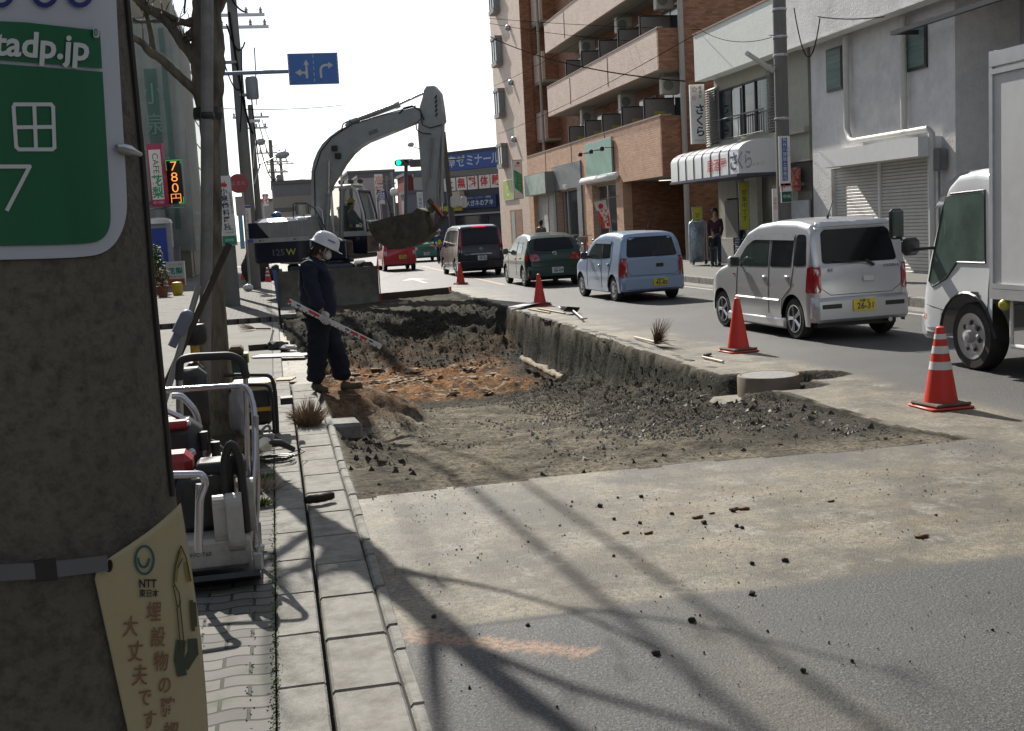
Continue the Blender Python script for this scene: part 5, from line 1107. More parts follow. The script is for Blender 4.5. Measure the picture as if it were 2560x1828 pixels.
for k in range(90):
    l = random.choice(limbs); i = random.randrange(1, len(l)); x, y, r_ = l[i]; a0 = random.uniform(-2.6, -.5); L_ = random.uniform(20, 75); P = [tp(x, y, TY+random.uniform(-.1, .1))]
    for q in range(3): x += math.cos(a0)*L_/3; y += math.sin(a0)*L_/3; a0 += random.uniform(-.4, .4); P.append(tp(x, y, TY+random.uniform(-.3, .3)))
    m.tube(P, [.007, .005, .004, .002], 4)
m.build('twigs', mBark, tree, world=True, kind='stuff')
bd_ = MB(); c0 = tp(505, 285); bd_.lathe([(.125, -.05), (.13, 0), (.125, .05)], (tp(520, 285).x, TY, c0.z), 16); bd_.build('tie', mBlack, tree, world=True)
# steel post in front of the trunk
sp = thing('steel_post', 'straight grey steel post tied in front of the street tree', 'post', (tp(512, 1090, 10.25).x, 10.25, SWZ))
A_, B_ = ay(519, 560, 10.25), 0
m = MB(); m.tube([ay(509, 1092, 10.25), ay(517, 560, 10.25), ay(518, 100, 10.25), ay(519, -500, 10.25)], .052, 20); m.build('shaft', M('dull_zinc', (.22, .215, .21), .55, .2, var=.15, vs=8, dirt=(.08, .075, .07), ds=5), sp, world=True, smooth=True)
m = MB(); z_ = ay(519, 290, 10.25); m.lathe([(.056, -.03), (.062, 0), (.056, .03)], z_, 16); m.build('collar', mBlack, sp, world=True)
# dark timber prop crossing the trunk
m = MB(); P0, P1 = ay(573, 610, 9.9), ay(415, 960, 9.7); m.tube([P0, P1+(P1-P0)*.25], .028, 10); o = m.build('timber_prop', M('dark_wet_timber', (.045, .035, .028), .8, stretch=(1, 1, .2), vs=14, var=.4), None, cat='prop', label='dark round timber prop leaning across the street tree')
m = MB(); P0, P1 = ay(497, 715, 9.9), ay(424, 960, 9.6); m.tube([P0, P1], .026, 10); m.tube([P1, P1+(P1-P0)*.3], .026, 10); o = m.build('pale_prop', M('pale_grey_timber', (.25, .24, .23), .7), None, cat='prop', label='pale grey prop pole leaning left of the street tree')

# ---- concrete pole with the dental clinic sign
mP2 = mPoleF
cp = thing('utility_pole', 'concrete pole on the left footway carrying the red apple clinic sign', 'utility pole', (gz(583, 770, SWZ).x, 29.6, SWZ))
q = cp.location
m = MB(); m.tube([(q.x, q.y, z) for z in (0, 3, 6, 12)], [.215, .205, .19, .16], 20); m.build('shaft', mP2, cp, world=True, smooth=True)
c0 = ay(566, 527, 29.3)
r, F_, X_, Y_ = sign('clinic_sign', 'tall white clinic sign with a red apple and green foot on the concrete pole', 'sign', c0, (1, .0, 0), (-.02, 0, 1), .37, 1.72, .03, mSignW, mAlu, rim=.012)
m = MB(); 
for s_ in (-1, 1): m.add([F_(s_*.028+.05*math.cos(t), .63+.05*math.sin(t)-.004*s_, .007+.001*s_) for t in np.linspace(0, 6.28, 16)[:-1]], [tuple(range(15))])
m.add([F_(-.01, .67, .009), F_(.03, .73, .009), F_(.035, .69, .009)], [(0, 1, 2)]); m.build('apple', mRed, r, world=True)
text('小泉歯科医院', .165, F_(-.01, .03), X_, Y_, mInk, r, vertical=True, bold=.004); text('駐車場完備矯正小児', .055, F_(.13, .18), X_, Y_, mInk, r, vertical=True); text('大和市中央', .05, F_(0, -.47), X_, Y_, mInk, r); text('この先右側', .05, F_(0, -.54), X_, Y_, mInk, r)
m = MB(); m.add([F_(-.165, -.84), F_(.165, -.84), F_(.165, -.62), F_(-.165, -.62)], [(0, 1, 2, 3)]); m.build('green_foot', M('sign_green2', (.01, .25, .16), .5), r, world=True); text('南林間', .07, F_(0, -.73, .01), X_, Y_, mSignW, r)
# round no stopping sign and small plates
c0 = ay(596, 459, 37); ns = thing('road_sign', 'faded round red road sign with a small plate below it', 'road sign', (c0.x+.1, 37, .15))
m = MB(); m.lathe([(0, .0), (.29, 0), (.30, .02), (.29, .03), (0, .03)], c0, 28, Matrix.Rotation(math.pi/2, 3, 'X')); m.build('disc', M('faded_red_disc', (.33, .06, .06), .5), ns, world=True)
text('止まれ', .15, c0+Vector((0, -.035, 0)), (1, 0, 0), (0, 0, 1), M('faded_pink', (.5, .3, .3), .5), ns)
m = MB(); m.bb(c0.x-.14, c0.x+.14, 36.96, 37, c0.z-1.0, c0.z-.4); m.build('plate', M('faded_plate', (.42, .36, .36), .5), ns, world=True); m = MB(); m.cyl((c0.x+.1, 37.05, .15), (c0.x+.1, 37.05, c0.z+.3), .035, 8); m.build('post', mSteel, ns, world=True)
c0 = ay(620, 561, 38); r, F_, X_, Y_ = sign('clinic_sign', 'narrow white sign with blue characters on the far left pole', 'sign', c0, (1, 0, 0), (0, 0, 1), .25, 1.22, .03, mSignW, mAlu, rim=.01)
text('山はりきゅう整骨院', .10, F_(0, .0), X_, Y_, mInk, r, vertical=True); m = MB(); m.add([F_(-.12, -.6), F_(.12, -.6), F_(.12, -.48), F_(-.12, -.48)], [(0, 1, 2, 3)]); m.add([F_(-.12, .52), F_(.12, .52), F_(.12, .59), F_(-.12, .59)], [(0, 1, 2, 3)]); m.split('blue_band', mBlue, r, world=True)
c0 = ay(602, 560, 38); r, F_, X_, Y_ = sign('banner_sign', 'thin pale blue vertical banner beside the narrow clinic sign', 'sign', c0, (1, 0, 0), (0, 0, 1), .14, 1.6, .02, M('pale_cyan_banner', (.15, .42, .60), .6), mAlu, rim=.01)
# ---- big utility pole with transformers and the rest of the row
mXf = M('transformer_grey', (.20, .22, .23), .5, .2); mCable = M('black_cable', (.015, .015, .016), 1., spec=0)
def upole(name, label, base, ztop, r0, arms=(), cans=(), lean=0.):
    t = thing('utility_pole', label, 'utility pole', base, 0, 'utility poles along the left footway'); x, y, z = base
    m = MB(); m.tube([(x, y, z), (x+lean*.5, y, ztop*.5), (x+lean, y, ztop)], [r0, r0*.85, r0*.65], 16); m.build('shaft', mPoleF, t, world=True, smooth=True)
    for (za, x0, x1) in arms:
        m = MB(); m.bb(x+x0, x+x1, y-.05, y+.05, za-.045, za+.045); m.build('cross_arm', mSteel, t, world=True)
        for xx in np.arange(x0+.08, x1, .45):
            if abs(xx) > .2: i = MB(); i.lathe([(.03, 0), (.06, .04), (.03, .07), (.065, .11), (.03, .15), (.02, .2)], (x+xx, y, za+.045), 8); i.build('insulator', M('insulator_grey', (.35, .36, .36), .3), t, world=True)
    for (zc, dx, rr_, hh_) in cans:
        m = MB(); m.lathe([(rr_*.9, 0), (rr_, .05), (rr_, hh_-.1), (rr_*.8, hh_), (0, hh_+.05)], (x+dx, y-.25, zc), 16); m.bb(x+min(0, dx), x+max(0, dx), y-.3, y-.1, zc+.1, zc+.18); m.build('transformer', mXf, t, world=True, smooth=True)
    return t
BP = gz(640, 692, .15); BPx = ay(628, 600, 38.5); bx0 = ay(606, 200, 38.5).x
upole('utility_pole', 'largest pole in the left row with cross arms and cylindrical transformers', (BPx.x, 38.5, .15), 14, .20, arms=((ay(600, 68, 38.5).z, -.9, 1.1), (8.9, -1, 1), (10.4, -1, 1), (ay(600, 105, 38.5).z-2.5, .1, .6)), cans=((ay(560, 170, 38.5).z, -.75, .22, .75), (ay(640, 250, 38.5).z, .42, .2, .7), (9.3, -.55, .25, .9)))
c_ = ay(645, 330, 60); upole('utility_pole', 'second far pole of the left row with a bent street lamp', (ay(652, 600, 60).x, 60, .15), ay(640, 262, 60).z, .18, arms=((ay(645, 293, 60).z, -.9, .9), (ay(645, 320, 60).z, -.3, .8)))
upole('utility_pole', 'third far pole of the left row with small boxes', (ay(695, 600, 85).x, 85, .15), ay(686, 350, 85).z, .2, arms=((ay(686, 382, 85).z, -1.3, 1.2), (ay(686, 405, 85).z, -.4, 1.2), (ay(686, 430, 85).z, -.3, 1.1)), cans=((ay(700, 455, 85).z, .5, .25, .5),))
upole('utility_pole', 'faint farthest pole of the left row', (ay(717, 600, 110).x, 110, .15), ay(710, 392, 110).z, .18, arms=((ay(710, 410, 110).z, -1.3, 1.2),))
def lamp(label, px, py, Yd, x_post, len_px):
    h = ay(px, py, Yd); t = thing('street_lamp', label, 'street lamp', (x_post, Yd, .15), 0, 'street lamps on the left poles')
    m = MB(); m.tube([(x_post, Yd, h.z-1.2), (x_post+.25*(h.x-x_post), Yd, h.z-.35), (h.x-.2, Yd, h.z-.03)], [.035, .03, .025], 8); m.build('arm', mSteel, t, world=True)
    m = MB(); L_ = len_px*Yd/2850
    m.tube([(h.x-L_/2, Yd, h.z-.05), (h.x-L_*.2, Yd, h.z), (h.x+L_*.2, Yd, h.z+.02), (h.x+L_*.5, Yd, h.z+.04)], [.06, .16, .17, .05], 12); m.build('head', M('lamp_head_grey', (.40, .42, .44), .4), t, world=True, smooth=True)
lamp('street lamp with a wide grey head behind the excavator hood', 706, 388, 52, ay(634, 440, 52).x, 34)
lamp('small street lamp high on the left pole row', 652, 355, 56, ay(630, 380, 56).x, 22)
lamp('small street lamp reaching left of the excavator arm', 1027, 362, 80, ay(1062, 362, 80).x, 16)
# ---- blue lane direction sign
SYd = 33.0; mArmB = M('blue_grey_steel', (.16, .21, .28), .45, .3)
dsn = thing('direction_sign', 'blue overhead lane direction sign with white arrows on a long arm', 'road sign', (ay(545, 200, SYd+.2).x, SYd+.2, .15))
a, b = ay(716, 128, SYd), ay(850, 212, SYd); zc, w_, h_ = (a.z+b.z)/2-.02, (b.x-a.x)*.985, (a.z-b.z)*.90; cx_ = (a.x+b.x)/2
m = MB(); m.bb(cx_-w_/2, cx_+w_/2, SYd, SYd+.05, zc-h_/2, zc+h_/2, bev=.01); m.build('panel', mWhiteP, dsn, world=True)
m = MB(); m.bb(cx_-w_/2+.012, cx_+w_/2-.012, SYd-.006, SYd-.001, zc-h_/2+.012, zc+h_/2-.012); m.build('face', M('direction_blue', (.035, .12, .36), .45, var=.06), dsn, world=True)
m = MB(); za = ay(640, 181, SYd).z; m.cyl((dsn.location.x, SYd+.12, za), (cx_-w_/2+.1, SYd+.12, za+.02), .055, 12); m.cyl((dsn.location.x, SYd+.2, .15), (dsn.location.x, SYd+.2, 8.5), .09, 14); m.build('arm', mArmB, dsn, world=True, smooth=True)
def sp_(x, y): return Vector((cx_-w_/2+x*w_, SYd-.008, zc-h_/2+y*h_))
ar_ = MB(); S2 = w_
def arr(P, name='arrow'): m = MB(); m.add([sp_(*p) for p in P], [tuple(range(len(P)))]); return m
arr([(.34, .20), (.385, .20), (.385, .63), (.42, .63), (.365, .80), (.305, .63), (.34, .63), (.34, .42), (.255, .42), (.25, .50), (.13, .39), (.24, .28), (.255, .35), (.31, .35), (.34, .29)]).build('arrow', M('arrow_grey_white', (.42, .43, .42), .5), dsn, world=True)
P = [(.62, .20), (.665, .20)] + [(.665+.085*(1-math.cos(t)), .45+.12*math.sin(t)) for t in np.linspace(0, 1.57, 6)] + [(.80, .57), (.80, .49), (.90, .60), (.80, .71), (.80, .645)] + [(.62+.13*(1-math.cos(t)), .45+.195*math.sin(t)) for t in np.linspace(1.57, 0, 6)]
arr(P).build('arrow', M('arrow_grey_white', (.42, .43, .42), .5), dsn, world=True)
m = MB()
for xx, y0 in ((.5, .08), (.012, .08), (.975, .08)):
    for k in range(5 if xx == .5 else 7): yk = y0+k*(.19 if xx == .5 else .13); m.add([sp_(xx, yk), sp_(xx+.012, yk), sp_(xx+.012, yk+.11 if xx == .5 else yk+.08), sp_(xx, yk+.11 if xx == .5 else yk+.08)], [(0, 1, 2, 3)])
m.build('dashed_line', M('arrow_grey_white', (.42, .43, .42), .5), dsn, world=True)
# ---- right-hand pole
RPY = 24.5; rx = ay(1955, 300, RPY).x
rp = thing('utility_pole', 'slender grey utility pole in front of the pub and rendered house', 'utility pole', (rx, RPY, .2))
m = MB(); m.tube([(rx, RPY, z) for z in (.15, 4, 8, 12)], [.165, .155, .145, .13], 20); m.build('shaft', M('brown_grey_pole', (.15, .14, .13), .8, var=.15, stretch=(1, 1, .15), vs=8), rp, world=True, smooth=True)
for z_ in (3.8, 5.2, 5.6, 6.2): m = MB(); m.lathe([(.165, 0), (.17, .03), (.165, .06)], (rx, RPY, z_), 16); m.build('band', mSteel, rp, world=True)
for yv in (90, 300, 590): p = ay(1950, yv, RPY); m = MB(); m.cyl((rx-.14, RPY-.05, p.z), (rx-.30, RPY-.1, p.z), .012, 6); m.build('step_bolt', mSteel, rp, world=True)
c0 = ay(1680+730/2.585, 1042/2.585, RPY-.2)
r, F_, X_, Y_ = sign('clinic_sign', 'tall white pole sign with blue framed characters on the right hand pole', 'sign', c0, (1, 0, 0), (0, 0, 1), .27, 1.12, .03, mSignW, mWhiteP, rim=.008)
m = MB(); m.add([F_(-.07, -.50+.06), F_(.06, -.50+.06), F_(.06, .52), F_(-.07, .52)], [(0, 1, 2, 3)]); m.build('blue_field', mBlue, r, world=True); text('長谷川建築士事務所', .105, F_(-.005, .04, .01), X_, Y_, mSignW, r, vertical=True, step=1.04); text('かべや', .05, F_(.095, .2), X_, Y_, mInk, r, vertical=True, step=1.6)
c0 = ay(1680+738/2.585, 1212/2.585, RPY-.2)
r, F_, X_, Y_ = sign('arrow_sign', 'small white plate with a red arrow below the blue framed pole sign', 'sign', c0, (1, 0, 0), (0, 0, 1), .27, .20, .03, mSignW, mWhiteP, rim=.008)
m = MB(); m.add([F_(-.11, -.07), F_(-.085, -.07), F_(-.085, .02), F_(-.06, .02), F_(-.06, -.02), F_(-.01, .035), F_(-.06, .09), F_(-.06, .05), F_(-.11, .05)], [tuple(range(9))]); m.build('arrow', mRed, r, world=True); text('100m先', .05, F_(.06, .02), X_, Y_, mRed, r)
c0 = ay(1680+742/2.585, 1272/2.585, RPY-.2)
r, F_, X_, Y_ = sign('address_sign', 'small dark green address plate at the bottom of the right hand pole signs', 'sign', c0, (1, 0, 0), (0, 0, 1), .26, .26, .03, M('dark_green_plate', (.01, .09, .05), .5), mWhiteP, rim=.012); text('中央', .10, F_(0, 0), X_, Y_, mSignW, r)
c0, c1 = ay(1680+485/2.585, 345/2.585, RPY-.6), ay(1680+650/2.585, 455/2.585, RPY)
r = thing('fluorescent_lamp', 'white fluorescent tube street light slanting up from the right hand pole', 'street lamp', c1)
m = MB(); m.tube([c0, c1], .055, 10); m.build('housing', M('white_lamp_cover', (.50, .50, .46), .5), r, world=True); m = MB(); m.tube([c1, (rx, RPY, c1.z-.05)], .02, 6); m.tube([c1+Vector((-.1, 0, .12)), (rx, RPY, c1.z+.1)], .015, 6); m.build('bracket', mSteel, r, world=True)
# ---- overhead wires
def wire(label, P0, P1, sag, r=.012, n=24, parts=None, off=((0, 0, 0),)):
    P0, P1 = Vector(P0), Vector(P1)
    for k, o_ in enumerate(off):
        m = MB(); m.tube([P0.lerp(P1, t)+Vector(o_)-Vector((0, 0, sag*4*t*(1-t))) for t in np.linspace(0, 1, n)], r, 5)
        m.build('overhead_cable', mCable, None, cat='cable', group='overhead cables', label=label if len(off) == 1 else label + (' (upper)', ' (middle)', ' (lower)')[k] if False else label)
for k, (lb, A, B, sg, rr_) in enumerate([('cable from the top cross arm of the big left pole to the street tree side', (560, -40, 38), (614, 30, 38.4), .2, .03), ('cable hanging between the cross arms of the big left pole', (566, 60, 38.2), (612, 105, 38.4), .5, .025), ('bundle hanging down the near side of the big left pole', (604, 118, 38), (600, 330, 38), .3, .02), ('slack cable left of the big left pole above the transformer', (548, 110, 38.2), (606, 215, 38.2), .6, .022), ('cable from the big left pole down to the red road sign', (612, 250, 38.1), (640, 560, 45), .9, .02), ('cable from the second far pole to the third far pole', (645, 300, 60), (690, 400, 85), .8, .025), ('lower cable from the second far pole to the third far pole', (648, 360, 60), (692, 440, 85), .9, .03), ('cable beyond the third far pole over the grey block', (690, 395, 85), (718, 420, 110), .5, .03)]):
    wire(lb, ay(*A), ay(*B), sg, rr_)
# bundle from the big left pole over the camera: its shadow streaks the road
wire('thick telephone cable running above the left kerb from the transformer pole', (-2.15, 38.5, 9.0), (.70, 2.0, 7.8), .3, .033)
wire('thinner telephone cable strung just beside the thick one above the left kerb', (-1.8, 38.5, 9.3), (1.05, 2.0, 8.1), .3, .028)
wire('high power cable above the left kerb', (-1.9, 38.5, 11.9), (-1.4, -3, 11.0), .4, .012)
wire('drooping dark cable coming down beside the big left pole', ay(572, 30, 38.3), ay(633, 335, 38.3), .8, .035)
wire('long sagging cable from the big left pole to the second far pole', ay(636, 120, 38.3), ay(640, 262, 60), .5, .02); wire('lower sagging cable between the big left pole and the second far pole', ay(628, 240, 38.3), ay(650, 420, 60), .6, .025)
wire('faint wire crossing the sky from the left poles', ay(560, 272, 38), ay(862, 262, 60), .1, .014)
wire('faint wire crossing behind the excavator boom', ay(640, 432, 70), ay(1010, 398, 95), .3, .015)
wire('faint lower wire crossing behind the excavator boom', ay(640, 452, 70), ay(780, 445, 80), .1, .015)
wire('thin cable from the left edge to the far terrace', ay(655, 300, 60), ay(690, 370, 85), .4, .02)
wire('heavy cable slanting across the apartment balconies to the pub', ax(1225, 92, 11.5), ax(1712, 203, 11.8), .35, .022)
wire('upper of two level wires over the apartment and pub', ay(1222, 46, 48), ay(2560, 78, 26), .2, .010)
wire('lower of two level wires over the apartment and pub', ay(1222, 58, 48), ay(2560, 74, 26.5), .6, .010)
wire('thin wire rising across the apartment tower to the balconies', ax(1236, 215, 12.2), ax(1620, 0, 12.2), .15, .010)
wire('thin wire rising across the lowest balconies to the pub fascia', ax(1245, 335, 12.2), ax(1740, 85, 12.2), .2, .010)
wire('looping service cable beside the right hand pole', ax(1985, 20, 12.6), ax(2050, 45, 12.6), 1.0, .014, 16)
wire('service cable running from the loop to the roof fascia', ax(2045, 42, 12.5), ax(2210, 42, 12.5), .05, .012, 8)
wire('slack wire from the right hand pole to the pub fascia', ay(1940, 90, RPY), ax(1730, 60, 12.95), .3, .008)
# ================================================================ VEHICLES
def paint(name, c, metal=.3, rough=.28): return M(name, c, rough, metal, var=.03, coat=.4, vs=2)
mCarGlass = M('car_glass_dark', (.006, .008, .010), .06, spec=.35, var=.5, vs=1.5); mCarGlassG = M('car_glass_greenish', (.022, .034, .030), .06, spec=.5, var=.5, vs=1.6)
mTyre = M('tyre_rubber', (.022, .022, .023), .8, dirt=(.07, .065, .055), ds=8, da=.5); mRim = M('bright_alloy', (.62, .63, .65), .25, .9); mHub = M('steel_wheel_cover', (.42, .42, .43), .4, .5)
mTail = M('tail_lamp_red', (.32, .008, .012), .15, coat=1, var=.15, vs=20); mTailC = M('lamp_clear', (.55, .50, .48), .15, coat=1); mPlateY = M('plate_yellow', (.62, .50, .02), .45); mPlateW = M('plate_white', (.62, .64, .62), .45)
mLine = M('panel_gap', (.02, .02, .022), .7); mTrim = M('black_trim', (.02, .02, .022), .5); mChr = M('chrome', (.75, .75, .77), .12, 1.)
def pinterp(P, y): return float(np.interp(y, [p[0] for p in P], [p[1] for p in P]))
class Car:
    def __init__(s, name, label, cat, loc, rz, L, W, H, top, belt, mat, yr, yf, wr, sill=.22, roofw=.82, rcr=.16, rcf=.35, endw=.86, rc=.09, group=None, arch=.055, lowtaper=.03):
        s.t = thing(name, label, cat, loc, rz, group); s.W = W; s.L = L; s.H = H; s.yr, s.yf, s.wr = yr, yf, wr
        hw = W/2
        def plan(y):
            f = 1.
            if y < rcr: f = 1-(1-endw)*((rcr-y)/rcr)**2
            if y > L-rcf: f = 1-(1-endw)*((y-L+rcf)/rcf)**2
            return f
        def half(y, z):
            b = pinterp(belt, y)
            if z <= b: k = 1-lowtaper*abs((z-.55)/.35)**2*.6 if z < .55 else 1-.03*((z-.55)/max(.1, b-.55))**2
            else: k = .97-(.97-roofw)*((z-b)/max(.05, H-b))**1.15
            return hw*k*plan(y)
        s.half = half
        st = sorted(set([0, .02, .05, .09, .14, .2, .26, .33] + [round(v, 3) for v in np.arange(.4, L-.3, .07)] + [L-.3, L-.2, L-.12, L-.06, L-.02, L] + [round(q+wr*1.22*math.cos(t), 3) for q in (yr, yf) for t in np.linspace(0, math.pi, 15)] + [round(p[0], 3) for p in top]))
        K = 11; RCN = 5; TN = 4; V = []; rows = K+1+RCN+TN
        for y in st:
            zb = sill + (.06 if (y < .1 or y > L-.1) else 0)
            for q in (yr, yf):
                d_ = abs(y-q); R_ = wr*1.0+arch
                if d_ < R_: zb = max(zb, wr + math.sqrt(R_*R_-d_*d_))
            T = pinterp(top, y); r_ = min(rc, (T-zb)*.4)
            for k in range(K+1):
                z = zb+(T-r_-zb)*k/K; V.append((half(y, z), y, z))
            hx = half(y, T-r_)
            for k in range(1, RCN+1):
                t = math.pi/2*k/RCN; V.append((hx-r_*1.3*(1-math.cos(t)), y, T-r_+r_*math.sin(t)))
            hx -= r_*1.3
            for k in range(1, TN+1): x = hx*(1-k/TN); V.append((x, y, T+.018*(1-(x/max(.01, hx))**2)))
        n = len(st); F = []
        for i in range(n-1):
            for k in range(rows-1): F.append((i*rows+k, (i+1)*rows+k, (i+1)*rows+k+1, i*rows+k+1))
        m = MB(); m.add(V, F); m.add([(-x, y, z) for x, y, z in V], [f[::-1] for f in F])
        for i in (0, n-1):
            P = V[i*rows:(i+1)*rows]; m.add(P+[(-x, y, z) for x, y, z in P[::-1][1:]], [tuple(range(2*rows-1))])
        me = m.build('body', mat, s.t, smooth=True, ang=38); bm = bmesh.new(); bm.from_mesh(me.data); bmesh.ops.remove_doubles(bm, verts=bm.verts, dist=.0008); bmesh.ops.recalc_face_normals(bm, faces=bm.faces); bm.to_mesh(me.data)
        s.bvh = BVHTree.FromBMesh(bm); bm.free(); me.data.shade_smooth(); me.data.set_sharp_from_angle(angle=math.radians(38)); s.body = me
        u = MB(); u.bb(-hw*.80, hw*.80, .12, L-.12, sill-.02, min(.62, pinterp(top, .3)-.1)); u.build('underbody', mTrim, s.t)
    def hit(s, a, b, view, off):
        if view in ('L', 'R'): sg = -1 if view == 'L' else 1; o, d = Vector((sg*3, a, b)), Vector((-sg, 0, 0))
        elif view == 'T': o, d = Vector((a, b, 4)), Vector((0, 0, -1))
        elif view == 'F': o, d = Vector((a, s.L+2, b)), Vector((0, -1, 0))
        else: o, d = Vector((a, -2, b)), Vector((0, 1, 0))
        p, nrm, i, ds = s.bvh.ray_cast(o, d)
        if p is None: p, nrm, i, ds = s.bvh.find_nearest(o + d*2.2 if view in 'LR' else o+d*2.05)
        if nrm.dot(d) > 0: nrm = -nrm
        return p + nrm*off
    def patch(s, name, mat, poly, view='L', off=.006, r=.03, thick=0., parent=None, cell=.12):
        # round the corners
        Q = []
        n = len(poly)
        for i in range(n):
            p0, p1, p2 = Vector(poly[i-1]), Vector(poly[i]), Vector(poly[(i+1) % n]); a, b = (p0-p1), (p2-p1); ra = min(r, a.length*.4, b.length*.4)
            q0, q2 = p1+a.normalized()*ra, p1+b.normalized()*ra
            for t in (0, .33, .66, 1): Q.append(q0*(1-t)**2+p1*2*t*(1-t)+q2*t*t)
        bm = bmesh.new(); f = bm.faces.new([bm.verts.new((q.x, q.y, 0)) for q in Q]); bmesh.ops.triangulate(bm, faces=[f])
        for _ in range(4):
            ed = [e for e in bm.edges if e.calc_length() > cell]
            if not ed: break
            bmesh.ops.subdivide_edges(bm, edges=ed, cuts=1); bmesh.ops.triangulate(bm, faces=bm.faces)
        bm.verts.index_update(); V = [s.hit(v.co.x, v.co.y, view, off) for v in bm.verts]; F = [tuple(v.index for v in f.verts) for f in bm.faces]; bm.free()
        m = MB(); m.add(V, F); o = m.build(name, mat, parent or s.t, smooth=True)
        if thick: sm = o.modifiers.new('s', 'SOLIDIFY'); sm.thickness = thick; sm.offset = 0
        return o
    def line(s, name, mat, pts, view='L', w=.0042, off=.002, parent=None, step=.08):
        P = []
        for a, b in zip(pts[:-1], pts[1:]):
            k = max(1, int(math.hypot(b[0]-a[0], b[1]-a[1])/step))
            for i in range(k): P.append(s.hit(a[0]+(b[0]-a[0])*i/k, a[1]+(b[1]-a[1])*i/k, view, off))
        P.append(s.hit(*pts[-1], view, off)); m = MB(); m.tube(P, w, 4); return m.build(name, mat, parent or s.t)
    def wheel(s, x, y, kind='alloy', sg=-1, w_=.16, mat=None):
        r = s.wr; R = Matrix.Rotation(sg*math.pi/2, 3, 'Y'); c = (x, y, r)     # local +z points outwards
        t = MB(); t.lathe([(r*.66, -w_), (r*.93, -w_), (r, -w_*.85), (r, -w_*.15), (r*.93, 0), (r*.68, .0), (r*.66, -.02)], c, 36, R); o = t.build('tyre', mTyre, s.t, smooth=True, ang=50)
        q = MB(); q.lathe([(0, -.05), (r*.55, -.06), (r*.62, -.015), (r*.68, .0), (r*.68, -w_*.6), (0, -w_*.6)] if kind == 'alloy' else [(0, .005), (r*.25, .01), (r*.5, -.012), (r*.62, .0), (r*.68, .003), (r*.68, -w_*.5), (0, -w_*.5)], c, 36, R)
        rim = q.build('rim', (M('rim_shadow', (.05, .05, .055), .5, .5) if kind == 'alloy' else (mat or mHub)), o, smooth=True)
        if kind == 'alloy':
            k_ = MB(); 
            for i in range(5):
                a = i*2*math.pi/5+.3
                for da in (-.11, .11):
                    p0 = Vector((r*.1*math.cos(a+da*2), r*.1*math.sin(a+da*2), -.005)); p1 = Vector((r*.64*math.cos(a+da*.8), r*.64*math.sin(a+da*.8), -.012)); k_.tube([R@p0+Vector(c), R@p1+Vector(c)], .017, 5)
            k_.lathe([(r*.60, -.03), (r*.62, .002), (r*.68, .006), (r*.69, -.03)], c, 36, R); k_.lathe([(0, .008), (r*.12, .0)][::-1], c, 14, R); k_.build('spokes', mRim, rim, smooth=True)
        else:
            k_ = MB()
            for i in range(7): a = i*2*math.pi/7; p0 = Vector((r*.4*math.cos(a), r*.4*math.sin(a), .002)); k_.blob(R@p0+Vector(c), r*.09, 1, 0, (.3, 1, 1))
            k_.build('vents', mTrim, rim)
        return o
    def wheels(s, kind='alloy', inset=.02, mat=None):
        for y in (s.yr, s.yf):
            for sg in (-1, 1): s.wheel(sg*(s.half(y, s.wr)-inset), y, kind, sg, mat=mat)
    def plate(s, x, z, txt, small, mat, y=None, ink=None):
        p = s.hit(x, z, 'B', 0); y0 = (p.y if y is None else y)-.012
        m = MB(); m.bb(x-.165, x+.165, y0-.006, y0, z-.083, z+.083, bev=.004); o = m.build('number_plate', mat, s.t)
        ink = ink or mInk; v, f = text_faces(txt, .115, ((x+.02, y0-.008, z-.018), (1, 0, 0), (0, 0, 1)), bold=.003); b = MB(); b.add(v, f); b.build('lettering', ink, o)
        v, f = text_faces(small, .045, ((x, y0-.008, z+.052), (1, 0, 0), (0, 0, 1)), bold=.001); b = MB(); b.add(v, f); b.build('lettering', ink, o); return o
    def handle(s, y, z, view='L', mat=None):
        p = s.hit(y, z, view, .0); m = MB(); sg = -1 if view == 'L' else 1; m.box(p+Vector((sg*.012, 0, 0)), (.035, .15, .035), bev=.012); m.build('door_handle', mat or mChr, s.t, smooth=True)
    def mirror(s, y, z, sg, mat, size=(.1, .12, .17), reach=.10):
        p = s.hit(y, z, 'L' if sg < 0 else 'R', 0); m = MB(); c = p+Vector((sg*(reach+size[0]/2-.02), 0, .03)); m.box(c, (size[0]*1.6, size[1], size[2]), bev=.035); m.tube([p, c], .025, 6); o = m.build('door_mirror', mat, s.t, smooth=True)
        g = MB(); g.box(c-Vector((0, size[1]/2+.002, 0)), (size[0]*1.4, .004, size[2]*.8)); g.build('mirror_glass', M('mirror_glass', (.30, .33, .33), .08, .9), o)

# ---- silver tall wagon
mSil = paint('silver_paint', (.50, .51, .53), .55, .30)
c = Car('silver_wagon', 'silver tall wagon with a big dark rear window and yellow plate 26-31', 'car', (7.72, 14.10, 0), .035, 3.395, 1.475, 1.63,
        [(0, .98), (.03, 1.02), (.10, 1.25), (.17, 1.48), (.26, 1.575), (.6, 1.625), (1.2, 1.64), (1.75, 1.60), (2.1, 1.50), (2.45, 1.22), (2.72, 1.02), (3.0, .95), (3.25, .84), (3.36, .70), (3.395, .55)],
        [(0, .98), (1.5, .97), (2.4, .95), (3.4, .9)], mSil, .56, 2.92, .285, sill=.20, roofw=.84, endw=.90, group='cars queued in the far lane')
c.wheels('alloy')
c.patch('rear_window', mCarGlass, [(-.56, 1.04), (.56, 1.04), (.51, 1.45), (.46, 1.49), (-.46, 1.49), (-.51, 1.45)], 'B', r=.06)
o = c.patch('spoiler', mSil, [(-.58, 1.50), (.58, 1.50), (.56, 1.56), (-.56, 1.56)], 'B', off=.05, thick=.02)
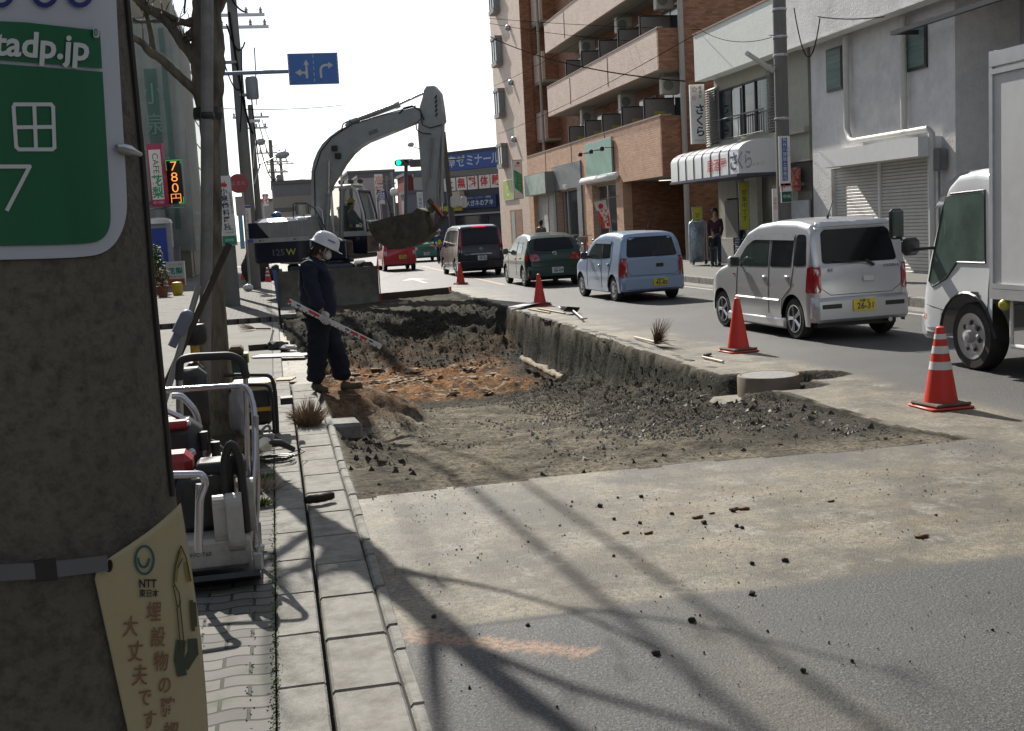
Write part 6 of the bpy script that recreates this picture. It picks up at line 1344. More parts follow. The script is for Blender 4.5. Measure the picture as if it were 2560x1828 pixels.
for sg, vw in ((-1, 'L'), (1, 'R')):
    c.patch('tail_lamp', mTail, [(sg*.60, .66), (sg*.70, .66), (sg*.70, 1.0), (sg*.60, 1.0)], 'B', off=.012, r=.03)
    c.patch('tail_lamp', mTail, [(.02, .66), (.16, .66), (.14, 1.0), (.05, 1.02)], vw, off=.012, r=.02); c.patch('reverse_lamp', mTailC, [(sg*.60, .58), (sg*.69, .58), (sg*.69, .65), (sg*.60, .65)], 'B', off=.012, r=.015)
    c.patch('window', mCarGlassG if sg < 0 else mCarGlass, [(1.32, .99), (1.72 if 0 else 1.32, 1.40), (1.75, 1.40), (2.05, 1.28), (2.28, 1.08), (2.30, .99)][0:1]+[(1.34, 1.42), (1.80, 1.40), (2.08, 1.27), (2.30, 1.07), (2.30, .98)], vw, r=.03); c.patch('window', mCarGlass, [(.62, 1.0), (.60, 1.42), (1.24, 1.43), (1.24, .99)], vw, r=.03); c.patch('window', mCarGlass, [(.20, 1.02), (.28, 1.44), (.52, 1.44), (.54, 1.01)], vw, r=.05)
    c.patch('window_visor', M('smoked_visor', (.30, .31, .34), .2, coat=.6), [(.56, 1.36), (.60, 1.46), (1.80, 1.44), (2.05, 1.33), (1.75, 1.37)], vw, off=.022, r=.02)
    c.line('panel_gap', mLine, [(1.28, 1.42), (1.28, .32)], vw); c.line('panel_gap', mLine, [(2.33, 1.0), (2.36, .32)], vw); c.line('panel_gap', mLine, [(.57, 1.44), (.55, 1.0), (.60, .72), (.86, .55), (.90, .32)], vw)
    c.line('side_rubbing_strip', mSil, [(.95, .52), (2.35, .52)], vw, w=.018); c.handle(1.42, .84, vw); c.handle(.72, .86, vw); c.mirror(2.22, 1.02, sg, mSil)
    m = MB(); m.box((sg*.70, 1.74, .205), (.09, 1.9, .15), bev=.03); m.build('side_skirt', mSil, c.t, smooth=True)
    m = MB(); m.box((sg*.47, -.045, .47), (.30, .03, .07), bev=.01); m.build('bumper_slot', mTrim, c.t)
m = MB(); m.box((0, .01, .42), (1.40, .13, .34), bev=.05); m.box((-.67, .14, .45), (.10, .30, .34), bev=.04); m.box((.67, .14, .45), (.10, .30, .34), bev=.04); m.build('rear_bumper', mSil, c.t, smooth=True)
c.line('panel_gap', mLine, [(-.60, 1.02), (-.60, .72), (-.46, .62), (.46, .62), (.60, .72), (.60, 1.02)], 'B'); c.plate(.0, .47, '26-31', '相模 50', mPlateY, y=-.055)
m = MB(); p = c.hit(.1, .82, 'B', .01); m.box(p, (.17, .02, .09), bev=.02); m.build('tailgate_handle', mSil, c.t, smooth=True)
m = MB(); m.tube([c.hit(.05, 1.03, 'B', .03), c.hit(-.22, 1.05, 'B', .02), c.hit(-.40, 1.07, 'B', .015)], .011, 6); m.box(c.hit(.12, 1.01, 'B', .03), (.16, .04, .04), bev=.012, R=Matrix.Rotation(.5, 3, 'Y')); m.build('rear_wiper', mTrim, c.t)
m = MB(); p = c.hit(-.15, .6, 'T', 0); m.tube([p, p+Vector((0, -.16, .24))], [.009, .003], 6); m.tube([p, p+Vector((0, -.02, .04))], .018, 6); m.build('aerial', mTrim, c.t)
m = MB(); m.tube([(.42, -.02, .24), (.42, .25, .24)], .032, 10); m.build('exhaust', mChr, c.t, smooth=True)
v, f = text_faces('RR', .07, ((-.47, -.0, .95), (1, 0, 0), (0, 0, 1)), italic=.3); b = MB(); b.add([c.hit(q.x, q.z, 'B', .005) for q in v], f); b.build('badge', mTrim, c.t)
v, f = text_faces('WAGON R', .05, ((.44, -.0, .97), (1, 0, 0), (0, 0, 1)), italic=.2); b = MB(); b.add([c.hit(q.x, q.z, 'B', .005) for q in v], f); b.build('badge', mTrim, c.t)
m = MB(); p = c.hit(2.44, .86, 'L', .008); m.box(p, (.01, .04, .035), bev=.004); m.build('side_indicator', mTail, c.t)
# ---- light blue hatchback
mBl = paint('light_blue_paint', (.27, .36, .50), .3, .3)
c = Car('light_blue_hatchback', 'light blue small hatchback with a driver silhouette and yellow plate 45-85', 'car', (7.93, 23.35, 0), .035, 3.395, 1.475, 1.5,
        [(0, .90), (.03, .93), (.10, 1.12), (.17, 1.35), (.27, 1.44), (.7, 1.48), (1.3, 1.49), (1.75, 1.45), (2.1, 1.36), (2.5, 1.1), (2.72, .97), (3.0, .92), (3.28, .80), (3.36, .66), (3.395, .5)],
        [(0, .90), (1.5, .90), (2.4, .88), (3.4, .85)], mBl, .58, 2.90, .27, sill=.20, roofw=.80, endw=.88, rc=.12, group='cars queued in the far lane')
c.wheels('cover')
c.patch('rear_window', mCarGlass, [(-.58, .95), (.58, .95), (.50, 1.37), (-.50, 1.37)], 'B', r=.07); q = MB()
c.patch('driver_shape', M('driver_silhouette', (.004, .005, .007), .3), [(-.03, .955), (.02, 1.06), (.12, 1.10), (.12, 1.26), (.2, 1.31), (.29, 1.27), (.30, 1.10), (.42, 1.04), (.46, .955)], 'B', off=.009, r=.05)
for sg, vw in ((-1, 'L'), (1, 'R')):
    c.patch('tail_lamp', mTail, [(sg*.60, .50), (sg*.71, .50), (sg*.70, .93), (sg*.585, .95)], 'B', off=.014, r=.04); c.patch('tail_lamp', mTail, [(.02, .52), (.13, .55), (.09, .93), (.04, .94)], vw, off=.012)
    c.patch('window', mCarGlassG if sg < 0 else mCarGlass, [(1.36, .92), (1.38, 1.30), (1.80, 1.28), (2.10, 1.17), (2.32, .98), (2.33, .91)], vw); c.patch('window', mCarGlass, [(.72, .95), (.80, 1.28), (1.28, 1.30), (1.28, .92)], vw)
    c.patch('window_visor', M('smoked_visor_blue', (.22, .28, .36), .2, coat=.6), [(.74, 1.24), (.80, 1.34), (1.82, 1.33), (2.1, 1.22), (1.8, 1.25)], vw, off=.02)
    c.line('panel_gap', mLine, [(1.32, 1.3), (1.32, .28)], vw); c.line('panel_gap', mLine, [(2.36, .92), (2.38, .28)], vw); c.line('panel_gap', mLine, [(.68, 1.28), (.64, .92), (.80, .62), (.95, .3)], vw); c.handle(1.48, .78, vw); c.handle(.85, .80, vw, mTrim); c.mirror(2.24, .95, sg, mTrim)
    m = MB(); m.box((sg*.685, 1.74, .23), (.07, 1.6, .10), bev=.02); m.build('side_skirt', mBl, c.t, smooth=True)
m = MB(); m.box((0, .01, .38), (1.38, .12, .32), bev=.05); m.box((-.66, .13, .38), (.10, .28, .32), bev=.04); m.box((.66, .13, .38), (.10, .28, .32), bev=.04); m.build('rear_bumper', mBl, c.t, smooth=True)
c.line('panel_gap', mLine, [(-.575, .93), (-.575, .62), (-.5, .56), (.5, .56), (.575, .62), (.575, .93)], 'B'); c.plate(.14, .40, '45-85', '相模 580', mPlateY, y=-.05)
c.patch('tailgate_handle', mTrim, [(.07, .72), (.24, .72), (.24, .80), (.07, .80)], 'B', off=.004, r=.02)
m = MB(); p = c.hit(.15, .7, 'T', 0); m.tube([p, p+Vector((.06, -.25, .45))], [.008, .003], 5); m.build('aerial', mTrim, c.t)
m = MB(); m.tube([c.hit(.10, .97, 'B', .02), c.hit(.40, .98, 'B', .015)], .010, 6); m.build('rear_wiper', mTrim, c.t)
# ---- dark green hatchback
mGr = paint('dark_green_paint', (.012, .035, .025), .3, .3)
c = Car('dark_green_hatchback', 'dark green rounded hatchback with white plate 56-09', 'car', (7.75, 31.3, 0), .0, 3.61, 1.66, 1.5,
        [(0, .86), (.04, .95), (.16, 1.12), (.34, 1.34), (.5, 1.42), (.9, 1.475), (1.5, 1.49), (1.9, 1.44), (2.3, 1.28), (2.7, 1.03), (2.9, .96), (3.2, .86), (3.5, .72), (3.61, .5)],
        [(0, .90), (1.5, .89), (2.6, .88), (3.6, .8)], mGr, .62, 2.99, .285, sill=.20, roofw=.74, endw=.84, rc=.14, rcr=.3, group='cars queued in the far lane')
c.wheels('cover')
c.patch('rear_window', mCarGlass, [(-.60, 1.02), (.60, 1.02), (.50, 1.35), (-.50, 1.35)], 'B', r=.08)
for sg, vw in ((-1, 'L'), (1, 'R')):
    c.patch('tail_lamp', mTail, [(sg*.42, .73), (sg*.70, .72), (sg*.72, .90), (sg*.52, .93)], 'B', off=.012, r=.04); c.patch('tail_lamp', mTail, [(.06, .74), (.30, .76), (.24, .92), (.1, .92)], vw, off=.01)
    c.patch('window', mCarGlassG if sg < 0 else mCarGlass, [(1.45, .93), (1.47, 1.28), (1.85, 1.26), (2.2, 1.12), (2.5, .93)], vw); c.patch('window', mCarGlassG, [(.72, .95), (.86, 1.26), (1.38, 1.28), (1.38, .93)], vw)
    c.line('panel_gap', mLine, [(1.42, 1.28), (1.42, .3)], vw); c.line('panel_gap', mLine, [(2.55, .9), (2.5, .3)], vw); c.mirror(2.42, .96, sg, mGr); c.handle(1.55, .78, vw, mTrim); c.handle(.9, .8, vw, mTrim)
m = MB(); m.box((0, .02, .40), (1.52, .14, .34), bev=.06); m.box((-.72, .17, .42), (.12, .36, .34), bev=.05); m.box((.72, .17, .42), (.12, .36, .34), bev=.05); m.build('rear_bumper', mGr, c.t, smooth=True)
c.plate(.05, .45, '56-09', '湘南 501', mPlateW, y=-.055); m = MB(); m.tube([c.hit(.02, 1.0, 'B', .02), c.hit(-.15, 1.02, 'B', .02), c.hit(-.45, 1.02, 'B', .015)], .011, 6); m.build('rear_wiper', mTrim, c.t)
e = MB(); p = c.hit(.0, .92, 'B', .012)
for rx_, rz_ in ((.065, .042), (.02, .042), (.045, .02)): e.tube([p+Vector((rx_*math.cos(t), 0, rz_*math.sin(t)+(.018 if rz_ < .03 else 0))) for t in np.linspace(0, 6.28, 18)[:-1]], .006, 4, closed=True)
e.build('emblem', mChr, c.t); c.line('panel_gap', mLine, [(-.62, .70), (.62, .70)], 'B')
# ---- dark minivan
mDk = paint('dark_plum_paint', (.012, .010, .018), .3, .25)
c = Car('dark_minivan', 'tall dark plum minivan with long red side lamps and a chrome bar', 'car', (7.28, 40.3, 0), .0, 4.69, 1.70, 1.84,
        [(0, 1.10), (.03, 1.14), (.10, 1.35), (.2, 1.68), (.32, 1.78), (.8, 1.83), (2.2, 1.84), (2.9, 1.78), (3.3, 1.6), (3.8, 1.2), (4.1, 1.05), (4.5, .9), (4.62, .7), (4.69, .5)],
        [(0, 1.08), (2, 1.07), (3.6, 1.02), (4.7, .9)], mDk, .85, 3.71, .32, sill=.22, roofw=.83, endw=.90, group='cars queued in the far lane')
c.wheels('alloy')
c.patch('rear_window', mCarGlass, [(-.66, 1.13), (.66, 1.13), (.60, 1.72), (-.60, 1.72)], 'B', r=.06)
for sg, vw in ((-1, 'L'), (1, 'R')):
    c.patch('tail_lamp', mTail, [(sg*.715, .98), (sg*.80, .98), (sg*.745, 1.7), (sg*.66, 1.7)], 'B', off=.012, r=.02); c.patch('reverse_lamp', mTailC, [(sg*.70, .88), (sg*.79, .88), (sg*.79, .98), (sg*.70, .98)], 'B', off=.013, r=.015)
    c.patch('window', mCarGlass, [(.35, 1.12), (.42, 1.66), (1.30, 1.68), (1.30, 1.10)], vw); c.patch('window', mCarGlass, [(1.38, 1.10), (1.38, 1.68), (2.35, 1.68), (2.35, 1.08)], vw); c.patch('window', mCarGlass, [(2.43, 1.07), (2.43, 1.66), (2.85, 1.62), (3.45, 1.20), (3.5, 1.06)], vw)
    c.line('panel_gap', mLine, [(1.34, 1.66), (1.34, .3)], vw); c.line('panel_gap', mLine, [(2.39, 1.66), (2.39, .3)], vw); c.mirror(3.35, 1.1, sg, mDk)
m = MB(); p = c.hit(0, .80, 'B', .015); m.box(p, (.78, .02, .04), bev=.008); m.build('chrome_bar', mChr, c.t); m = MB(); m.box((0, .02, .42), (1.6, .14, .34), bev=.05); m.build('rear_bumper', mDk, c.t, smooth=True)
c.plate(.03, .66, '29-25', '相模 500', mPlateW); e = MB(); p = c.hit(0, .98, 'B', .012); e.tube([p+Vector((.05*math.cos(t), 0, .05*math.sin(t))) for t in np.linspace(0, 6.28, 16)[:-1]], .008, 4, closed=True); e.box(p, (.12, .006, .022)); e.build('emblem', mChr, c.t)
v, f = text_faces('SERENA', .06, ((-.50, 0, .80), (1, 0, 0), (0, 0, 1))); b = MB(); b.add([c.hit(q.x, q.z, 'B', .006) for q in v], f); b.build('badge', mChr, c.t); m = MB(); p = c.hit(0, 1.76, 'B', .01); m.box(p, (.5, .03, .03)); m.build('stop_lamp', M('lit_stop_lamp', (.6, .02, .03), .3, emit=(1, .03, .03), es=.5), c.t)
# ---- red kei car
mRd = paint('red_paint', (.38, .008, .015), .1, .3); xr = ay(997, 640, 51).x
c = Car('red_microcar', 'small red car partly hidden behind the excavator bucket', 'car', (xr, 50.5, 0), .0, 3.39, 1.475, 1.5,
        [(0, .90), (.03, .93), (.10, 1.12), (.17, 1.35), (.27, 1.44), (.7, 1.48), (1.3, 1.49), (1.75, 1.45), (2.1, 1.36), (2.5, 1.1), (2.72, .97), (3.0, .92), (3.28, .80), (3.36, .66), (3.395, .5)],
        [(0, .90), (3.4, .85)], mRd, .58, 2.90, .27, sill=.24, roofw=.80, endw=.86, rc=.12, group='cars queued in the far lane')
c.wheels('cover'); c.patch('rear_window', mCarGlass, [(-.55, .98), (.55, .98), (.50, 1.37), (-.50, 1.37)], 'B', r=.07); c.plate(.12, .62, '33-20', '相模 580', mPlateY)
for sg, vw in ((-1, 'L'), (1, 'R')): c.patch('tail_lamp', mTailC, [(sg*.58, .70), (sg*.69, .70), (sg*.69, .88), (sg*.57, .90)], 'B', off=.012); c.patch('window', mCarGlass, [(.72, .95), (.80, 1.28), (1.9, 1.28), (2.3, .93)], vw); c.mirror(2.24, .95, sg, mRd)
c.line('panel_gap', mLine, [(-.6, .52), (.6, .52)], 'B')
# ---- green vehicle further on (seen from the front)
mGn = paint('green_van_paint', (.01, .16, .10), .1, .35); xg = ay(1066, 620, 62).x
c = Car('green_van', 'green van facing the camera beyond the small red car', 'car', (xg+.0, 62, 0), 0, 3.9, 1.66, 1.75, [(0, .55), (.03, .75), (.06, .95), (.2, 1.02), (.55, 1.08), (1.0, 1.6), (1.3, 1.72), (3.6, 1.74), (3.85, 1.65), (3.9, 1.0)],
        [(0, 1.0), (3.9, 1.0)], mGn, .6, 3.2, .29, sill=.24, roofw=.84, endw=.9, group='cars queued in the far lane')
c.wheels('cover'); c.patch('windscreen', mCarGlass, [(-.62, 1.12), (.62, 1.12), (.55, 1.58), (-.55, 1.58)], 'B', r=.06); c.plate(.0, .45, '12-03', '相模 400', mPlateW)
for sg in (-1, 1): c.patch('headlight', mTailC, [(sg*.5, .66), (sg*.74, .66), (sg*.74, .84), (sg*.5, .80)], 'B', off=.012)
m = MB(); 
for k in range(3): m.box(c.hit(0, .64+k*.07, 'B', .01), (.8, .02, .025))
m.build('grille', mTrim, c.t)
# ---- white truck
mWt = paint('white_truck_paint', (.62, .64, .66), .0, .25); TX = 8.02
tr = Car('white_truck', 'white box truck cut off by the right edge of the frame', 'truck', (TX, 7.8, 0), 0, 3.87, 1.88, 2.08,
        [(0, 2.0), (2.5, 2.0), (2.55, 2.06), (2.88, 2.10), (3.18, 2.08), (3.34, 1.98), (3.48, 1.72), (3.67, 1.22), (3.74, .98), (3.79, .8), (3.83, .5), (3.87, .42)],
        [(0, 1.05), (3.9, 1.0)], mWt, -6.2, 2.95, .36, sill=.36, roofw=.93, endw=.92, rcf=.25, rc=.10, arch=.10)
# shorten the cab: everything behind y=2.62 belongs to the cargo box
bm = bmesh.new(); bm.from_mesh(tr.body.data); bmesh.ops.bisect_plane(bm, geom=bm.verts[:]+bm.edges[:]+bm.faces[:], plane_co=(0, 2.50, 0), plane_no=(0, -1, 0), clear_outer=True); 
bmesh.ops.holes_fill(bm, edges=[e for e in bm.edges if e.is_boundary and all(abs(v.co.y-2.5) < .01 for v in e.verts)]); bm.to_mesh(tr.body.data); bm.free()
for ch in list(tr.t.children):
    if ch.name.startswith('underbody'): bpy.data.objects.remove(ch)
tr.wheel(-.88, 2.95, 'truck', -1, .22); tr.wheel(.88, 2.95, 'truck', 1, .22)
u = MB()
for k in range(6): a_ = k*math.pi/3; u.lathe([(.0, .012), (.022, .008), (.03, 0)][::-1], Vector((-.885, 2.95, .36))+Vector((0, .115*math.cos(a_), .115*math.sin(a_))), 8, Matrix.Rotation(-math.pi/2, 3, 'Y'))
u.lathe([(0, .07), (.06, .06), (.07, 0)][::-1], (-.885, 2.95, .36), 16, Matrix.Rotation(-math.pi/2, 3, 'Y')); u.build('wheel_nuts', M('truck_wheel_white', (.42, .41, .40), .4), tr.t, smooth=True)
for vw in 'LR':
    tr.patch('window', M('truck_glass_green', (.085, .12, .105), .06, spec=.6, var=.5, vs=1.6) if vw == 'L' else mCarGlass, [(2.667, 1.16), (3.146, 1.16), (3.336, .98), (3.579, .88), (3.655, .92), (3.610, 1.12), (3.382, 1.84), (2.713, 1.86)], vw, r=.06)
    tr.line('panel_gap', mLine, [(2.591, 1.95), (2.576, .62), (3.351, .62), (3.701, .66)], vw); tr.line('window_surround', mTrim, [(2.652, 1.14), (3.146, 1.14), (3.336, .96), (3.594, .86), (3.670, .92), (3.625, 1.12), (3.389, 1.86), (2.698, 1.88), (2.652, 1.14)], vw, w=.011)
    tr.patch('door_handle', mTrim, [(2.728, .72), (2.880, .72), (2.880, .84), (2.728, .84)], vw, off=.008, r=.02); tr.patch('indicator', M('amber_indicator', (.6, .16, .04), .2, coat=1), [(3.686, .50), (3.762, .50), (3.762, .56), (3.686, .56)], vw, off=.012, r=.01)
    tr.patch('lower_panel', mWt, [(3.397, .42), (3.822, .40), (3.716, .64), (3.397, .62)], vw, off=.01, r=.02); tr.line('arch_trim', mTrim, [(2.95+.47*math.cos(t), .36+.46*math.sin(t)) for t in np.linspace(.0, math.pi, 14)], vw, w=.02)
tr.patch('windscreen', mCarGlass, [(-.75, 1.1), (.75, 1.1), (.72, 1.85), (-.72, 1.85)], 'F', r=.05)
v_ = MB(); v_.prism([(3.28, 1.95), (3.58, 1.80), (3.66, 1.72), (3.44, 1.98), (3.1, 2.10)], -.85, .85, 'yz'); v_.build('sun_visor', M('chrome_visor', (.6, .62, .66), .15, .8), tr.t, smooth=True)
b = MB(); b.box((0, 3.80, .42), (1.80, .20, .30), bev=.05); b.build('front_bumper', mWt, tr.t, smooth=True)
BX = M('box_white', (.58, .59, .60), .45, var=.04, vs=1.5, dirt=(.4, .4, .4), ds=2.5, da=.4)
b = MB(); b.bb(-.97, .97, -3.0, 2.45, .86, 3.20); b.build('cargo_box', BX, tr.t)
b = MB()
for zz, hh_ in ((3.14, .14), (3.02, .05), (.92, .05), (.84, .1)): b.bb(-.992, -.97, -3.0, 2.46, zz-hh_/2, zz+hh_/2); b.bb(.97, .992, -3.0, 2.46, zz-hh_/2, zz+hh_/2)
b.bb(-.99, -.94, 2.42, 2.475, .80, 3.22); b.bb(.94, .99, 2.42, 2.475, .8, 3.22); b.bb(-.94, .94, 2.42, 2.475, 3.13, 3.23)
for yy_ in (1.2, 0.0, -1.2): b.bb(-.978, -.97, yy_, yy_+.04, .9, 2.9)
b.build('box_frame', M('bright_extrusion', (.62, .64, .66), .3, .5), tr.t)
b = MB(); b.bb(-.5, .5, -3, 2.6, .45, .82); b.bb(-.8, -.5, -1.0, 1.9, .35, .75); b.build('chassis', M('chassis_black', (.012, .012, .013), .8), tr.t)
b = MB(); b.cyl((-.93, -3, .33), (-.93, 2.2, .33), .025, 8); b.cyl((-.93, 2.2, .33), (-.93, 2.2, .80), .02, 8); b.cyl((-.93, .6, .33), (-.93, .6, .80), .02, 8); b.build('side_guard', mWhiteP, tr.t)
b = MB(); b.blob((-.97, 2.26, .74), .06, 2, 0); b.build('marker_lamp', M('olive_marker', (.42, .40, .02), .3, coat=1), tr.t, smooth=True)
mc = ax(2240, 560, 6.80); mc = Vector((mc.x-TX, mc.y-7.8, mc.z))
b = MB(); b.box(mc, (.17, .08, .34), bev=.04); b.box(mc+Vector((.16, -.02, -.26)), (.22, .10, .20), bev=.05); o = b.build('side_mirror', mTrim, tr.t, smooth=True); g_ = MB(); g_.box(mc+Vector((0, -.044, 0)), (.135, .012, .29), bev=.03); g_.build('mirror_glass', M('mirror_glass', (.30, .33, .33), .08, .9), o)
b = MB(); pz = mc.z-.30; b.tube([(mc.x+.12, mc.y, pz), (-.90, 3.6, pz+.02)], .018, 6); b.tube([(mc.x, mc.y, mc.z+.15), (mc.x+.10, mc.y+.02, pz)], .012, 6); b.build('mirror_arm', mTrim, tr.t)
# ================================================================ EXCAVATOR
YAW = math.radians(-25); EXC = Vector((1.50, 32.2, 0)); EU = Vector((math.cos(YAW), math.sin(YAW), 0)); EV = Vector((-math.sin(YAW), math.cos(YAW), 0))
ex = thing('wheeled_excavator', 'grey and navy wheeled excavator with raised boom and 125W on its engine cover', 'excavator', EXC, YAW)
mXG = M('machine_grey', (.30, .305, .295), .45, var=.05, coat=.3, dirt=(.13, .13, .12), ds=2, da=.4); mXN = M('machine_navy', (.007, .010, .026), .35, coat=.5); mXW = M('machine_offwhite', (.42, .43, .42), .4, coat=.3); mXT = M('machine_light_top', (.45, .47, .52), .25, coat=.8)
mMud = M('muddy_steel', (.10, .085, .06), .8, .2, var=.3, bump=.006, bs=30, dirt=(.035, .03, .025), ds=4, da=.8); mHyd = M('hydraulic_barrel', (.27, .28, .27), .35, .3); mHose = M('hydraulic_hose', (.015, .015, .017), .5)
def bpx(px, py, v=-.3):
    """point of the boom plane (offset v to the machine's left) under a pixel, in machine coordinates"""
    O = EXC + EV*v; r = Vector(_ray(px, py)); t = (O-Vector(CP)).dot(EV)/r.dot(EV); P = Vector(CP)+r*t; return Vector(((P-EXC).dot(EU), v, P.z))
def pl(pts, v, th):
    P = [bpx(x, y, v) for x, y in pts]; return [(p.x, p.z) for p in P], v-th/2, v+th/2
# undercarriage
R_ = Matrix.Rotation(-YAW, 4, 'Z'); 
def ub(mb): mb.T = R_; return mb
m = ub(MB()); m.box((0, 0, .78), (1.2, 3.6, .45), bev=.06); m.lathe([(.7, 0), (.7, .16)], (0, 0, 1.0), 30); m.build('undercarriage', mXN, ex)
for yy in (-1.2, 1.25):
    m = ub(MB()); m.cyl((-.9, yy, .5), (.9, yy, .5), .12, 10); m.build('axle', mBlack, ex)
    for xx in (-.95, .95):
        m = ub(MB()); m.lathe([(.28, -.17), (.44, -.17), (.5, -.12), (.5, .12), (.44, .17), (.28, .17)], (xx, yy, .5), 32, Matrix.Rotation(math.pi/2, 3, 'Y')); o = m.build('tyre', mTyre, ex, smooth=True); m = ub(MB()); m.lathe([(0, -.1), (.28, -.14), (.28, .14), (0, .1)], (xx, yy, .5), 24, Matrix.Rotation(math.pi/2, 3, 'Y')); m.build('rim', mXW, o, smooth=True)
# dozer blade facing the camera
def wp(p): p = Vector(p)-EXC; return Vector((p.dot(EU), p.dot(EV), p.z))
bl0, bl1 = gz(690, 775, -.05), gz(946, 748, -.05); yb_ = 30.2; x0b, x1b = ay(693, 700, yb_).x, ay(947, 700, yb_).x
prof = [(yb_+.0+.10*math.sin(t*math.pi), -.12+1.02*t) for t in np.linspace(0, 1, 9)]
m = MB(); V_ = [wp((x, y+(.10 if j else 0), z)) for j in (0, 1) for x in (x0b, x1b) for y, z in prof]
n = 9; F = [(i, i+1, n+i+1, n+i) for i in range(n-1)] + [(2*n+i, 3*n+i, 3*n+i+1, 2*n+i+1) for i in range(n-1)] + [(i, 2*n+i, 2*n+i+1, i+1) for i in range(n-1)] + [(n+i, n+i+1, 3*n+i+1, 3*n+i) for i in range(n-1)] + [(n-1, 2*n-1+0, 4*n-1, 3*n-1), (0, 2*n, 3*n, n)]
m.add(V_, F); bl = m.build('dozer_blade', M('blade_dusty_grey', (.17, .16, .13), .75, var=.2, vs=3, dirt=(.07, .06, .05), ds=3.5, da=.7, bump=.003, bs=50), ex)
m = MB(); m.add([wp(p) for p in ((x0b-.04, yb_-.03, -.1), (x0b-.04, yb_+.45, -.1), (x0b-.10, yb_+.5, .9), (x0b-.10, yb_-.03, .95), (x0b, yb_-.03, -.1), (x0b, yb_+.45, -.1), (x0b, yb_+.5, .9), (x0b, yb_-.03, .95))], [(0, 1, 2, 3), (7, 6, 5, 4), (0, 3, 7, 4), (3, 2, 6, 7)]); m.build('blade_side', M('blade_blue_edge', (.06, .12, .30), .4), bl)
m = MB(); m.add([wp(p) for p in ((x1b, yb_-.02, -.1), (x1b+.03, yb_-.02, -.1), (x1b+.03, yb_-.02, .85), (x1b, yb_-.02, .9), (x1b, yb_+.3, -.1), (x1b+.03, yb_+.3, -.1), (x1b+.03, yb_+.3, .85), (x1b, yb_+.3, .9))], [(0, 1, 2, 3), (1, 5, 6, 2), (3, 2, 6, 7)]); m.build('blade_side', M('red_edge', (.45, .02, .02), .5), bl)
# upper structure
m = MB(); m.box((-.3, 0, 1.16), (2.7, 2.2, .14), bev=.03); m.build('deck', mBlack, ex)
def hood(z0, z1, mat, name, grow=0., x1=-.05):
    P = []
    for cx_, cy_, a0 in ((x1, -1.12, None), (-1.45, -1.12, 180), (-1.45, 1.12, 90), (x1, 1.12, None)):
        if a0 is None: P.append((cx_, cy_+math.copysign(grow, cy_)))
        elif a0 == 180: P += [(-1.45+(.35+grow)*math.cos(t), -.77-(.35+grow)*math.sin(t)) for t in np.linspace(math.pi/2, math.pi, 7)][0:]
        else: P += [(-1.45+(.35+grow)*math.cos(t), .77+(.35+grow)*math.sin(t)) for t in np.linspace(math.pi, math.pi/2, 7)]
    m = MB(); m.prism(P, z0, z1, 'xy'); return m.build(name, mat, ex, smooth=True, ang=30)
hood(1.13, 1.66, mXN, 'counterweight'); hood(1.661, 1.775, mXW, 'white_stripe', .004)
h_ = hood(1.776, 2.20, mXG, 'engine_cover')
m = MB(); P = [(-.05, -1.06), (-1.42, -1.06), (-1.70, -.8), (-1.70, .8), (-1.42, 1.06), (-.05, 1.06)]; Q = [(x*1.0+.05, y*.9) for x, y in P]
m.add([(x, y, 2.201) for x, y in [(-.05, -1.12), (-1.45, -1.12), (-1.79, -.8), (-1.79, .8), (-1.45, 1.12), (-.05, 1.12)]]+[(x+.02, y*.86, 2.31) for x, y in P], [(i, (i+1) % 6, 6+(i+1) % 6, 6+i) for i in range(6)]+[tuple(range(6, 12))]); m.build('hood_top', mXT, ex, smooth=True, ang=60)
m = MB(); m.prism([(-1.79, 1.78), (-1.20, 1.78), (-1.55, 2.2), (-1.79, 2.2)], -1.128, -1.1225, 'xz'); m.build('navy_corner', mXN, ex)
for xx in (-1.18, -.62, -.22): m = MB(); m.bb(xx, xx+.012, -1.129, -1.121, 1.78, 2.2); m.build('panel_gap', mXT, ex)
for tx, x_, mm in (('125', -.98, M('grey_letters', (.13, .13, .14), .5)), ('W', -.60, M('yellow_green_letter', (.42, .46, .06), .5))): text(tx, .24, EXC+EU*x_+EV*-1.125+Vector((0, 0, 1.37)), EU, (0, 0, 1), mm, ex, width=1.1, bold=.004)
m = MB()
for xx in (-1.5, -.5): m.bb(xx, xx+.07, -1.13, -1.127, 1.70, 1.73); m.bb(xx+.12, xx+.13, -1.13, -1.127, 1.69, 1.75)
m.split('catch', mBlack, ex)
m = MB(); m.prism([(-.05, 1.13), (.98, 1.13), (.98, 1.55), (.5, 1.72), (.10, 1.9), (.0, 2.28), (-.05, 2.28)], -1.12, -.62, 'xz'); m.build('tank_cover', mXG, ex)
m = MB(); m.box((.55, -.87, 1.36), (.86, .53, .50), bev=.03); m.build('lower_cover', mXN, ex)
m = MB(); p = bpx(692, 538, -.6); m.blob(p, .12, 2, .05, (1.3, 1, .8)); m.cyl((p.x, p.y, 2.28), p, .05, 8); m.build('beacon', M('blue_beacon', (.01, .10, .30), .3, coat=1), ex, smooth=True)
# rear-view mirror on its hoop
m = MB(); m.tube([bpx(*q, -.9) for q in ((733, 560), (733, 512), (738, 508), (765, 508), (785, 520), (800, 545), (815, 575), (818, 590))], .016, 6); m.tube([bpx(*q, -.9) for q in ((758, 510), (760, 550))], .01, 6); o = m.build('mirror_hoop', mBlack, ex)
m = MB(); p = bpx(757, 524, -.9); m.box(p, (.42, .04, .30), bev=.02); m.build('mirror', M('mirror_glass', (.30, .33, .33), .08, .9), o)
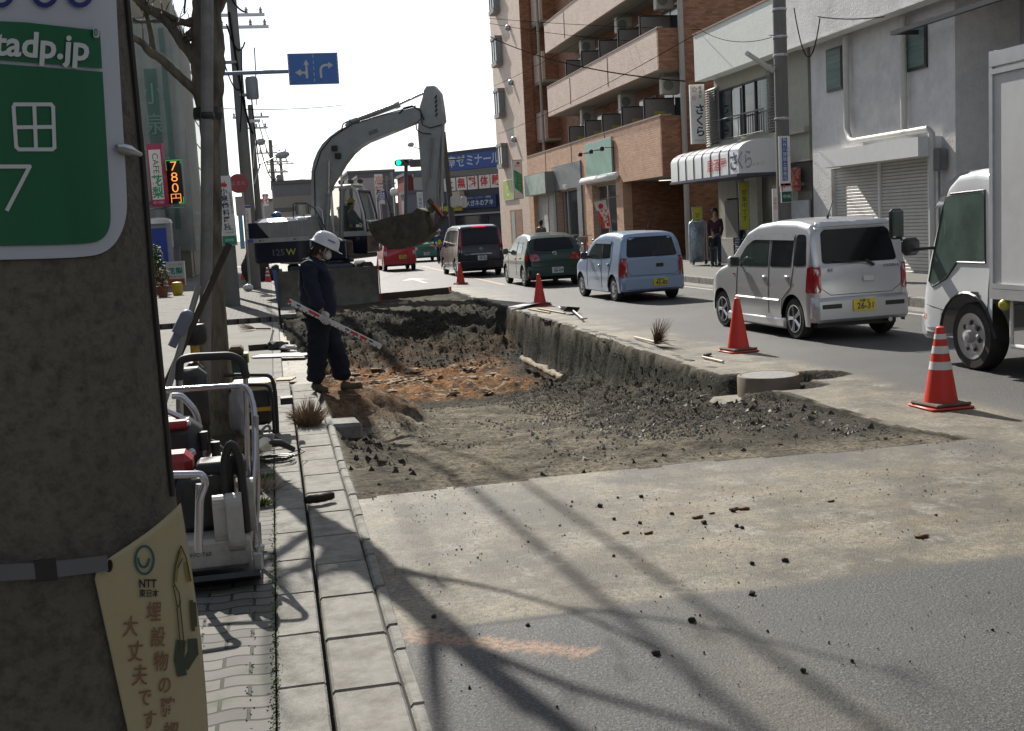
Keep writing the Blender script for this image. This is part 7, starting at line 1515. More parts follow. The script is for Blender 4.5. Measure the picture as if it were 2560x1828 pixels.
# cab
mCabG = M('cab_tinted_glass', (.05, .075, .065), .05, alpha=.45, spec=.9)
cx0, cx1, cy0, cy1, cz0, cz1 = .12, 1.12, .12, 1.10, 1.22, 3.08
m = MB()
m.bb(cx0, cx1, cy0, cy1, cz0, 1.72, bev=.03); m.build('cab_base', mXN, ex)
m = MB(); m.bb(cx0, cx1, cy0-.004, cy1+.004, 1.70, 1.84); m.build('cab_stripe', mXW, ex)
m = MB(); t_ = .06
for yy in (cy0, cy1-t_):
    m.tube([(cx1-.03, yy+t_/2, 1.8), (cx1-.06, yy+t_/2, 2.3), (cx1-.2, yy+t_/2, 2.9), (cx1-.38, yy+t_/2, cz1), (cx0+.15, yy+t_/2, cz1), (cx0+.03, yy+t_/2, cz1-.12), (cx0+.03, yy+t_/2, 1.8)], .045, 8)
m.build('cab_frame', M('cab_silver', (.45, .46, .46), .3, .3, coat=.5), ex, smooth=True)
m = MB(); m.bb(cx0, cx1-.36, cy0+.03, cy1-.03, cz1-.02, cz1+.06, bev=.03); m.build('cab_roof', mXG, ex)
m = MB(); m.add([(cx1-.02, cy0+.05, 1.85), (cx1-.02, cy1-.05, 1.85), (cx1-.2, cy1-.05, 2.9), (cx1-.2, cy0+.05, 2.9)], [(0, 1, 2, 3)]); 
m.add([(cx0+.05, cy0+.02, 1.85), (cx1-.05, cy0+.02, 1.85), (cx1-.22, cy0+.02, 2.88), (cx1-.38, cy0+.02, 3.03), (cx0+.05, cy0+.02, 3.03)], [(0, 1, 2, 3, 4)]); m.add([(cx0+.05, cy1-.02, 1.85), (cx1-.05, cy1-.02, 1.85), (cx1-.22, cy1-.02, 2.88), (cx1-.38, cy1-.02, 3.03), (cx0+.05, cy1-.02, 3.03)], [(0, 1, 2, 3, 4)]); m.split('cab_window', mCabG, ex)
m = MB(); m.tube([(cx1+.0, cy0+.04, 1.8), (cx1-.02, cy0+.04, 2.3), (cx1-.17, cy0+.04, 2.9)], .03, 6); m.tube([(cx1+.0, cy1-.04, 1.8), (cx1-.02, cy1-.04, 2.3), (cx1-.17, cy1-.04, 2.9)], .035, 6); m.tube([(cx1-.17, cy0+.04, 2.92), (cx1-.17, cy1-.04, 2.92)], .04, 6); m.tube([(cx1+.02, cy0+.04, 1.85), (cx1+.02, cy1-.04, 1.85)], .03, 6); m.build('windscreen_frame', mBlack, ex)
m = MB(); m.bb(.3, .75, .35, .85, 1.75, 1.95, bev=.05); m.bb(.28, .42, .35, .85, 1.9, 2.6, bev=.05); m.build('seat', mBlack, ex)
for k in range(3): m = MB(); m.box((cx0+.25+k*.28, cy0+.3, cz1+.13), (.14, .16, .12), bev=.03); m.build('work_lamp', mMud, ex)
m = MB(); m.tube([(cx1+.05, cy1-.03, 2.95), (cx1+.25, cy1+.1, 2.9), (cx1+.38, cy1+.12, 2.3)], .015, 6); m.box((cx1+.4, cy1+.12, 2.15), (.04, .2, .34), bev=.02); m.build('side_mirror', mBlack, ex)
# boom
outer = [(784, 600), (785, 551), (784, 470), (785, 430), (790, 405), (800, 380), (812, 361), (829, 344), (852, 327), (879, 314), (957, 291), (1040, 270), (1058, 272)]
inner = [(1062, 292), (1046, 306), (985, 331), (921, 357), (900, 370), (882, 386), (862, 412), (846, 439), (831, 462), (821, 488), (819, 551), (822, 600)]
a, b, c_ = pl(outer+inner, -.3, .36); m = MB(); m.prism(a, b, c_, 'xz'); boom = m.build('boom', mXG, ex, smooth=True, ang=35)
m = MB(); 
for (x, y) in ((836, 371), (845, 390)): m.box(bpx(x, y, -.52), (.16, .1, .15), bev=.02)
for o in m.split('boom_lamp', mBlack, boom): pass
m = MB(); m.tube([bpx(*q, -.5) for q in ((788, 560), (786, 430), (802, 378), (830, 343), (880, 310), (957, 287), (1040, 265))], .014, 5); m.tube([bpx(*q, -.5) for q in ((852, 330), (858, 310), (868, 304), (880, 306))], .018, 6); m.tube([bpx(*q, -.5) for q in ((998, 284), (1010, 270), (1030, 265), (1050, 275), (1060, 300))], .02, 6); m.tube([bpx(*q, -.5) for q in ((1040, 310), (1042, 325), (1055, 333), (1078, 335))], .016, 6); m.tube([bpx(*q, -.5) for q in ((1052, 285), (1056, 312), (1075, 320), (1105, 312))], .016, 6); m.build('hoses', mHose, ex, smooth=True)
m = MB(); m.box(bpx(933, 330, -.484), (.26, .008, .10), R=Matrix.Rotation(-.3, 3, 'Y')); m.build('maker_plate', M('faint_grey_decal', (.14, .145, .14), .5), boom)
for vv, top, mid, bot in ((-.58, (822, 402), (821, 486), (816, 590)), (-.02, (853, 430), (854, 474), (853, 606))):
    m = MB(); m.tube([bpx(*mid, vv), bpx(*bot, vv)], .062, 12); o = m.build('boom_cylinder', mHyd, ex, smooth=True); m = MB(); m.tube([bpx(*top, vv), bpx(*mid, vv)], .034, 10); m.build('rod', M('chromed_rod', (.6, .6, .6), .15, .9), o, smooth=True); m = MB(); m.lathe([(.075, -.04), (.085, 0), (.075, .04)], bpx(*mid, vv), 12); m.build('gland', mHyd, o, smooth=True)
m = MB(); m.tube([bpx(878, 306), bpx(995, 262)], .075, 12); o = m.build('arm_cylinder', mHyd, ex, smooth=True); m = MB(); m.tube([bpx(995, 262), bpx(1068, 229)], .036, 10); m.build('rod', M('chromed_rod', (.6, .6, .6), .15, .9), o, smooth=True); m = MB(); m.tube([bpx(868, 318), bpx(880, 304)], .09, 10); m.tube([bpx(988, 265), bpx(998, 261)], .09, 12); m.build('clevis', mXG, o)
# arm with link and bucket
a, b, c_ = pl([(1063, 228), (1070, 217), (1088, 216), (1103, 234), (1109, 270), (1113, 304), (1108, 312), (1100, 395), (1093, 478), (1096, 520), (1082, 535), (1068, 520), (1061, 484), (1054, 400), (1048, 330), (1050, 300), (1053, 268), (1060, 245)], -.3, .26); m = MB(); m.prism(a, b, c_, 'xz'); arm = m.build('arm', mXG, ex, smooth=True, ang=30)
m = MB()
for k in range(5): q = [bpx(1086+k*.4, 243+k*11, -.435), bpx(1092+k*.4, 236+k*11, -.435), bpx(1093+k*.4, 243+k*11, -.435), bpx(1087+k*.4, 250+k*11, -.435)]; m.add(q, [(0, 1, 2, 3)])
m.build('hazard_slots', mBlack, arm)
m = MB(); m.tube([bpx(1107, 308), bpx(1104, 486)], .055, 12); m.tube([bpx(1104, 486), bpx(1105, 508)], .07, 12); o = m.build('bucket_cylinder', mHyd, ex, smooth=True); m = MB(); m.tube([bpx(1105, 505), bpx(1106, 532)], .036, 8); m.build('rod', M('chromed_rod', (.6, .6, .6), .15, .9), o, smooth=True)
m = MB(); m.tube([bpx(1079, 345, -.46), bpx(1070, 445, -.46), bpx(1064, 475, -.46)], .014, 5); m.tube([bpx(1083, 345, -.46), bpx(1077, 445, -.46)], .014, 5); m.build('arm_pipes', mHyd, arm, smooth=True)
m = MB(); 
for vv in (-.45, -.15): m.tube([bpx(1072, 500, vv), bpx(1105, 540, vv)], .06, 8); m.tube([bpx(1112, 535, vv), bpx(1090, 572, vv), bpx(1075, 580, vv)], .07, 8)
m.cyl(bpx(1112, 535, -.6), bpx(1112, 535, 0), .08, 10); m.cyl(bpx(1078, 525, -.5), bpx(1078, 525, -.1), .09, 12); m.build('bucket_link', mMud, ex, smooth=True)
m = MB(); m.tube([bpx(1085, 508, -.62), bpx(1108, 540, -.62)], .028, 6); m.build('link_mark', M('orange_mark', (.65, .14, .02), .5), ex)
prof = [(938, 556), (1000, 540), (1045, 532), (1058, 520), (1068, 530), (1076, 560), (1078, 585), (1062, 603), (1035, 615), (1005, 622), (980, 617), (958, 603), (942, 580)]
a, b, c_ = pl(prof, -.3, 1.0); vi0, vi1 = -.8, .2
m = MB(); pin = a; N_ = len(pin)
# side plates + curved shell, open towards the teeth side
m.prism(a, -.80, -.77, 'xz'); m.prism(a, .17, .20, 'xz'); sh = a[3:]+a[:1]; V_ = [(x, -.77, z) for x, z in sh]+[(x, .17, z) for x, z in sh]; k = len(sh); m.add(V_, [(i, i+1, k+i+1, k+i) for i in range(k-1)])
m.prism([(q.x, q.z) for q in (bpx(942, 580), bpx(936, 557), bpx(952, 552), bpx(956, 575))], -.82, .22, 'xz'); bu = m.build('bucket', mMud, ex, smooth=True, ang=40); sm = bu.modifiers.new('s', 'SOLIDIFY'); sm.thickness = .02
for k in range(5):
    vv = -.78+k*.235; p0, p1 = bpx(944, 556, -.3), bpx(923, 549, -.3); p0.y = p1.y = vv; m = MB(); d_ = (p1-p0); s_ = Vector((0, .055, 0)); h2 = Vector((0, 0, .035)); m.add([p0+s_+h2, p0-s_+h2, p0-s_-h2, p0+s_-h2, p1+s_*.4, p1-s_*.4], [(0, 1, 5, 4), (3, 4, 5, 2), (0, 4, 3), (1, 2, 5), (0, 3, 2, 1)]); m.build('tooth', M('worn_tooth_steel', (.42, .43, .44), .35, .7), bu)
# handrail
m = MB(); m.tube([(.0, -.75, 2.3), (.02, -.75, 2.52), (.10, -.75, 2.55), (.22, -.75, 2.45), (.25, -.75, 1.9)], .018, 6); m.build('handrail', mSteel, ex, smooth=True)
# ================================================================ PEOPLE
def skin(name, J, E, mat, parent, sub=2, root=0, world=True, fold=0.):
    """one continuous surface grown round a stick skeleton. J: list of (position, radius)"""
    me = bpy.data.meshes.new(name); me.from_pydata([tuple(j[0]) for j in J], E, []); o = bpy.data.objects.new(name, me); COL.objects.link(o)
    md = o.modifiers.new('skin', 'SKIN'); md.use_smooth_shade = True; s2 = o.modifiers.new('sub', 'SUBSURF'); s2.levels = sub; s2.render_levels = sub
    for i, j in enumerate(J):
        r = j[1]; me.skin_vertices[0].data[i].radius = r if isinstance(r, tuple) else (r, r); me.skin_vertices[0].data[i].use_root = (i == root)
    ev = bpy.data.meshes.new_from_object(o.evaluated_get(bpy.context.evaluated_depsgraph_get())); bpy.data.objects.remove(o); bpy.data.meshes.remove(me)
    if world and parent is not None: ev.transform(world_of(parent).inverted())
    
    if fold:
        for v_ in ev.vertices: q_ = v_.co; v_.co = q_ + v_.normal*fold*(mnoise.noise(Vector((q_.x*9, q_.y*9, q_.z*16)))+.5*mnoise.noise(Vector((q_.x*24+q_.z*9, q_.y*20, q_.z*30))))
    ev.name = name; ev.materials.clear(); ev.materials.append(mat); ev.shade_smooth(); q = bpy.data.objects.new(name, ev); COL.objects.link(q); q.parent = parent; return q
mSkin = M('skin', (.38, .23, .16), .55, var=.05); mSkinD = M('skin_shaded', (.30, .18, .12), .55)
mNavy2 = M('navy_workwear', (.008, .012, .032), .85, var=.25, vs=12, bump=.008, bs=14); mNavy3 = M('dark_navy_trousers', (.005, .007, .017), .9, var=.3, vs=12, bump=.01, bs=12); mGlove = M('white_cotton_glove', (.58, .56, .54), .85, var=.06, bump=.002, bs=60)
mHelm = M('white_helmet', (.66, .67, .70), .3, coat=.5); mHair = M('dark_brown_hair', (.025, .014, .009), .6, bump=.006, bs=60)
WY = 13.35
def wq(x, y, dy=0.): return ay(x, y, WY+dy)
wk = thing('person', 'worker in navy clothes, white helmet and face mask holding a levelling staff at the kerb', 'person', (wq(800, 975).x, WY, 0))
# body
J = [(wq(800, 792), .13), (wq(792, 735), .13), (wq(784, 682), .14), (wq(786, 650), .07), (wq(797, 634), .055), (wq(803, 618), .085), (wq(809, 604), .08),
     (wq(772, 664, -.15), .055), (wq(786, 735, -.22), .042), (wq(806, 783, -.20), .033), (wq(798, 662, .17), .055), (wq(812, 735, .22), .042), (wq(822, 785, .16), .033),
     (wq(794, 805, -.08), .085), (wq(794, 885, -.08), .062), (wq(790, 960, -.06), .042), (wq(812, 805, .09), .085), (wq(842, 882, .10), .062), (wq(862, 955, .08), .042)]
E_ = [(0, 1), (1, 2), (2, 3), (3, 4), (4, 5), (5, 6), (2, 7), (7, 8), (8, 9), (2, 10), (10, 11), (11, 12), (0, 13), (13, 14), (14, 15), (0, 16), (16, 17), (17, 18)]
skin('body', J, E_, mSkin, wk)
# jacket
J = [(wq(806, 812), (.205, .215)), (wq(792, 735), (.225, .235)), (wq(786, 685), (.215, .225)), (wq(785, 655), (.13, .15)), (wq(790, 642), .075),
     (wq(770, 668, -.16), .105), (wq(783, 735, -.25), .092), (wq(804, 776, -.22), .07), (wq(800, 666, .18), .09), (wq(814, 735, .24), .072), (wq(822, 776, .18), .055)]
skin('jacket', J, [(0, 1), (1, 2), (2, 3), (3, 4), (2, 5), (5, 6), (6, 7), (2, 8), (8, 9), (9, 10)], mNavy2, wk, 3, fold=.022)
J = [(wq(801, 776), (.155, .17)), (wq(796, 820, -.09), .14), (wq(793, 888, -.09), .122), (wq(789, 962, -.07), .112), (wq(814, 820, .09), .14), (wq(842, 885, .10), .125), (wq(862, 955, .08), .108)]
skin('trousers', J, [(0, 1), (1, 2), (2, 3), (0, 4), (4, 5), (5, 6)], mNavy3, wk, 3, fold=.022)
for a_, b_, dy in (((785, 973), (822, 978), -.07), ((858, 972), (908, 962), .06)):
    p, q = wq(*a_, dy), wq(*b_, dy); p.z = max(.045, p.z) if dy < 0 else p.z; 
    skin('boot', [(p-(q-p)*.15+Vector((0, 0, .05)), .065), (p+(q-p)*.35, (.055, .06)), (q, (.042, .052))], [(0, 1), (1, 2)], M('khaki_boot', (.085, .07, .04), .8), wk, 1)
# helmet: shell, brim, peak
HC = wq(813, 612, 0); HR = Matrix.Rotation(math.radians(27), 3, 'Y')
m = MB(); m.T = Matrix.Translation(HC) @ HR.to_4x4() @ Matrix.Diagonal((1.22, 1.0, 1.0, 1)); m.lathe([(.001, .155), (.05, .150), (.09, .128), (.118, .09), (.130, .04), (.134, .0), (.150, -.012), (.150, -.018), (.128, -.01)], (0, 0, 0), 28)
m.T = Matrix.Translation(HC) @ HR.to_4x4(); m.add([(.13*math.cos(t), .12*math.sin(t), -.008) for t in np.linspace(-1, 1, 9)]+[((.13+.085*math.cos(t))*math.cos(t)*1.06, .12*math.sin(t)*1.05, -.022) for t in np.linspace(-1, 1, 9)], [(i, i+1, 10+i, 9+i) for i in range(8)])
m.build('helmet', mHelm, wk, world=True, smooth=True, ang=60)
m = MB(); m.T = Matrix.Translation(HC) @ HR.to_4x4(); m.tube([(.02, -.120, -.01), (.015, -.105, -.10), (.05, -.06, -.155)], .007, 5); m.build('chin_strap', M('strap_grey', (.3, .3, .32), .6), wk, world=True)
m = MB(); P = [HC+HR@Vector((.09, -.118+.0, .055)), HC+HR@Vector((.0, -.138, .055))]; m.T = Matrix.Translation(HC) @ HR.to_4x4(); m.add([(.09, -.128, .055), (.0, -.134, .055), (.0, -.131, .072), (.09, -.124, .072)], [(0, 1, 2, 3)]); m.build('lettering', M('faint_blue_print', (.15, .18, .3), .5), wk, world=True)
# head shape details: hair, ear, nose, eyes, mask
hp = wq(805, 617)
m = MB()
for k in range(60):
    a0 = random.uniform(0, 6.28); st = hp+Vector((-.03+.075*math.cos(a0), .085*math.sin(a0), .02)); L_ = random.uniform(.06, .14); m.tube([st, st+Vector((-.025+random.uniform(-.02, .01), random.uniform(-.015, .015), -L_*.5)), st+Vector((-.045+random.uniform(-.03, .02), random.uniform(-.02, .02), -L_))], [.014, .012, .003], 5)
m.blob(hp+Vector((-.025, 0, .01)), .098, 2, .15, (1, .95, 1), 4); m.build('hair', mHair, wk, world=True, smooth=True)
m = MB(); m.blob(wq(819, 637, 0), .052, 2, .1, (.9, 1.15, 1.1), 2); m.build('face_mask', M('white_mask', (.62, .60, .58), .8), wk, world=True, smooth=True)
m = MB(); m.blob(wq(823, 626, -.0), .018, 2, 0, (1.2, .8, 1.2)); m.blob(wq(820, 623, -.035), .009, 1, 0); m.blob(wq(820, 623, .035), .009, 1, 0); m.blob(wq(800, 627, -.088), .022, 2, 0, (.7, .4, 1.2)); m.build('face_features', mSkinD, wk, world=True, smooth=True)
# gloved hand closed round the staff
S0, S1 = wq(722, 754, -.36), wq(953, 868, -.20); sd = (S1-S0).normalized(); hc = wq(813, 800, -.30)
hc = S0+sd*((hc-S0).dot(sd)); up = Vector((0, 0, 1)); nn = sd.cross(Vector((0, -1, 0))).normalized(); fw = Vector((0, -1, 0))
if nn.z < 0: nn = -nn
skin('glove', [(wq(805, 782, -.22), .030), (hc+nn*.055+fw*.005, (.036, .044)), (hc+nn*.015+fw*.030, (.024, .048))], [(0, 1), (1, 2)], mGlove, wk, 2)
for k in range(4):
    o_ = hc+sd*(.036-.024*k)+fw*.0; L_ = (1, 1.1, 1.05, .85)[k]; r0 = .0115
    skin('finger', [(o_+nn*.03+fw*.032, r0), (o_+nn*.004+fw*.042, r0), (o_-nn*.036*L_+fw*.034, r0*.95), (o_-nn*.045*L_+fw*.004, r0*.9)], [(0, 1), (1, 2), (2, 3)], mGlove, wk, 1)
o_ = hc+sd*.03; skin('thumb', [(o_+nn*.035-fw*.01, .014), (o_+sd*.03+nn*.01+fw*.015, .0125), (o_+sd*.04-nn*.02+fw*.018, .011)], [(0, 1), (1, 2)], mGlove, wk, 1)
skin('glove', [(wq(822, 785, .16), .030), (wq(827, 800, .16), (.03, .04)), (wq(829, 812, .15), (.022, .035))], [(0, 1), (1, 2)], mGlove, wk, 1)
# levelling staff, a thing of its own
st = thing('levelling_staff', 'white levelling staff with red and black marks held by the worker', 'staff', S0)
Rm = Matrix((sd, fw, sd.cross(fw))).transposed(); c_ = (S0+S1)/2; Ls = (S1-S0).length
m = MB(); m.box(c_, (Ls, .025, .062), R=Rm, bev=.004); m.build('rod', M('staff_white', (.58, .58, .58), .45, var=.05), st, world=True)
m = MB()
for k in range(int(Ls/.05)): m.box(S0+sd*(.03+k*.05)+fw*.0135+Rm@Vector((0, 0, .022)), (.008 if k % 2 else .02, .002, .014), R=Rm)
for t in (.10, .42, .62, .88): m.box(S0+sd*(Ls*t)+fw*.0135+Rm@Vector((0, 0, -.008)), (.05, .002, .018), R=Rm)
m.build('black_marks', mInk, st, world=True)
m = MB()
for t, w2 in ((.01, .03), (.245, .09), (.30, .05), (.70, .10), (.80, .09)): m.box(S0+sd*(Ls*t)+fw*.0137+Rm@Vector((0, 0, -.004)), (w2, .002, .03), R=Rm)
m.split('red_mark', mRed, st, world=True)
# generic small figure
def figure(label, base, h, face, top_m, leg_m, hair_m, arms=((.03, .02), (-.03, .02)), hat=None, skirt=False, seated=False, vest=None, hairlen=.3):
    t = thing('person', label, 'person', base, face); k = h/1.65; hx = lambda x, y, z: Vector((x*k, y*k, z*k))
    if seated: leg = [(.09, 0, .45), (.09, .38, .47), (.09, .42, .08)]
    else: leg = [(.09, 0, .84), (.10, .02, .46), (.10, 0, .07)]
    z0 = .0 if not seated else -.36
    up_ = lambda x, y, z: hx(x, y, z+z0)
    J = [(up_(0, 0, .90), .10*k), (up_(0, 0, 1.10), .10*k), (up_(0, -.01, 1.28), .11*k), (up_(0, -.01, 1.40), .05*k), (up_(0, .01, 1.47), .05*k), (up_(0, .02, 1.56), (.075*k, .085*k)), (up_(0, .02, 1.62), (.05*k, .06*k))]; E_ = [(0, 1), (1, 2), (2, 3), (3, 4), (4, 5), (5, 6)]
    AJ = []
    for s_ in (-1, 1):
        ex_, ey_ = (arms[0] if s_ < 0 else arms[1]); b0 = len(J); J += [(up_(s_*.17, -.01, 1.33), .045*k), (up_(s_*.23+ex_, ey_*.5, 1.08), .035*k), (up_(s_*.22+ex_*2, .05+ey_, .86+abs(ey_)*.5), .028*k), (up_(s_*.22+ex_*2, .07+ey_, .79+abs(ey_)*.5), (.018*k, .032*k))]; E_ += [(2, b0), (b0, b0+1), (b0+1, b0+2), (b0+2, b0+3)]; AJ.append([J[b0], J[b0+1], J[b0+2]])
        b0 = len(J); J += [(hx(s_*leg[0][0], leg[0][1], leg[0][2]), .07*k), (hx(s_*leg[1][0], leg[1][1], leg[1][2]), .05*k), (hx(s_*leg[2][0], leg[2][1], leg[2][2]), .04*k), (hx(s_*leg[2][0], leg[2][1]+.14, .03), (.035*k, .03*k))]; E_ += [(0, b0), (b0, b0+1), (b0+1, b0+2), (b0+2, b0+3)]
    skin('body', J, E_, mSkin, t, 1, world=False)
    C = [(up_(0, 0, .84), (.145*k, .115*k)), (up_(0, 0, 1.05), (.14*k, .115*k)), (up_(0, -.01, 1.28), (.155*k, .12*k)), (up_(0, -.01, 1.39), .075*k)]; CE = [(0, 1), (1, 2), (2, 3)]
    for A in AJ: b0 = len(C); C += [(A[0][0], .065*k), (A[1][0], .055*k), (A[2][0], .045*k)]; CE += [(2, b0), (b0, b0+1), (b0+1, b0+2)]
    if skirt: C[0] = (up_(0, 0, .70), (.18*k, .15*k))
    skin('jacket', C, CE, top_m, t, 1, world=False)
    T = [(up_(0, 0, .90), (.13*k, .11*k))]; TE = []
    for s_ in (-1, 1): b0 = len(T); T += [(hx(s_*leg[0][0], leg[0][1], leg[0][2]), .085*k), (hx(s_*leg[1][0], leg[1][1], leg[1][2]), .068*k), (hx(s_*leg[2][0], leg[2][1], leg[2][2]), .058*k)]; TE += [(0, b0), (b0, b0+1), (b0+1, b0+2)]
    skin('trousers', T, TE, leg_m, t, 1, world=False)
    m = MB(); 
    for s_ in (-1, 1): m.blob(hx(s_*leg[2][0], leg[2][1]+.06, .04), .06*k, 2, 0, (.8, 2.0, .7))
    m.split('shoe', mBlack, t, smooth=True)
    m = MB(); c_ = up_(0, -.005, 1.585); m.blob(c_+hx(0, -.02, .01), .105*k, 2, .12, (.95, 1, 1.05), 3); m.blob(c_+hx(0, -.05, -.08), .08*k, 2, .15, (1, .7, 1.2*hairlen/.3), 5); m.build('hair', hair_m, t, smooth=True)
    m = MB(); m.blob(up_(0, .105, 1.555), .014*k, 1, 0, (.8, 1.2, 1.3)); m.build('nose', mSkin, t, smooth=True); m = MB(); m.blob(up_(-.03, .093, 1.58), .009*k, 1, 0); m.blob(up_(.03, .093, 1.58), .009*k, 1, 0); m.split('eye', mBlack, t, smooth=True); m = MB(); m.blob(up_(0, .095, 1.515), .014*k, 1, 0, (1.8, .6, .5)); m.build('mouth', M('lip', (.30, .10, .08), .5), t, smooth=True)
    if hat: m = MB(); m.lathe([(.001, .115*k), (.07*k, .10*k), (.115*k, .05*k), (.125*k, 0), (.145*k, -.01), (.12*k, -.008)], c_+hx(0, .0, .03), 18); m.build('helmet', hat, t, smooth=True)
    if vest: m = MB(); C2 = [(p, tuple(v*1.1 for v in (r if isinstance(r, tuple) else (r, r)))) for p, r in C[:3]]; skin('safety_vest', C2, [(0, 1), (1, 2)], vest, t, 1, world=False)
    return t
wb_ = ax(1680+405/3.867, 380+1088/3.867, 12.75); zg = .24
figure('woman in a dark plum jacket standing behind a child outside the pub', (wb_.x+.12, wb_.y+.1, zg), 1.66, math.radians(150), M('plum_jacket', (.055, .014, .030), .8, var=.2), M('blue_jeans', (.03, .05, .09), .8), M('black_hair', (.012, .010, .010), .5), hairlen=.3)
cb_ = ax(1680+375/3.867, 380+1092/3.867, 12.6)
figure('small child in a black coat standing in front of the woman outside the pub', (cb_.x, cb_.y-.25, zg), 1.06, math.radians(140), M('black_coat', (.012, .011, .013), .85), M('dark_leggings', (.05, .05, .06), .8), M('black_hair', (.012, .010, .010), .5), skirt=True, hairlen=.25)
gp = ay(1100, 640, 58); figure('traffic guard in a yellow vest and white helmet beside the green van', (gp.x, 58, 0), 1.68, math.radians(190), M('guard_blue_jacket', (.04, .07, .16), .8), M('guard_trousers', (.03, .04, .08), .8), mHair, hat=mHelm, vest=M('vest_yellow', (.50, .55, .04), .6), arms=((-.05, .1), (.02, .0)), hairlen=.1)
bt = thing('signal_baton', 'orange signal baton held out by the traffic guard', 'baton', (gp.x-.3, 57.8, 1.2)); m = MB(); b0 = ay(1088, 616, 57.8); m.cyl((b0.x+.35, 57.8, b0.z-.05), (b0.x-.25, 57.8, b0.z+.05), .035, 8); m.build('tube', M('orange_mark', (.65, .14, .02), .5), bt, world=True); m = MB(); m.cyl((b0.x+.35, 57.8, b0.z-.05), (b0.x+.45, 57.8, b0.z-.07), .025, 8); m.build('grip', mBlack, bt, world=True)
pp_ = ax(1352, 600, 11.8); figure('passer-by whose dark head shows above the dark green car roof', (11.8, ax(1352, 565, 11.8).y, .2), 1.66, 0, M('grey_coat', (.12, .12, .13), .8), mNavy3, M('black_hair', (.012, .010, .010), .5), hairlen=.2)
op_ = EXC+EU*.55+EV*.6; figure('operator with a yellow helmet sitting in the excavator cab', (op_.x, op_.y, 1.42), 1.62, YAW-math.pi/2, M('operator_grey', (.10, .11, .13), .8), M('operator_trousers', (.05, .05, .07), .8), mHair, hat=M('yellow_helmet', (.60, .40, .02), .35), seated=True, arms=((0, .25), (0, .25)), hairlen=.1)
# ================================================================ TOOLS, MACHINES AND DEBRIS
mChrT = M('chromed_tube', (.50, .50, .54), .25, .85, var=.1, vs=8); mDkEng = M('engine_black', (.016, .016, .018), .5, var=.3, dirt=(.06, .055, .045), ds=7, da=.6); mEngW = M('dusty_white_casing', (.40, .39, .36), .5, var=.1, dirt=(.16, .14, .11), ds=4, da=.7)
def rt(pts, Y, par, name, mat, r, n=10, fil=None, dy=None):
    """bent tube through frame pixels at depth Y"""
    P = [ay(x, y, Y if dy is None else Y+dy[i]) for i, (x, y) in enumerate(pts)]; Q = [P[0]]
    for i in range(1, len(P)-1):
        a, b, c = P[i-1], P[i], P[i+1]; d = min((a-b).length, (c-b).length)*.42
        if fil: d = min(d, fil)
        p, q = b+(a-b).normalized()*d, b+(c-b).normalized()*d
        for t in (0, .25, .5, .75, 1): Q.append(p*(1-t)**2+b*2*t*(1-t)+q*t*t)
    Q.append(P[-1]); m = MB(); m.tube(Q, r, n); return m.build(name, mat, par, world=True, smooth=True)
# vibrating plate compactor nearest the camera
vp = thing('plate_compactor', 'plate compactor with silver tube handle and white belt guards, nearest the concrete pole', 'compactor', (ay(560, 1440, 6.0).x, 6.05, SWZ))
A_, B_ = ay(455, 1470, 5.85), ay(655, 1470, 5.85); xa, xb = A_.x, B_.x
m = MB(); m.prism([(5.75, .11), (5.85, .06), (6.45, .06), (6.6, .16), (6.57, .18), (6.43, .085), (5.86, .085), (5.78, .13)], xa, xb, 'yz'); m.build('sole_plate', mDkEng, vp, world=True)
m = MB(); m.box(((xa+xb)/2-.03, 6.02, .20), (xb-xa-.02, .26, .16), bev=.02); m.build('base_casing', mEngW, vp, world=True)
v, f = text_faces('MVC-T60', .03, (((xa+xb)/2-.10, 5.885, .21), (1, 0, 0), (0, 0, 1))); b = MB(); b.add(v, f); b.build('lettering', mBlack, vp, world=True)
m = MB(); m.box(((xa+xb)/2-.06, 6.22, .42), (.30, .30, .30), bev=.04); m.cyl(((xa+xb)/2-.02, 6.05, .50), ((xa+xb)/2-.02, 6.2, .50), .085, 20); m.box(((xa+xb)/2+.03, 6.2, .60), (.26, .2, .08), bev=.02); m.build('engine', mDkEng, vp, world=True, smooth=True)
m = MB(); m.box(((xa+xb)/2-.20, 6.28, .62), (.16, .22, .13), bev=.04); m.build('fuel_tank', M('machine_red', (.30, .02, .025), .4), vp, world=True)
for (x0, x1, y0, y1, dy) in ((541, 566, 1235, 1362, 0), (576, 602, 1230, 1378, -.04), (605, 632, 1193, 1330, .12)):
    p, q = ay(x0, y1, 5.95+dy), ay(x1, y0, 5.95+dy); m = MB(); w2 = (q.x-p.x)/2; hh_ = q.z-p.z; r_ = .06
    pr = [(w_*1., z_) for w_, z_ in ()]; pts = [(5.95+dy+r_*math.cos(t), q.z-r_+r_*math.sin(t)) for t in np.linspace(0, math.pi, 9)]+[(5.95+dy+r_*math.cos(t), p.z+r_+r_*math.sin(t)) for t in np.linspace(math.pi, 2*math.pi, 9)]
    m.prism(pts, p.x, q.x, 'yz'); m.build('belt_guard', mEngW, vp, world=True)
rt([(415, 976), (618, 963), (636, 1020), (638, 1130), (630, 1240), (624, 1352)], 6.1, vp, 'handle_frame', mChrT, .0165, 12, .07, dy=[.35, .25, .2, .1, 0, -.05]); rt([(640, 1040), (645, 1250), (636, 1380)], 6.25, vp, 'handle_frame', mChrT, .014, 8)
rt([(572, 1360), (560, 1150), (577, 1100), (600, 1150), (618, 1330)], 5.98, vp, 'rubber_hose', mHose, .022, 12, .1); rt([(585, 1330), (575, 1180), (583, 1130), (604, 1200), (612, 1390)], 6.05, vp, 'rubber_hose', mHose, .016, 10, .1)
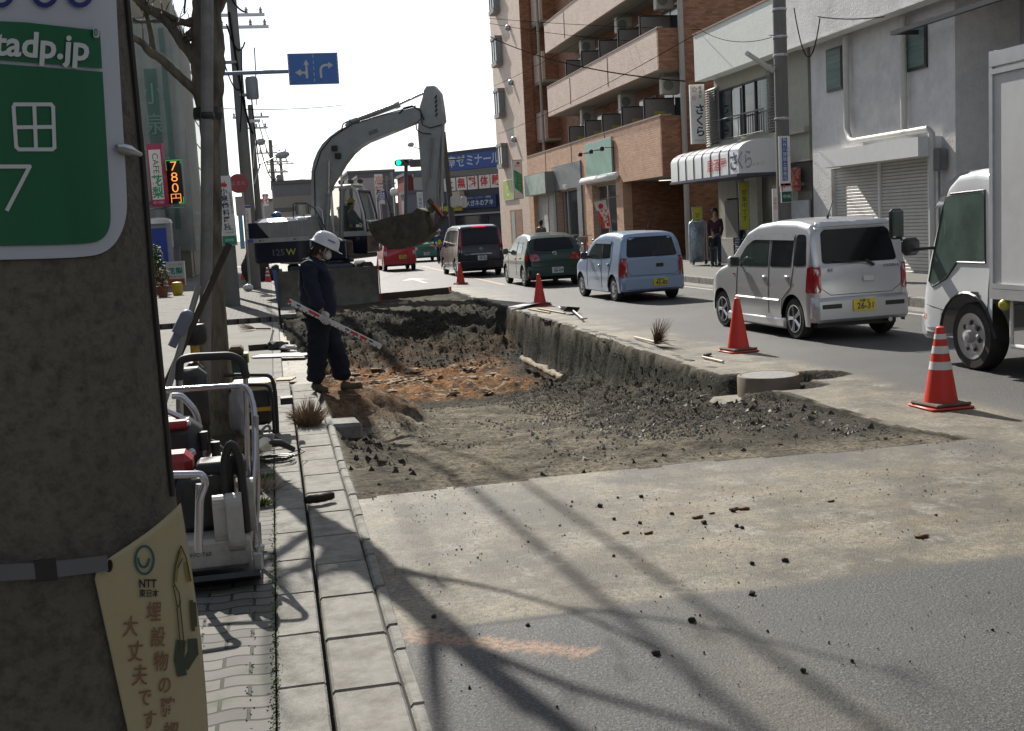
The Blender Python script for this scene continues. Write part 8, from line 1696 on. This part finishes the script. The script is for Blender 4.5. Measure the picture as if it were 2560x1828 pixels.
rt([(395, 1188), (505, 1186), (515, 1206), (500, 1245), (497, 1380)], 5.7, vp, 'guard_bar', mChrT, .019, 12, .03); rt([(500, 1210), (495, 1375)], 5.72, vp, 'guard_bar', mChrT, .020, 12)
m = MB(); m.box(ay(645, 1400, 5.85), (.05, .08, .10), bev=.01); m.blob(ay(650, 1370, 5.85), .03, 1, .2); m.build('latch', mSteel, vp, world=True)
rt([(640, 1325), (652, 1350), (644, 1385), (650, 1400)], 5.82, vp, 'chain', mSteel, .006, 5)
# second compactor behind it
v2 = thing('plate_compactor', 'second compactor with two bent chrome loops and a black engine between pole and tree', 'compactor', (ay(450, 1380, 7.0).x, 7.1, SWZ))
rt([(360, 1018), (405, 1022), (468, 1052), (492, 1100), (494, 1200), (507, 1262)], 7.0, v2, 'handle_frame', mChrT, .018, 12, .08); rt([(430, 990), (455, 990), (492, 1030), (500, 1090), (508, 1130)], 7.2, v2, 'handle_frame', mChrT, .020, 12, .09)
m = MB(); p = ay(445, 1130, 7.0); m.box(p, (.30, .34, .40), bev=.07); m.box(ay(430, 1075, 7.0), (.22, .25, .08), bev=.03); m.build('engine', mDkEng, v2, world=True, smooth=True); m = MB(); m.box(ay(440, 1062, 6.88), (.16, .1, .05), bev=.015); m.build('fuel_tank', M('machine_red', (.30, .02, .025), .4), v2, world=True)
m = MB(); m.box(ay(520, 1190, 6.9), (.20, .25, .10), bev=.03); m.box(ay(545, 1150, 6.95), (.12, .2, .06), bev=.02); m.box(ay(510, 1300, 7.), (.42, .3, .30), bev=.05); m.build('air_filter', mDkEng, v2, world=True, smooth=True)
p = ay(480, 1400, 7.0); m = MB(); m.box((p.x, 7.05, .10), (.5, .5, .12), bev=.03); m.build('sole_plate', mDkEng, v2, world=True)
m = MB(); m.blob(ay(478, 1132, 6.8), .03, 2, 0); m.blob(ay(470, 1060, 6.85), .02, 2, 0); m.split('chrome_knob', mChrT, v2, world=True, smooth=True)
for k, (x, y) in enumerate([(509, 1100), (540, 1125), (470, 1165)]): m = MB(); p = ay(x, y, 6.9); m.cyl(p-Vector((0, 0, .06)), p+Vector((0, 0, .05)), .028, 10); m.build('cap', mDkEng, v2, world=True, smooth=True)
m = MB(); p = ay(448, 1250, 6.8); m.box(p, (.06, .06, .16), bev=.02); m.build('orange_tag', M('orange_ochre', (.30, .16, .03), .5), v2, world=True)
# rammer with black padded handle
v3 = thing('tamping_rammer', 'tamping rammer with a black padded handle hoop and chrome legs beside the tree trunk', 'rammer', (ay(520, 1075, 9.3).x, 9.3, SWZ))
rt([(447, 950), (450, 900), (480, 893), (575, 889), (602, 900), (617, 945)], 8.6, v3, 'padded_handle', M('black_foam_grip', (.022, .022, .026), .6), .030, 12, .16); rt([(451, 950), (454, 1090)], 8.6, v3, 'handle_leg', mChrT, .02, 10); rt([(614, 945), (618, 1080), (620, 1200)], 8.6, v3, 'handle_leg', mChrT, .02, 10)
m = MB(); m.box(ay(485, 1000, 8.9), (.22, .25, .50), bev=.06); m.build('engine', mDkEng, v3, world=True, smooth=True)
p = ay(486, 835, 9.9); v4 = thing('hose_reel', 'black drum with a yellow case hanging at the left of the tree trunk', 'machine', (p.x, 9.9, SWZ)); m = MB(); m.lathe([(.08, -.09), (.10, -.06), (.10, .04), (.085, .08), (0, .09)], p, 20); m.build('drum', mBlack, v4, world=True, smooth=True); m = MB(); m.box(ay(487, 870, 9.9), (.07, .1, .24), bev=.02); m.build('yellow_case', M('engine_yellow', (.52, .30, .02), .45), v4, world=True); m = MB(); m.box((p.x-.03, 9.9, .42), (.16, .2, .74), bev=.05); m.build('body', mDkEng, v4, world=True)
m = MB(); P0, P1 = ay(467, 790, 9.6), ay(445, 835, 9.6); m.tube([P0, P1], .055, 12); m.tube([P1, P1+(P1-P0)*.7], .035, 8); m.blob(P0, .055, 2, 0); m.build('padded_post_cap', M('grey_blue_padding', (.16, .18, .23), .6), None, cat='padding', label='grey blue padded cap tied on the prop poles left of the tree', smooth=True)
m = MB(); m.cyl(ay(462, 940, 9.8), ay(470, 1500, 9.8).lerp(ay(462, 940, 9.8), .72), .075, 14); m.build('prop_post', M('pale_grey_timber', (.25, .24, .23), .7), None, cat='post', label='stout pale vertical post left of the street tree')
# generator
ge = thing('generator', 'open frame generator with cream top and black and yellow panels behind the tree trunk', 'generator', (ay(650, 1060, 10.4).x, 10.6, SWZ))
p0, p1 = ay(600, 1085, 10.4), ay(688, 950, 10.4)
rt([(560, 938), (678, 938), (688, 975), (693, 1060), (694, 1092)], 10.4, ge, 'tube_frame', mBlack, .018, 10, .09); rt([(590, 962), (672, 962), (682, 995), (686, 1085)], 10.15, ge, 'tube_frame', mBlack, .016, 10, .07); rt([(560, 1090), (694, 1092)], 10.4, ge, 'tube_frame', mBlack, .018, 8)
m = MB(); m.box(((p0.x+p1.x)/2-.02, 10.6, p1.z-.055), (p1.x-p0.x+.05, .40, .08), bev=.02); m.build('fuel_tank', M('cream_tank', (.48, .44, .33), .4), ge, world=True)
m = MB(); m.box(((p0.x+p1.x)/2-.03, 10.58, .30), (p1.x-p0.x-.05, .34, .36), bev=.03); m.build('body', mDkEng, ge, world=True)
for zf in (.49, .27): m = MB(); m.box(((p0.x+p1.x)/2-.03, 10.40, zf), (p1.x-p0.x-.06, .02, .035)); m.build('yellow_band', M('engine_yellow', (.52, .30, .02), .45), ge, world=True)
m = MB(); m.bb(p1.x+.03, p1.x+.14, 10.35, 10.5, .30, .36); m.build('socket', mBlack, ge, world=True)
# grey white bag against the trunk
m = MB(); p = ay(598, 1030, 10.1); m.blob(p, .16, 3, .25, (.55, .5, 1.25), 9); m.build('cement_bag', M('grey_plastic_bag', (.30, .29, .30), .6, var=.15, bump=.01, bs=12), None, cat='bag', label='pale grey bag slumped against the right of the tree trunk', smooth=True)
# cutting tool with disc and coil of cable
gr_ = thing('disc_cutter', 'hand disc cutter with a bright blade lying by the kerb beside coiled cable', 'cutter', (ay(665, 1125, 9.2).x, 9.25, SWZ))
p = ay(663, 1111, 9.2); m = MB(); m.lathe([(0, .006), (.02, .004), (.058, .0), (.058, -.004), (0, -.004)], p, 28, Matrix.Rotation(math.radians(75), 3, 'X')@Matrix.Rotation(.3, 3, 'Y')); m.build('blade', M('bright_disc', (.65, .60, .48), .25, .6), gr_, world=True)
m = MB(); m.tube([p+Vector((.02, .04, 0)), p+Vector((.12, .05, -.01)), ay(735, 1124, 9.3)], [.035, .03, .022], 10); m.build('body', mDkEng, gr_, world=True, smooth=True); rt([(655, 1095), (655, 1075), (668, 1062), (676, 1070), (672, 1082)], 9.35, gr_, 'handle', M('grip_grey', (.2, .2, .2), .6), .012, 8, .02)
m = MB(); m.box(ay(668, 1092, 9.45), (.12, .08, .06), bev=.02); m.build('guard', M('grip_grey', (.2, .2, .2), .6), gr_, world=True, smooth=True)
m = MB()
for k in range(5): c0 = gz(690+random.uniform(-12, 12), 1150+random.uniform(-5, 4), .06); m.tube([c0+Vector(((.11+.02*k*.4)*math.cos(t), (.10)*math.sin(t), .008*k)) for t in np.linspace(0, 6.28, 22)[:-1]], .005, 5, closed=True)
m.tube([gz(*q, .07) for q in ((700, 1145), (725, 1132), (750, 1124), (762, 1128), (750, 1136), (722, 1140))], .005, 5); m.build('coiled_cable', mHose, None, cat='cable', label='small coil of black cable on the kerb stones')
# bucket, wood and boards by the dig
bk = thing('tool_box', 'open dark green box with a yellow corner standing right of the tree', 'box', (ay(600, 940, 12.5).x, 12.6, SWZ)); a, b = ay(565, 885, 12.5), ay(616, 885, 12.5)
m = MB(); m.bb(a.x, b.x, 12.4, 12.8, SWZ, a.z-.10); m.build('body', M('dark_green_box', (.02, .045, .035), .6), bk, world=True); m = MB(); m.bb(a.x-.01, b.x+.01, 12.38, 12.82, a.z-.1, a.z-.02); m.build('rim', mDkEng, bk, world=True); m = MB(); m.box((b.x, 12.42, a.z-.05), (.05, .06, .10)); m.build('yellow_corner', M('olive_yellow_sign', (.35, .36, .04), .5), bk, world=True); m = MB(); m.box(((a.x+b.x)/2, 12.6, a.z+.02), (b.x-a.x-.06, .3, .10), bev=.03); m.build('contents', M('brown_dirt_fill', (.09, .065, .04), .9), bk, world=True)
def plank(label, p, q, w_, t_, mat, cat='plank', lift=0., name='plank', z0=None):
    P, Q = gz(*p, .02), gz(*q, .02); z_ = (max(gh(P.x, P.y), gh(Q.x, Q.y), .0) if z0 is None else z0)+t_/2+lift; d = (Q-P); a_ = math.atan2(d.y, d.x)
    m = MB(); m.box((0, 0, 0), (d.length, w_, t_), bev=min(.004, t_*.3)); o = m.build(name, mat, None, cat=cat, label=label); o.location = ((P.x+Q.x)/2, (P.y+Q.y)/2, z_); o.rotation_euler = (0, 0, a_); return o
mWood = M('wet_wood', (.07, .05, .035), .8, stretch=(.3, 5, 5), vs=8, var=.4); mWoodL = M('pale_wood', (.40, .32, .20), .7, stretch=(.3, 5, 5), vs=8, var=.2); mBoard = M('white_board', (.62, .63, .66), .4, var=.03)
plank('dark wet timber lying beside the green box on the left footway', (622, 880), (722, 872), .09, .09, mWood, z0=SWZ); plank('white board lying flat on the left footway near the worker', (640, 897), (770, 893), .36, .015, mBoard, 'board', .01, 'board', z0=SWZ)
plank('short orange brown wood offcut on the kerb near the worker', (692, 955), (735, 953), .25, .02, M('orange_wood', (.38, .24, .13), .7), z0=SWZ)
plank('white board lying across the pit edge beside the second cone', (1285, 772), (1355, 758), .30, .012, mBoard, 'board', .03, 'board', z0=.02); plank('pale wooden lath on the road right of the white board', (1320, 772), (1375, 782), .05, .02, mWoodL, z0=.01); plank('longer pale wooden lath between the white board and the shovel', (1345, 771), (1412, 783), .06, .02, mWoodL, z0=.01)
plank('pale steel bar lying on the dust strip left of the third cone', (1757, 893), (1808, 905), .03, .025, M('pale_bar', (.5, .45, .4), .5, .3), 'bar', 0, 'steel_bar', z0=.01); plank('short black wedge beside the pale steel bar', (1762, 890), (1775, 886), .05, .03, mBlack, 'wedge', 0, 'wedge', z0=.01)
# shovel lying on the road
sv = thing('shovel', 'shovel with a dark scoop lying on the road between the laths and the broom', 'shovel', gz(1425, 785)); a, b, c_ = gz(1405, 786, .03), gz(1425, 776, .03), gz(1458, 801, .03)
m = MB(); V_ = []
for i in range(7):
    for j in range(5): u, v = i/6-.5, j/4-.5; V_.append((u*.34, v*.28*(1-.25*(i/6)), .02+.22*abs(v)**1.2+.05*(1-i/6)))
m.add(V_, [(i*5+j, i*5+j+1, (i+1)*5+j+1, (i+1)*5+j) for i in range(6) for j in range(4)]); o = m.build('scoop', mBlack, sv, smooth=True); s_ = o.modifiers.new('s', 'SOLIDIFY'); s_.thickness = .008; sv.rotation_euler[2] = .4
m = MB(); m.tube([b+Vector((0, 0, .05)), c_+Vector((.0, 0, .02))], .018, 8); m.tube([c_+Vector((-.08, -.02, .03)), c_+Vector((.08, .02, .03))], .016, 6); m.build('handle', M('pale_handle', (.55, .53, .50), .5), sv, world=True)
# twig broom
br_ = thing('twig_broom', 'twig broom with a pale handle lying on the far edge of the dig', 'broom', gz(1640, 850)); a, b = gz(1587, 843, .03), gz(1640, 856, .05); m = MB(); m.tube([a, b], .016, 8); m.build('handle', M('pale_handle2', (.50, .42, .34), .6), br_, world=True); m = MB(); dd = (b-a).normalized()
for k in range(170): e = b+dd*random.uniform(.1, .42)+Vector((random.uniform(-.13, .16), random.uniform(-.14, .14), random.uniform(-.04, .36))); e.z = max(.01, e.z); m.tube([b+Vector((random.uniform(-.03, .03), 0, random.uniform(-.03, .03))), b.lerp(e, .5)+Vector((0, 0, .01)), e], [.004, .003, .0015], 3)
m.build('bristles', M('dry_twig', (.17, .115, .07), .9, var=.4), br_, world=True)
# tools heap left of the worker
hp_ = thing('tool_heap', 'heap of tools with a pale bar, dark sheet and white gloves on the left footway', 'tools', gz(690, 860, SWZ)); m = MB(); m.blob(gz(690, 868, SWZ+.03), .14, 2, .3, (1.3, 1, .7), 3); m.build('dark_sheet', mBlack, hp_, world=True); rt([(672, 872), (684, 824)], 19.0, hp_, 'pale_bar', mWhiteP, .02, 6); m = MB(); m.blob(gz(722, 868, SWZ+.03), .10, 2, .3, (1.3, 1, .5), 6); m.build('gloves', mGlove, hp_, world=True)
hb = thing('hand_broom', 'small straw hand broom on the left footway beyond the tools', 'broom', gz(630, 825, SWZ)); m = MB()
for k in range(50): c0 = gz(640, 822, SWZ+.03); m.tube([c0, c0+Vector((-.25+random.uniform(-.1, .1), random.uniform(-.2, .2), random.uniform(0, .12)))], [.004, .002], 3)
m.build('bristles', M('straw', (.30, .25, .16), .9), hb, world=True); m = MB(); m.tube([gz(640, 822, SWZ+.03), gz(676, 822, SWZ+.03)], .015, 5); m.build('handle', mWood, hb, world=True)
# dry tufts, weeds
mDry = M('dead_grass', (.24, .17, .11), .9, var=.4, vs=20); mGrass = M('green_weed', (.085, .13, .02), .7, var=.4, vs=20)
def tuft(label, c, r_, h, n, mat, name='weed_tuft'):
    m = MB()
    for k in range(n):
        a0 = random.uniform(0, 6.28); q = random.random()**.6; b_ = Vector((math.cos(a0)*r_*q*.45, math.sin(a0)*r_*q*.45, 0)); e = Vector((math.cos(a0)*r_*q, math.sin(a0)*r_*q, h*random.uniform(.4, 1)*(1.1-q*.6))); m.tube([b_, b_.lerp(e, .5)+Vector((0, 0, h*.12)), e], [.003, .0022, .001], 3)
    o = m.build(name, mat, None, cat='weeds', label=label); o.location = c; return o
p = gz(772, 1052, SWZ); tuft('dead brown weed tuft growing at the kerb in front of the worker', (p.x, p.y, .0), .24, .30, 420, mDry); 
for (x, y, r_, h, n, mt, lb) in ((615, 1150, .22, .22, 260, mDry, 'brown dry leaves and stems around the tree foot'), (650, 1225, .26, .10, 160, mDry, 'flat dry grass between tree and kerb stones'), (660, 1200, .10, .07, 120, mGrass, 'small green weed nearest the coiled cable'), (655, 1262, .12, .07, 120, mGrass, 'small green weed between compactor handle and kerb')): p = gz(x, y, SWZ); tuft(lb, (p.x, p.y, SWZ), r_, h, n, mt)
m = MB()
for k in range(1500):
    y = random.uniform(3.2, 9.5) if k % 3 else random.uniform(3.2, 6.5); row = random.choice([0, 0, 1]); x = -.122+random.gauss(0, .012) if row == 0 else round((random.uniform(-.7, -.2))/.222)*.222+random.gauss(0, .01); h = random.uniform(.003, .009); m.add([(x-.004, y, SWZ), (x+.004, y+.003, SWZ), (x+random.uniform(-.01, .01), y+random.uniform(-.01, .01), SWZ+h)], [(0, 1, 2)])
m.build('moss', mGrass, None, kind='stuff', cat='moss', label='green moss growing in the joints of the footway blocks')
# soil bed at the tree foot
m = MB(); p = gz(585, 1190, SWZ); m.blob((0, 0, -.03), .42, 3, .15, (1.0, 2.6, .16), 4); o = m.build('tree_pit_soil', M('brown_soil', (.06, .042, .028), .95, var=.4, vs=14, bump=.02, bs=40), None, kind='structure'); o.location = (p.x-.05, p.y+1.4, SWZ)
# black foam roll on the gutter
m = MB(); a, b = gz(765, 1256, .03), gz(836, 1243, .03); m.tube([a.lerp(b, t)+Vector((0, .01*math.sin(t*9), .012)) for t in np.linspace(0, 1, 9)], [.022, .03, .028, .031, .027, .03, .028, .03, .02], 10); m.build('clod_roll', M('dark_brown_clod', (.022, .018, .012), .95, bump=.01, bs=60), None, cat='clod', label='long dark brown roll of earth lying across the gutter slab', smooth=True)
# manhole: ring, lid and collar
mhz = .035
mh = thing('manhole', 'round manhole cover on a raised ring at the pit edge', 'manhole', (MH.x, MH.y, -.16)); 
m = MB(); m.lathe([(.335, -.28), (.335, mhz-.012), (.325, mhz), (.30, mhz), (.30, mhz-.02), (0, mhz-.02)], (MH.x, MH.y, 0), 48); m.build('ring', M('cast_iron_rim', (.20, .17, .13), .6, .3, dirt=(.09, .07, .05), ds=6), mh, world=True, smooth=True, ang=40)
mLid = M('lid_stones', (.20, .20, .19), .6, bump=.012, bs=55, var=.5, vs=40); m = MB(); m.lathe([(.292, mhz-.02), (.292, mhz-.002), (0, mhz-.002)], (MH.x, MH.y, 0), 48); m.build('lid', mLid, mh, world=True)
m = MB(); m.box((MH.x-.10, MH.y-.16, -.30), (1.0, .84, .22), bev=.05, rz=.05); m.build('concrete_collar', M('pale_broken_concrete', (.21, .195, .16), .9, var=.2, bump=.02, bs=14), mh, world=True)
# exposed pale pipe crusted along the foot of the cut wall
m = MB(); P = [gz(x, y, -.66) for x, y in ((1292, 896), (1325, 913), (1360, 932), (1400, 950))]; P = [p+Vector((.1, 0, 0)) for p in P]; Q = []
for i in range(len(P)-1):
    for k in range(6): Q.append(P[i].lerp(P[i+1], k/6)+Vector((random.uniform(-.02, .02), 0, random.uniform(-.02, .02))))
m.tube(Q, [.055*random.uniform(.7, 1.3) for _ in Q], 9); m.build('buried_pipe', M('crusted_pale_pipe', (.30, .25, .17), .9, dirt=(.06, .05, .04), ds=7, da=.8, var=.3, vs=14, bump=.02, bs=20), None, cat='pipe', label='pale crusted pipe exposed along the foot of the cut wall', smooth=True)
# kerb block end exposed by the dig, and the far sheeting board
m = MB(); p = gz(845, 1048, .0); m.box((0, 0, 0), (.30, .40, .17), bev=.03); o = m.build('broken_kerb_block', mKerb, None, cat='block', label='broken kerb block jutting over the pit edge beside the weed tuft'); o.location = (.54, 10.9, -.065); o.rotation_euler = (0, .04, .08)
plank('dark sheeting board standing along the far edge of the dig', (950, 743), (1122, 727), .04, .22, mWood, 'board', -.02, 'board', z0=-.08); m = MB(); p = gz(1126, 727); m.box((p.x, p.y, .02), (.06, .05, .20)); m.build('marker_peg', M('orange_mark', (.65, .14, .02), .5), None, cat='peg', label='orange marker peg at the far corner of the dig')
# lumps of earth on the road: the larger ones one by one, the crumbs as one mass
mClod = M('dark_clod', (.035, .031, .026), .95, var=.4, vs=30); mClodO = M('rusty_clod', (.16, .075, .025), .95, var=.4, vs=30)
CL = [(1855, 1322, 0), (1842, 1318, 0), (1963, 1405, 0), (1880, 1412, 0), (1534, 1392, 0), (1545, 1246, 0), (1603, 1244, 0), (1833, 1280, 0), (1835, 1275, 1), (1860, 1275, 1), (2078, 1255, 1), (1745, 1296, 1), (1565, 1334, 1), (1622, 1335, 1), (1880, 1488, 0), (1730, 1555, 0), (1640, 1638, 0), (2130, 1655, 0), (2008, 1680, 0), (1780, 1285, 1), (1085, 1545, 0), (1320, 1566, 0), (1430, 1256, 0), (1760, 1310, 0), (1600, 1310, 0), (2340, 1290, 0), (2305, 1345, 1), (1535, 1300, 0), (1500, 1268, 0), (1680, 1287, 0)]
base_c = MB(); base_c.blob((0, 0, .4), 1, 2, .45, (1, .9, .7), 3); base_c = base_c.build('earth_clod', mClod, None, cat='clod', group='lumps of dug earth scattered on the road', label='dark lump of dug earth lying on the dusty road')
base_o = MB(); base_o.blob((0, 0, .3), 1, 2, .4, (1.8, .7, .5), 8); base_o = base_o.build('earth_clod', mClodO, None, cat='clod', group='flat rusty lumps of clay on the road', label='flat rusty lump of clay lying on the dusty road')
nf = {0: 0, 1: 0}
for (x, y, kk) in CL:
    src = base_o if kk else base_c; o = src if nf[kk] == 0 else src.copy()
    if nf[kk]: COL.objects.link(o)
    nf[kk] += 1; p = gz(x, y); o.location = (p.x, p.y, .002); s_ = random.uniform(.008, .018)*(1.25 if kk else 1); o.scale = (s_, s_, s_); o.rotation_euler = (0, 0, random.uniform(-.3, .3) if kk else random.uniform(0, 6))
m = MB(); U = [Vector(v) for v in ((1, 0, 0), (-.5, .87, 0), (-.5, -.87, 0), (0, 0, 1.1))]
def crumb(x, y, z, s_): a0 = random.uniform(0, 6.3); R = Matrix.Rotation(a0, 3, 'Z')@Matrix.Rotation(random.uniform(-.8, .8), 3, 'X'); m.add([R@(u*s_*random.uniform(.7, 1.3))+Vector((x, y, z)) for u in U], [(0, 1, 3), (1, 2, 3), (2, 0, 3), (2, 1, 0)])
for k in range(2600):
    x = random.uniform(.5, 6); y = 7.7-abs(random.gauss(0, 1.2)) if k % 2 else random.uniform(2.6, 7.6)
    if mnoise.noise(Vector((x*1.3, y*1.3, 2))) < -.05 or y < 2: continue
    crumb(x, y, .003, random.uniform(.0015, .006) if random.random() < .93 else random.uniform(.006, .011))
m.build('road_crumbs', mClod, None, kind='stuff', cat='crumbs', label='dark crumbs of earth strewn over the road in front of the pit')
for nm, mt, lab, n_, xr_, yr_, sr in (('pit_gravel', M('gravel_dark', (.20, .185, .155), .95, spec=.1, var=.6, vs=3), 'loose dark gravel spilled below the far cut edge', 8000, (3.0, 4.95), (7.9, 17.5), (.004, .016)), ('pit_rubble', M('rubble_brown', (.15, .13, .10), .95, spec=.1, var=.6, vs=3), 'brown earth crumbs over the pit floor and slopes', 9000, (.5, 4.8), (7.9, 26), (.004, .018)), ('pale_chips', M('pale_stone_chips', (.30, .29, .27), .85, var=.3, vs=3), 'pale stone chips among the gravel of the pit', 520, (2.2, 4.7), (8.2, 13), (.008, .028)), ('pit_lumps', M('lumps_dark', (.068, .062, .052), .95, spec=.1, var=.5, vs=3), 'dark lumps tumbled along the pit slopes and by the kerb', 3400, (.45, 4.8), (7.8, 27), (.012, .042))):
    m = MB()
    for k in range(n_):
        x, y = random.uniform(*xr_), random.uniform(*yr_)
        if nm == 'pit_lumps' and not (y > 21.5 or (x < .95 and y < 11.3) or (x > 3.9 and y < 18) or (y < 8.25)): continue
        if nm == 'pit_rubble' and (mnoise.noise(Vector((x*1.1, y*.9, 5))) < (.18 if x < 3.2 and y < 16 else -.1)): continue
        if y < 8.7 and x < 4.3 and random.random() < .7: continue
        if nm == 'pit_rubble' and 16.8 < y < 22.3 and x < 4 and random.random() < .85: continue
        z = gh(x, y)
        if nm == 'pit_lumps' and y < 8.25: s0 = random.uniform(.01, .03)
        else: s0 = random.uniform(*sr)*(1 if random.random() < .9 else 1.3)
        if (x > 4.72 and z > -.1 and y < 16) or math.hypot(x-MH.x, y-MH.y) < .68: continue
        crumb(x, y, z-.004, s0)
    m.build(nm, m and mt, None, kind='stuff', cat='rubble', label=lab)
m = MB()
for k in range(80):
    x, y = random.uniform(.7, 3.8), random.uniform(17.6, 22)
    if k > 35: x, y = random.gauss(1.9, .8), random.gauss(21., .6)
    m.blob((max(.6, x), y, gh(max(.6, x), y)+.0), random.uniform(.03, .11), 2, .75, (1.3, .9, .30), k)
m.build('pale_broken_rock', M('pale_rock', (.28, .21, .15), .95, var=.3, vs=6, bump=.02, bs=18, dirt=(.22, .11, .04), ds=4, da=.8), None, kind='stuff', cat='rock', label='pale broken rock lying in the orange clay of the pit', smooth=True)
# broken lips of asphalt along the cut
mSlabE = M('asphalt_edge', (.055, .054, .052), .9, var=.3, vs=12, bump=.01, bs=40); m = MB()
for y in [q for q in np.arange(11.8, 31, .19) if abs(q-MH.y) > .75]:
    x = 4.97+.07*(float(fbm(np.array(y), np.array(0.), .9, 5, 5.))-.5); m.box((x+random.uniform(-.03, .02), y, -.035+random.uniform(-.012, .01)), (random.uniform(.05, .11), random.uniform(.12, .26), .07), rz=random.uniform(-.3, .3), bev=.015)
m.build('asphalt_edge', mSlabE, None, kind='structure')
# bicycles and stored things outside the shops
def bicycle(label, c, rz, mat):
    t = thing('bicycle', label, 'bicycle', c, rz, 'bicycles parked outside the shop')
    for yy in (-.52, .52):
        m = MB(); m.tube([(0, yy+.32*math.cos(a_), .33+.32*math.sin(a_)) for a_ in np.linspace(0, 6.28, 25)[:-1]], .016, 5, closed=True); o = m.build('wheel', mBlack, t); m = MB()
        for k in range(10): m.tube([(0, yy, .33), (0, yy+.31*math.cos(k*.628), .33+.31*math.sin(k*.628))], .003, 3)
        m.build('spokes', mSteel, o)
    m = MB(); 
    for P in (((0, -.52, .33), (0, -.1, .30), (0, -.2, .75), (0, -.52, .33)), ((0, -.1, .30), (0, .36, .72)), ((0, -.17, .62), (0, .34, .78)), ((0, .52, .33), (0, .36, .72), (0, .32, .95))): m.tube(list(P), .016, 5)
    m.build('frame', mat, t); m = MB(); m.tube([(-.26, .22, .98), (-.1, .33, .98), (.1, .33, .98), (.26, .22, .98)], .013, 5); m.build('handlebar', mSteel, t); m = MB(); m.blob((0, -.2, .80), .1, 2, 0, (.8, 1.3, .4)); m.build('saddle', mBlack, t, smooth=True)
    m = MB(); m.bb(-.17, .17, .42, .68, .72, .95); m.build('basket', M('wire_basket', (.25, .25, .26), .5, .5), t)
bicycle('orange framed bicycle under the leaning shop flag', (12.0, 42.6, .22), .35, M('orange_frame', (.50, .10, .02), .4)); bicycle('red bicycle behind the light blue car outside the shop window', (12.1, 41.2, .22), -.3, M('bike_red', (.35, .03, .02), .4)); bicycle('silver bicycle with a basket left of the shop window', (12.1, 45.2, .22), .2, mSteel); bicycle('dark bicycle nearest the slate tiled shop front', (12.3, 46.6, .22), -.1, mBlack)
a = ay(1680+250/3.867, 380+900/3.867, 33); tr_ = thing('covered_trolley', 'folded trolley under a crumpled silver blue cover beside the pub', 'trolley', (a.x, 33, .25)); m = MB(); m.box((a.x, 33.1, .95), (.50, .22, 1.25), bev=.06); V2 = []
m.v = [tuple(Vector(v)+Vector((mnoise.noise(Vector(v)*5)*.05, 0, 0))) for v in m.v]; m.build('cover', M('silver_blue_cover', (.30, .36, .42), .3, .4, var=.35, vs=7, bump=.03, bs=9), tr_, world=True, smooth=True, ang=60)
m = MB(); m.tube([(a.x-.27, 32.95, .3), (a.x-.27, 32.95, 1.5), (a.x-.15, 32.95, 1.62), (a.x+.15, 32.95, 1.62), (a.x+.27, 32.95, 1.5), (a.x+.27, 32.95, .3)], .018, 6); m.build('frame', mSteel, tr_, world=True)
for s_ in (-.2, .2): m = MB(); m.lathe([(.07, -.02), (.07, .02)], (a.x+s_, 32.9, .33), 12, Matrix.Rotation(math.pi/2, 3, 'Y')); m.build('wheel', mBlack, tr_, world=True)
# ================================================================ THE STREET BEHIND THE CAMERA (mirrored in glass and paint)
for k, (x0, x1, y0, y1, zt, c) in enumerate([(-14, -5.2, -40, 6, 8, (.30, .28, .25)), (-14, -5.0, 8, 24, 6.5, (.26, .25, .24)), (-14, -5.4, 26, 44, 7, (.30, .29, .27)), (13.4, 22, -45, 4.5, 9, (.32, .30, .27)), (-4, 14, -60, -48, 10, (.05, .05, .05))]):
    r = thing('street_building', ['plain building behind the camera on the left', 'plain building left of the concrete pole', 'plain building left of the cafe', 'plain building behind the camera on the right', 'building closing the street behind the camera'][k], 'building', ((x0+x1)/2, (y0+y1)/2, 0))
    m = MB(); m.bb(x0, x1, y0, y1, .02, zt); m.build('wall', M('street_wall_%s' % 'abcde'[k], c, .8, var=.1), r, world=True); m = MB(); m.bb(x0-.1, x1+.1, y0-.1, y1+.1, zt+.003, zt+.25); m.build('roof', M('roof_grey', (.12, .12, .13), .7), r, world=True)
    xf = x1+.03 if x0 < 0 else x0-.03
    if k < 4:
        for yy in np.arange(y0+2, y1-2, 3.6):
            for zz in (1.2, 4.2): m = MB(); m.bb(xf-.04, xf+.04, yy, yy+1.8, zz, zz+1.3); m.build('window', mGlassD, r, world=True)
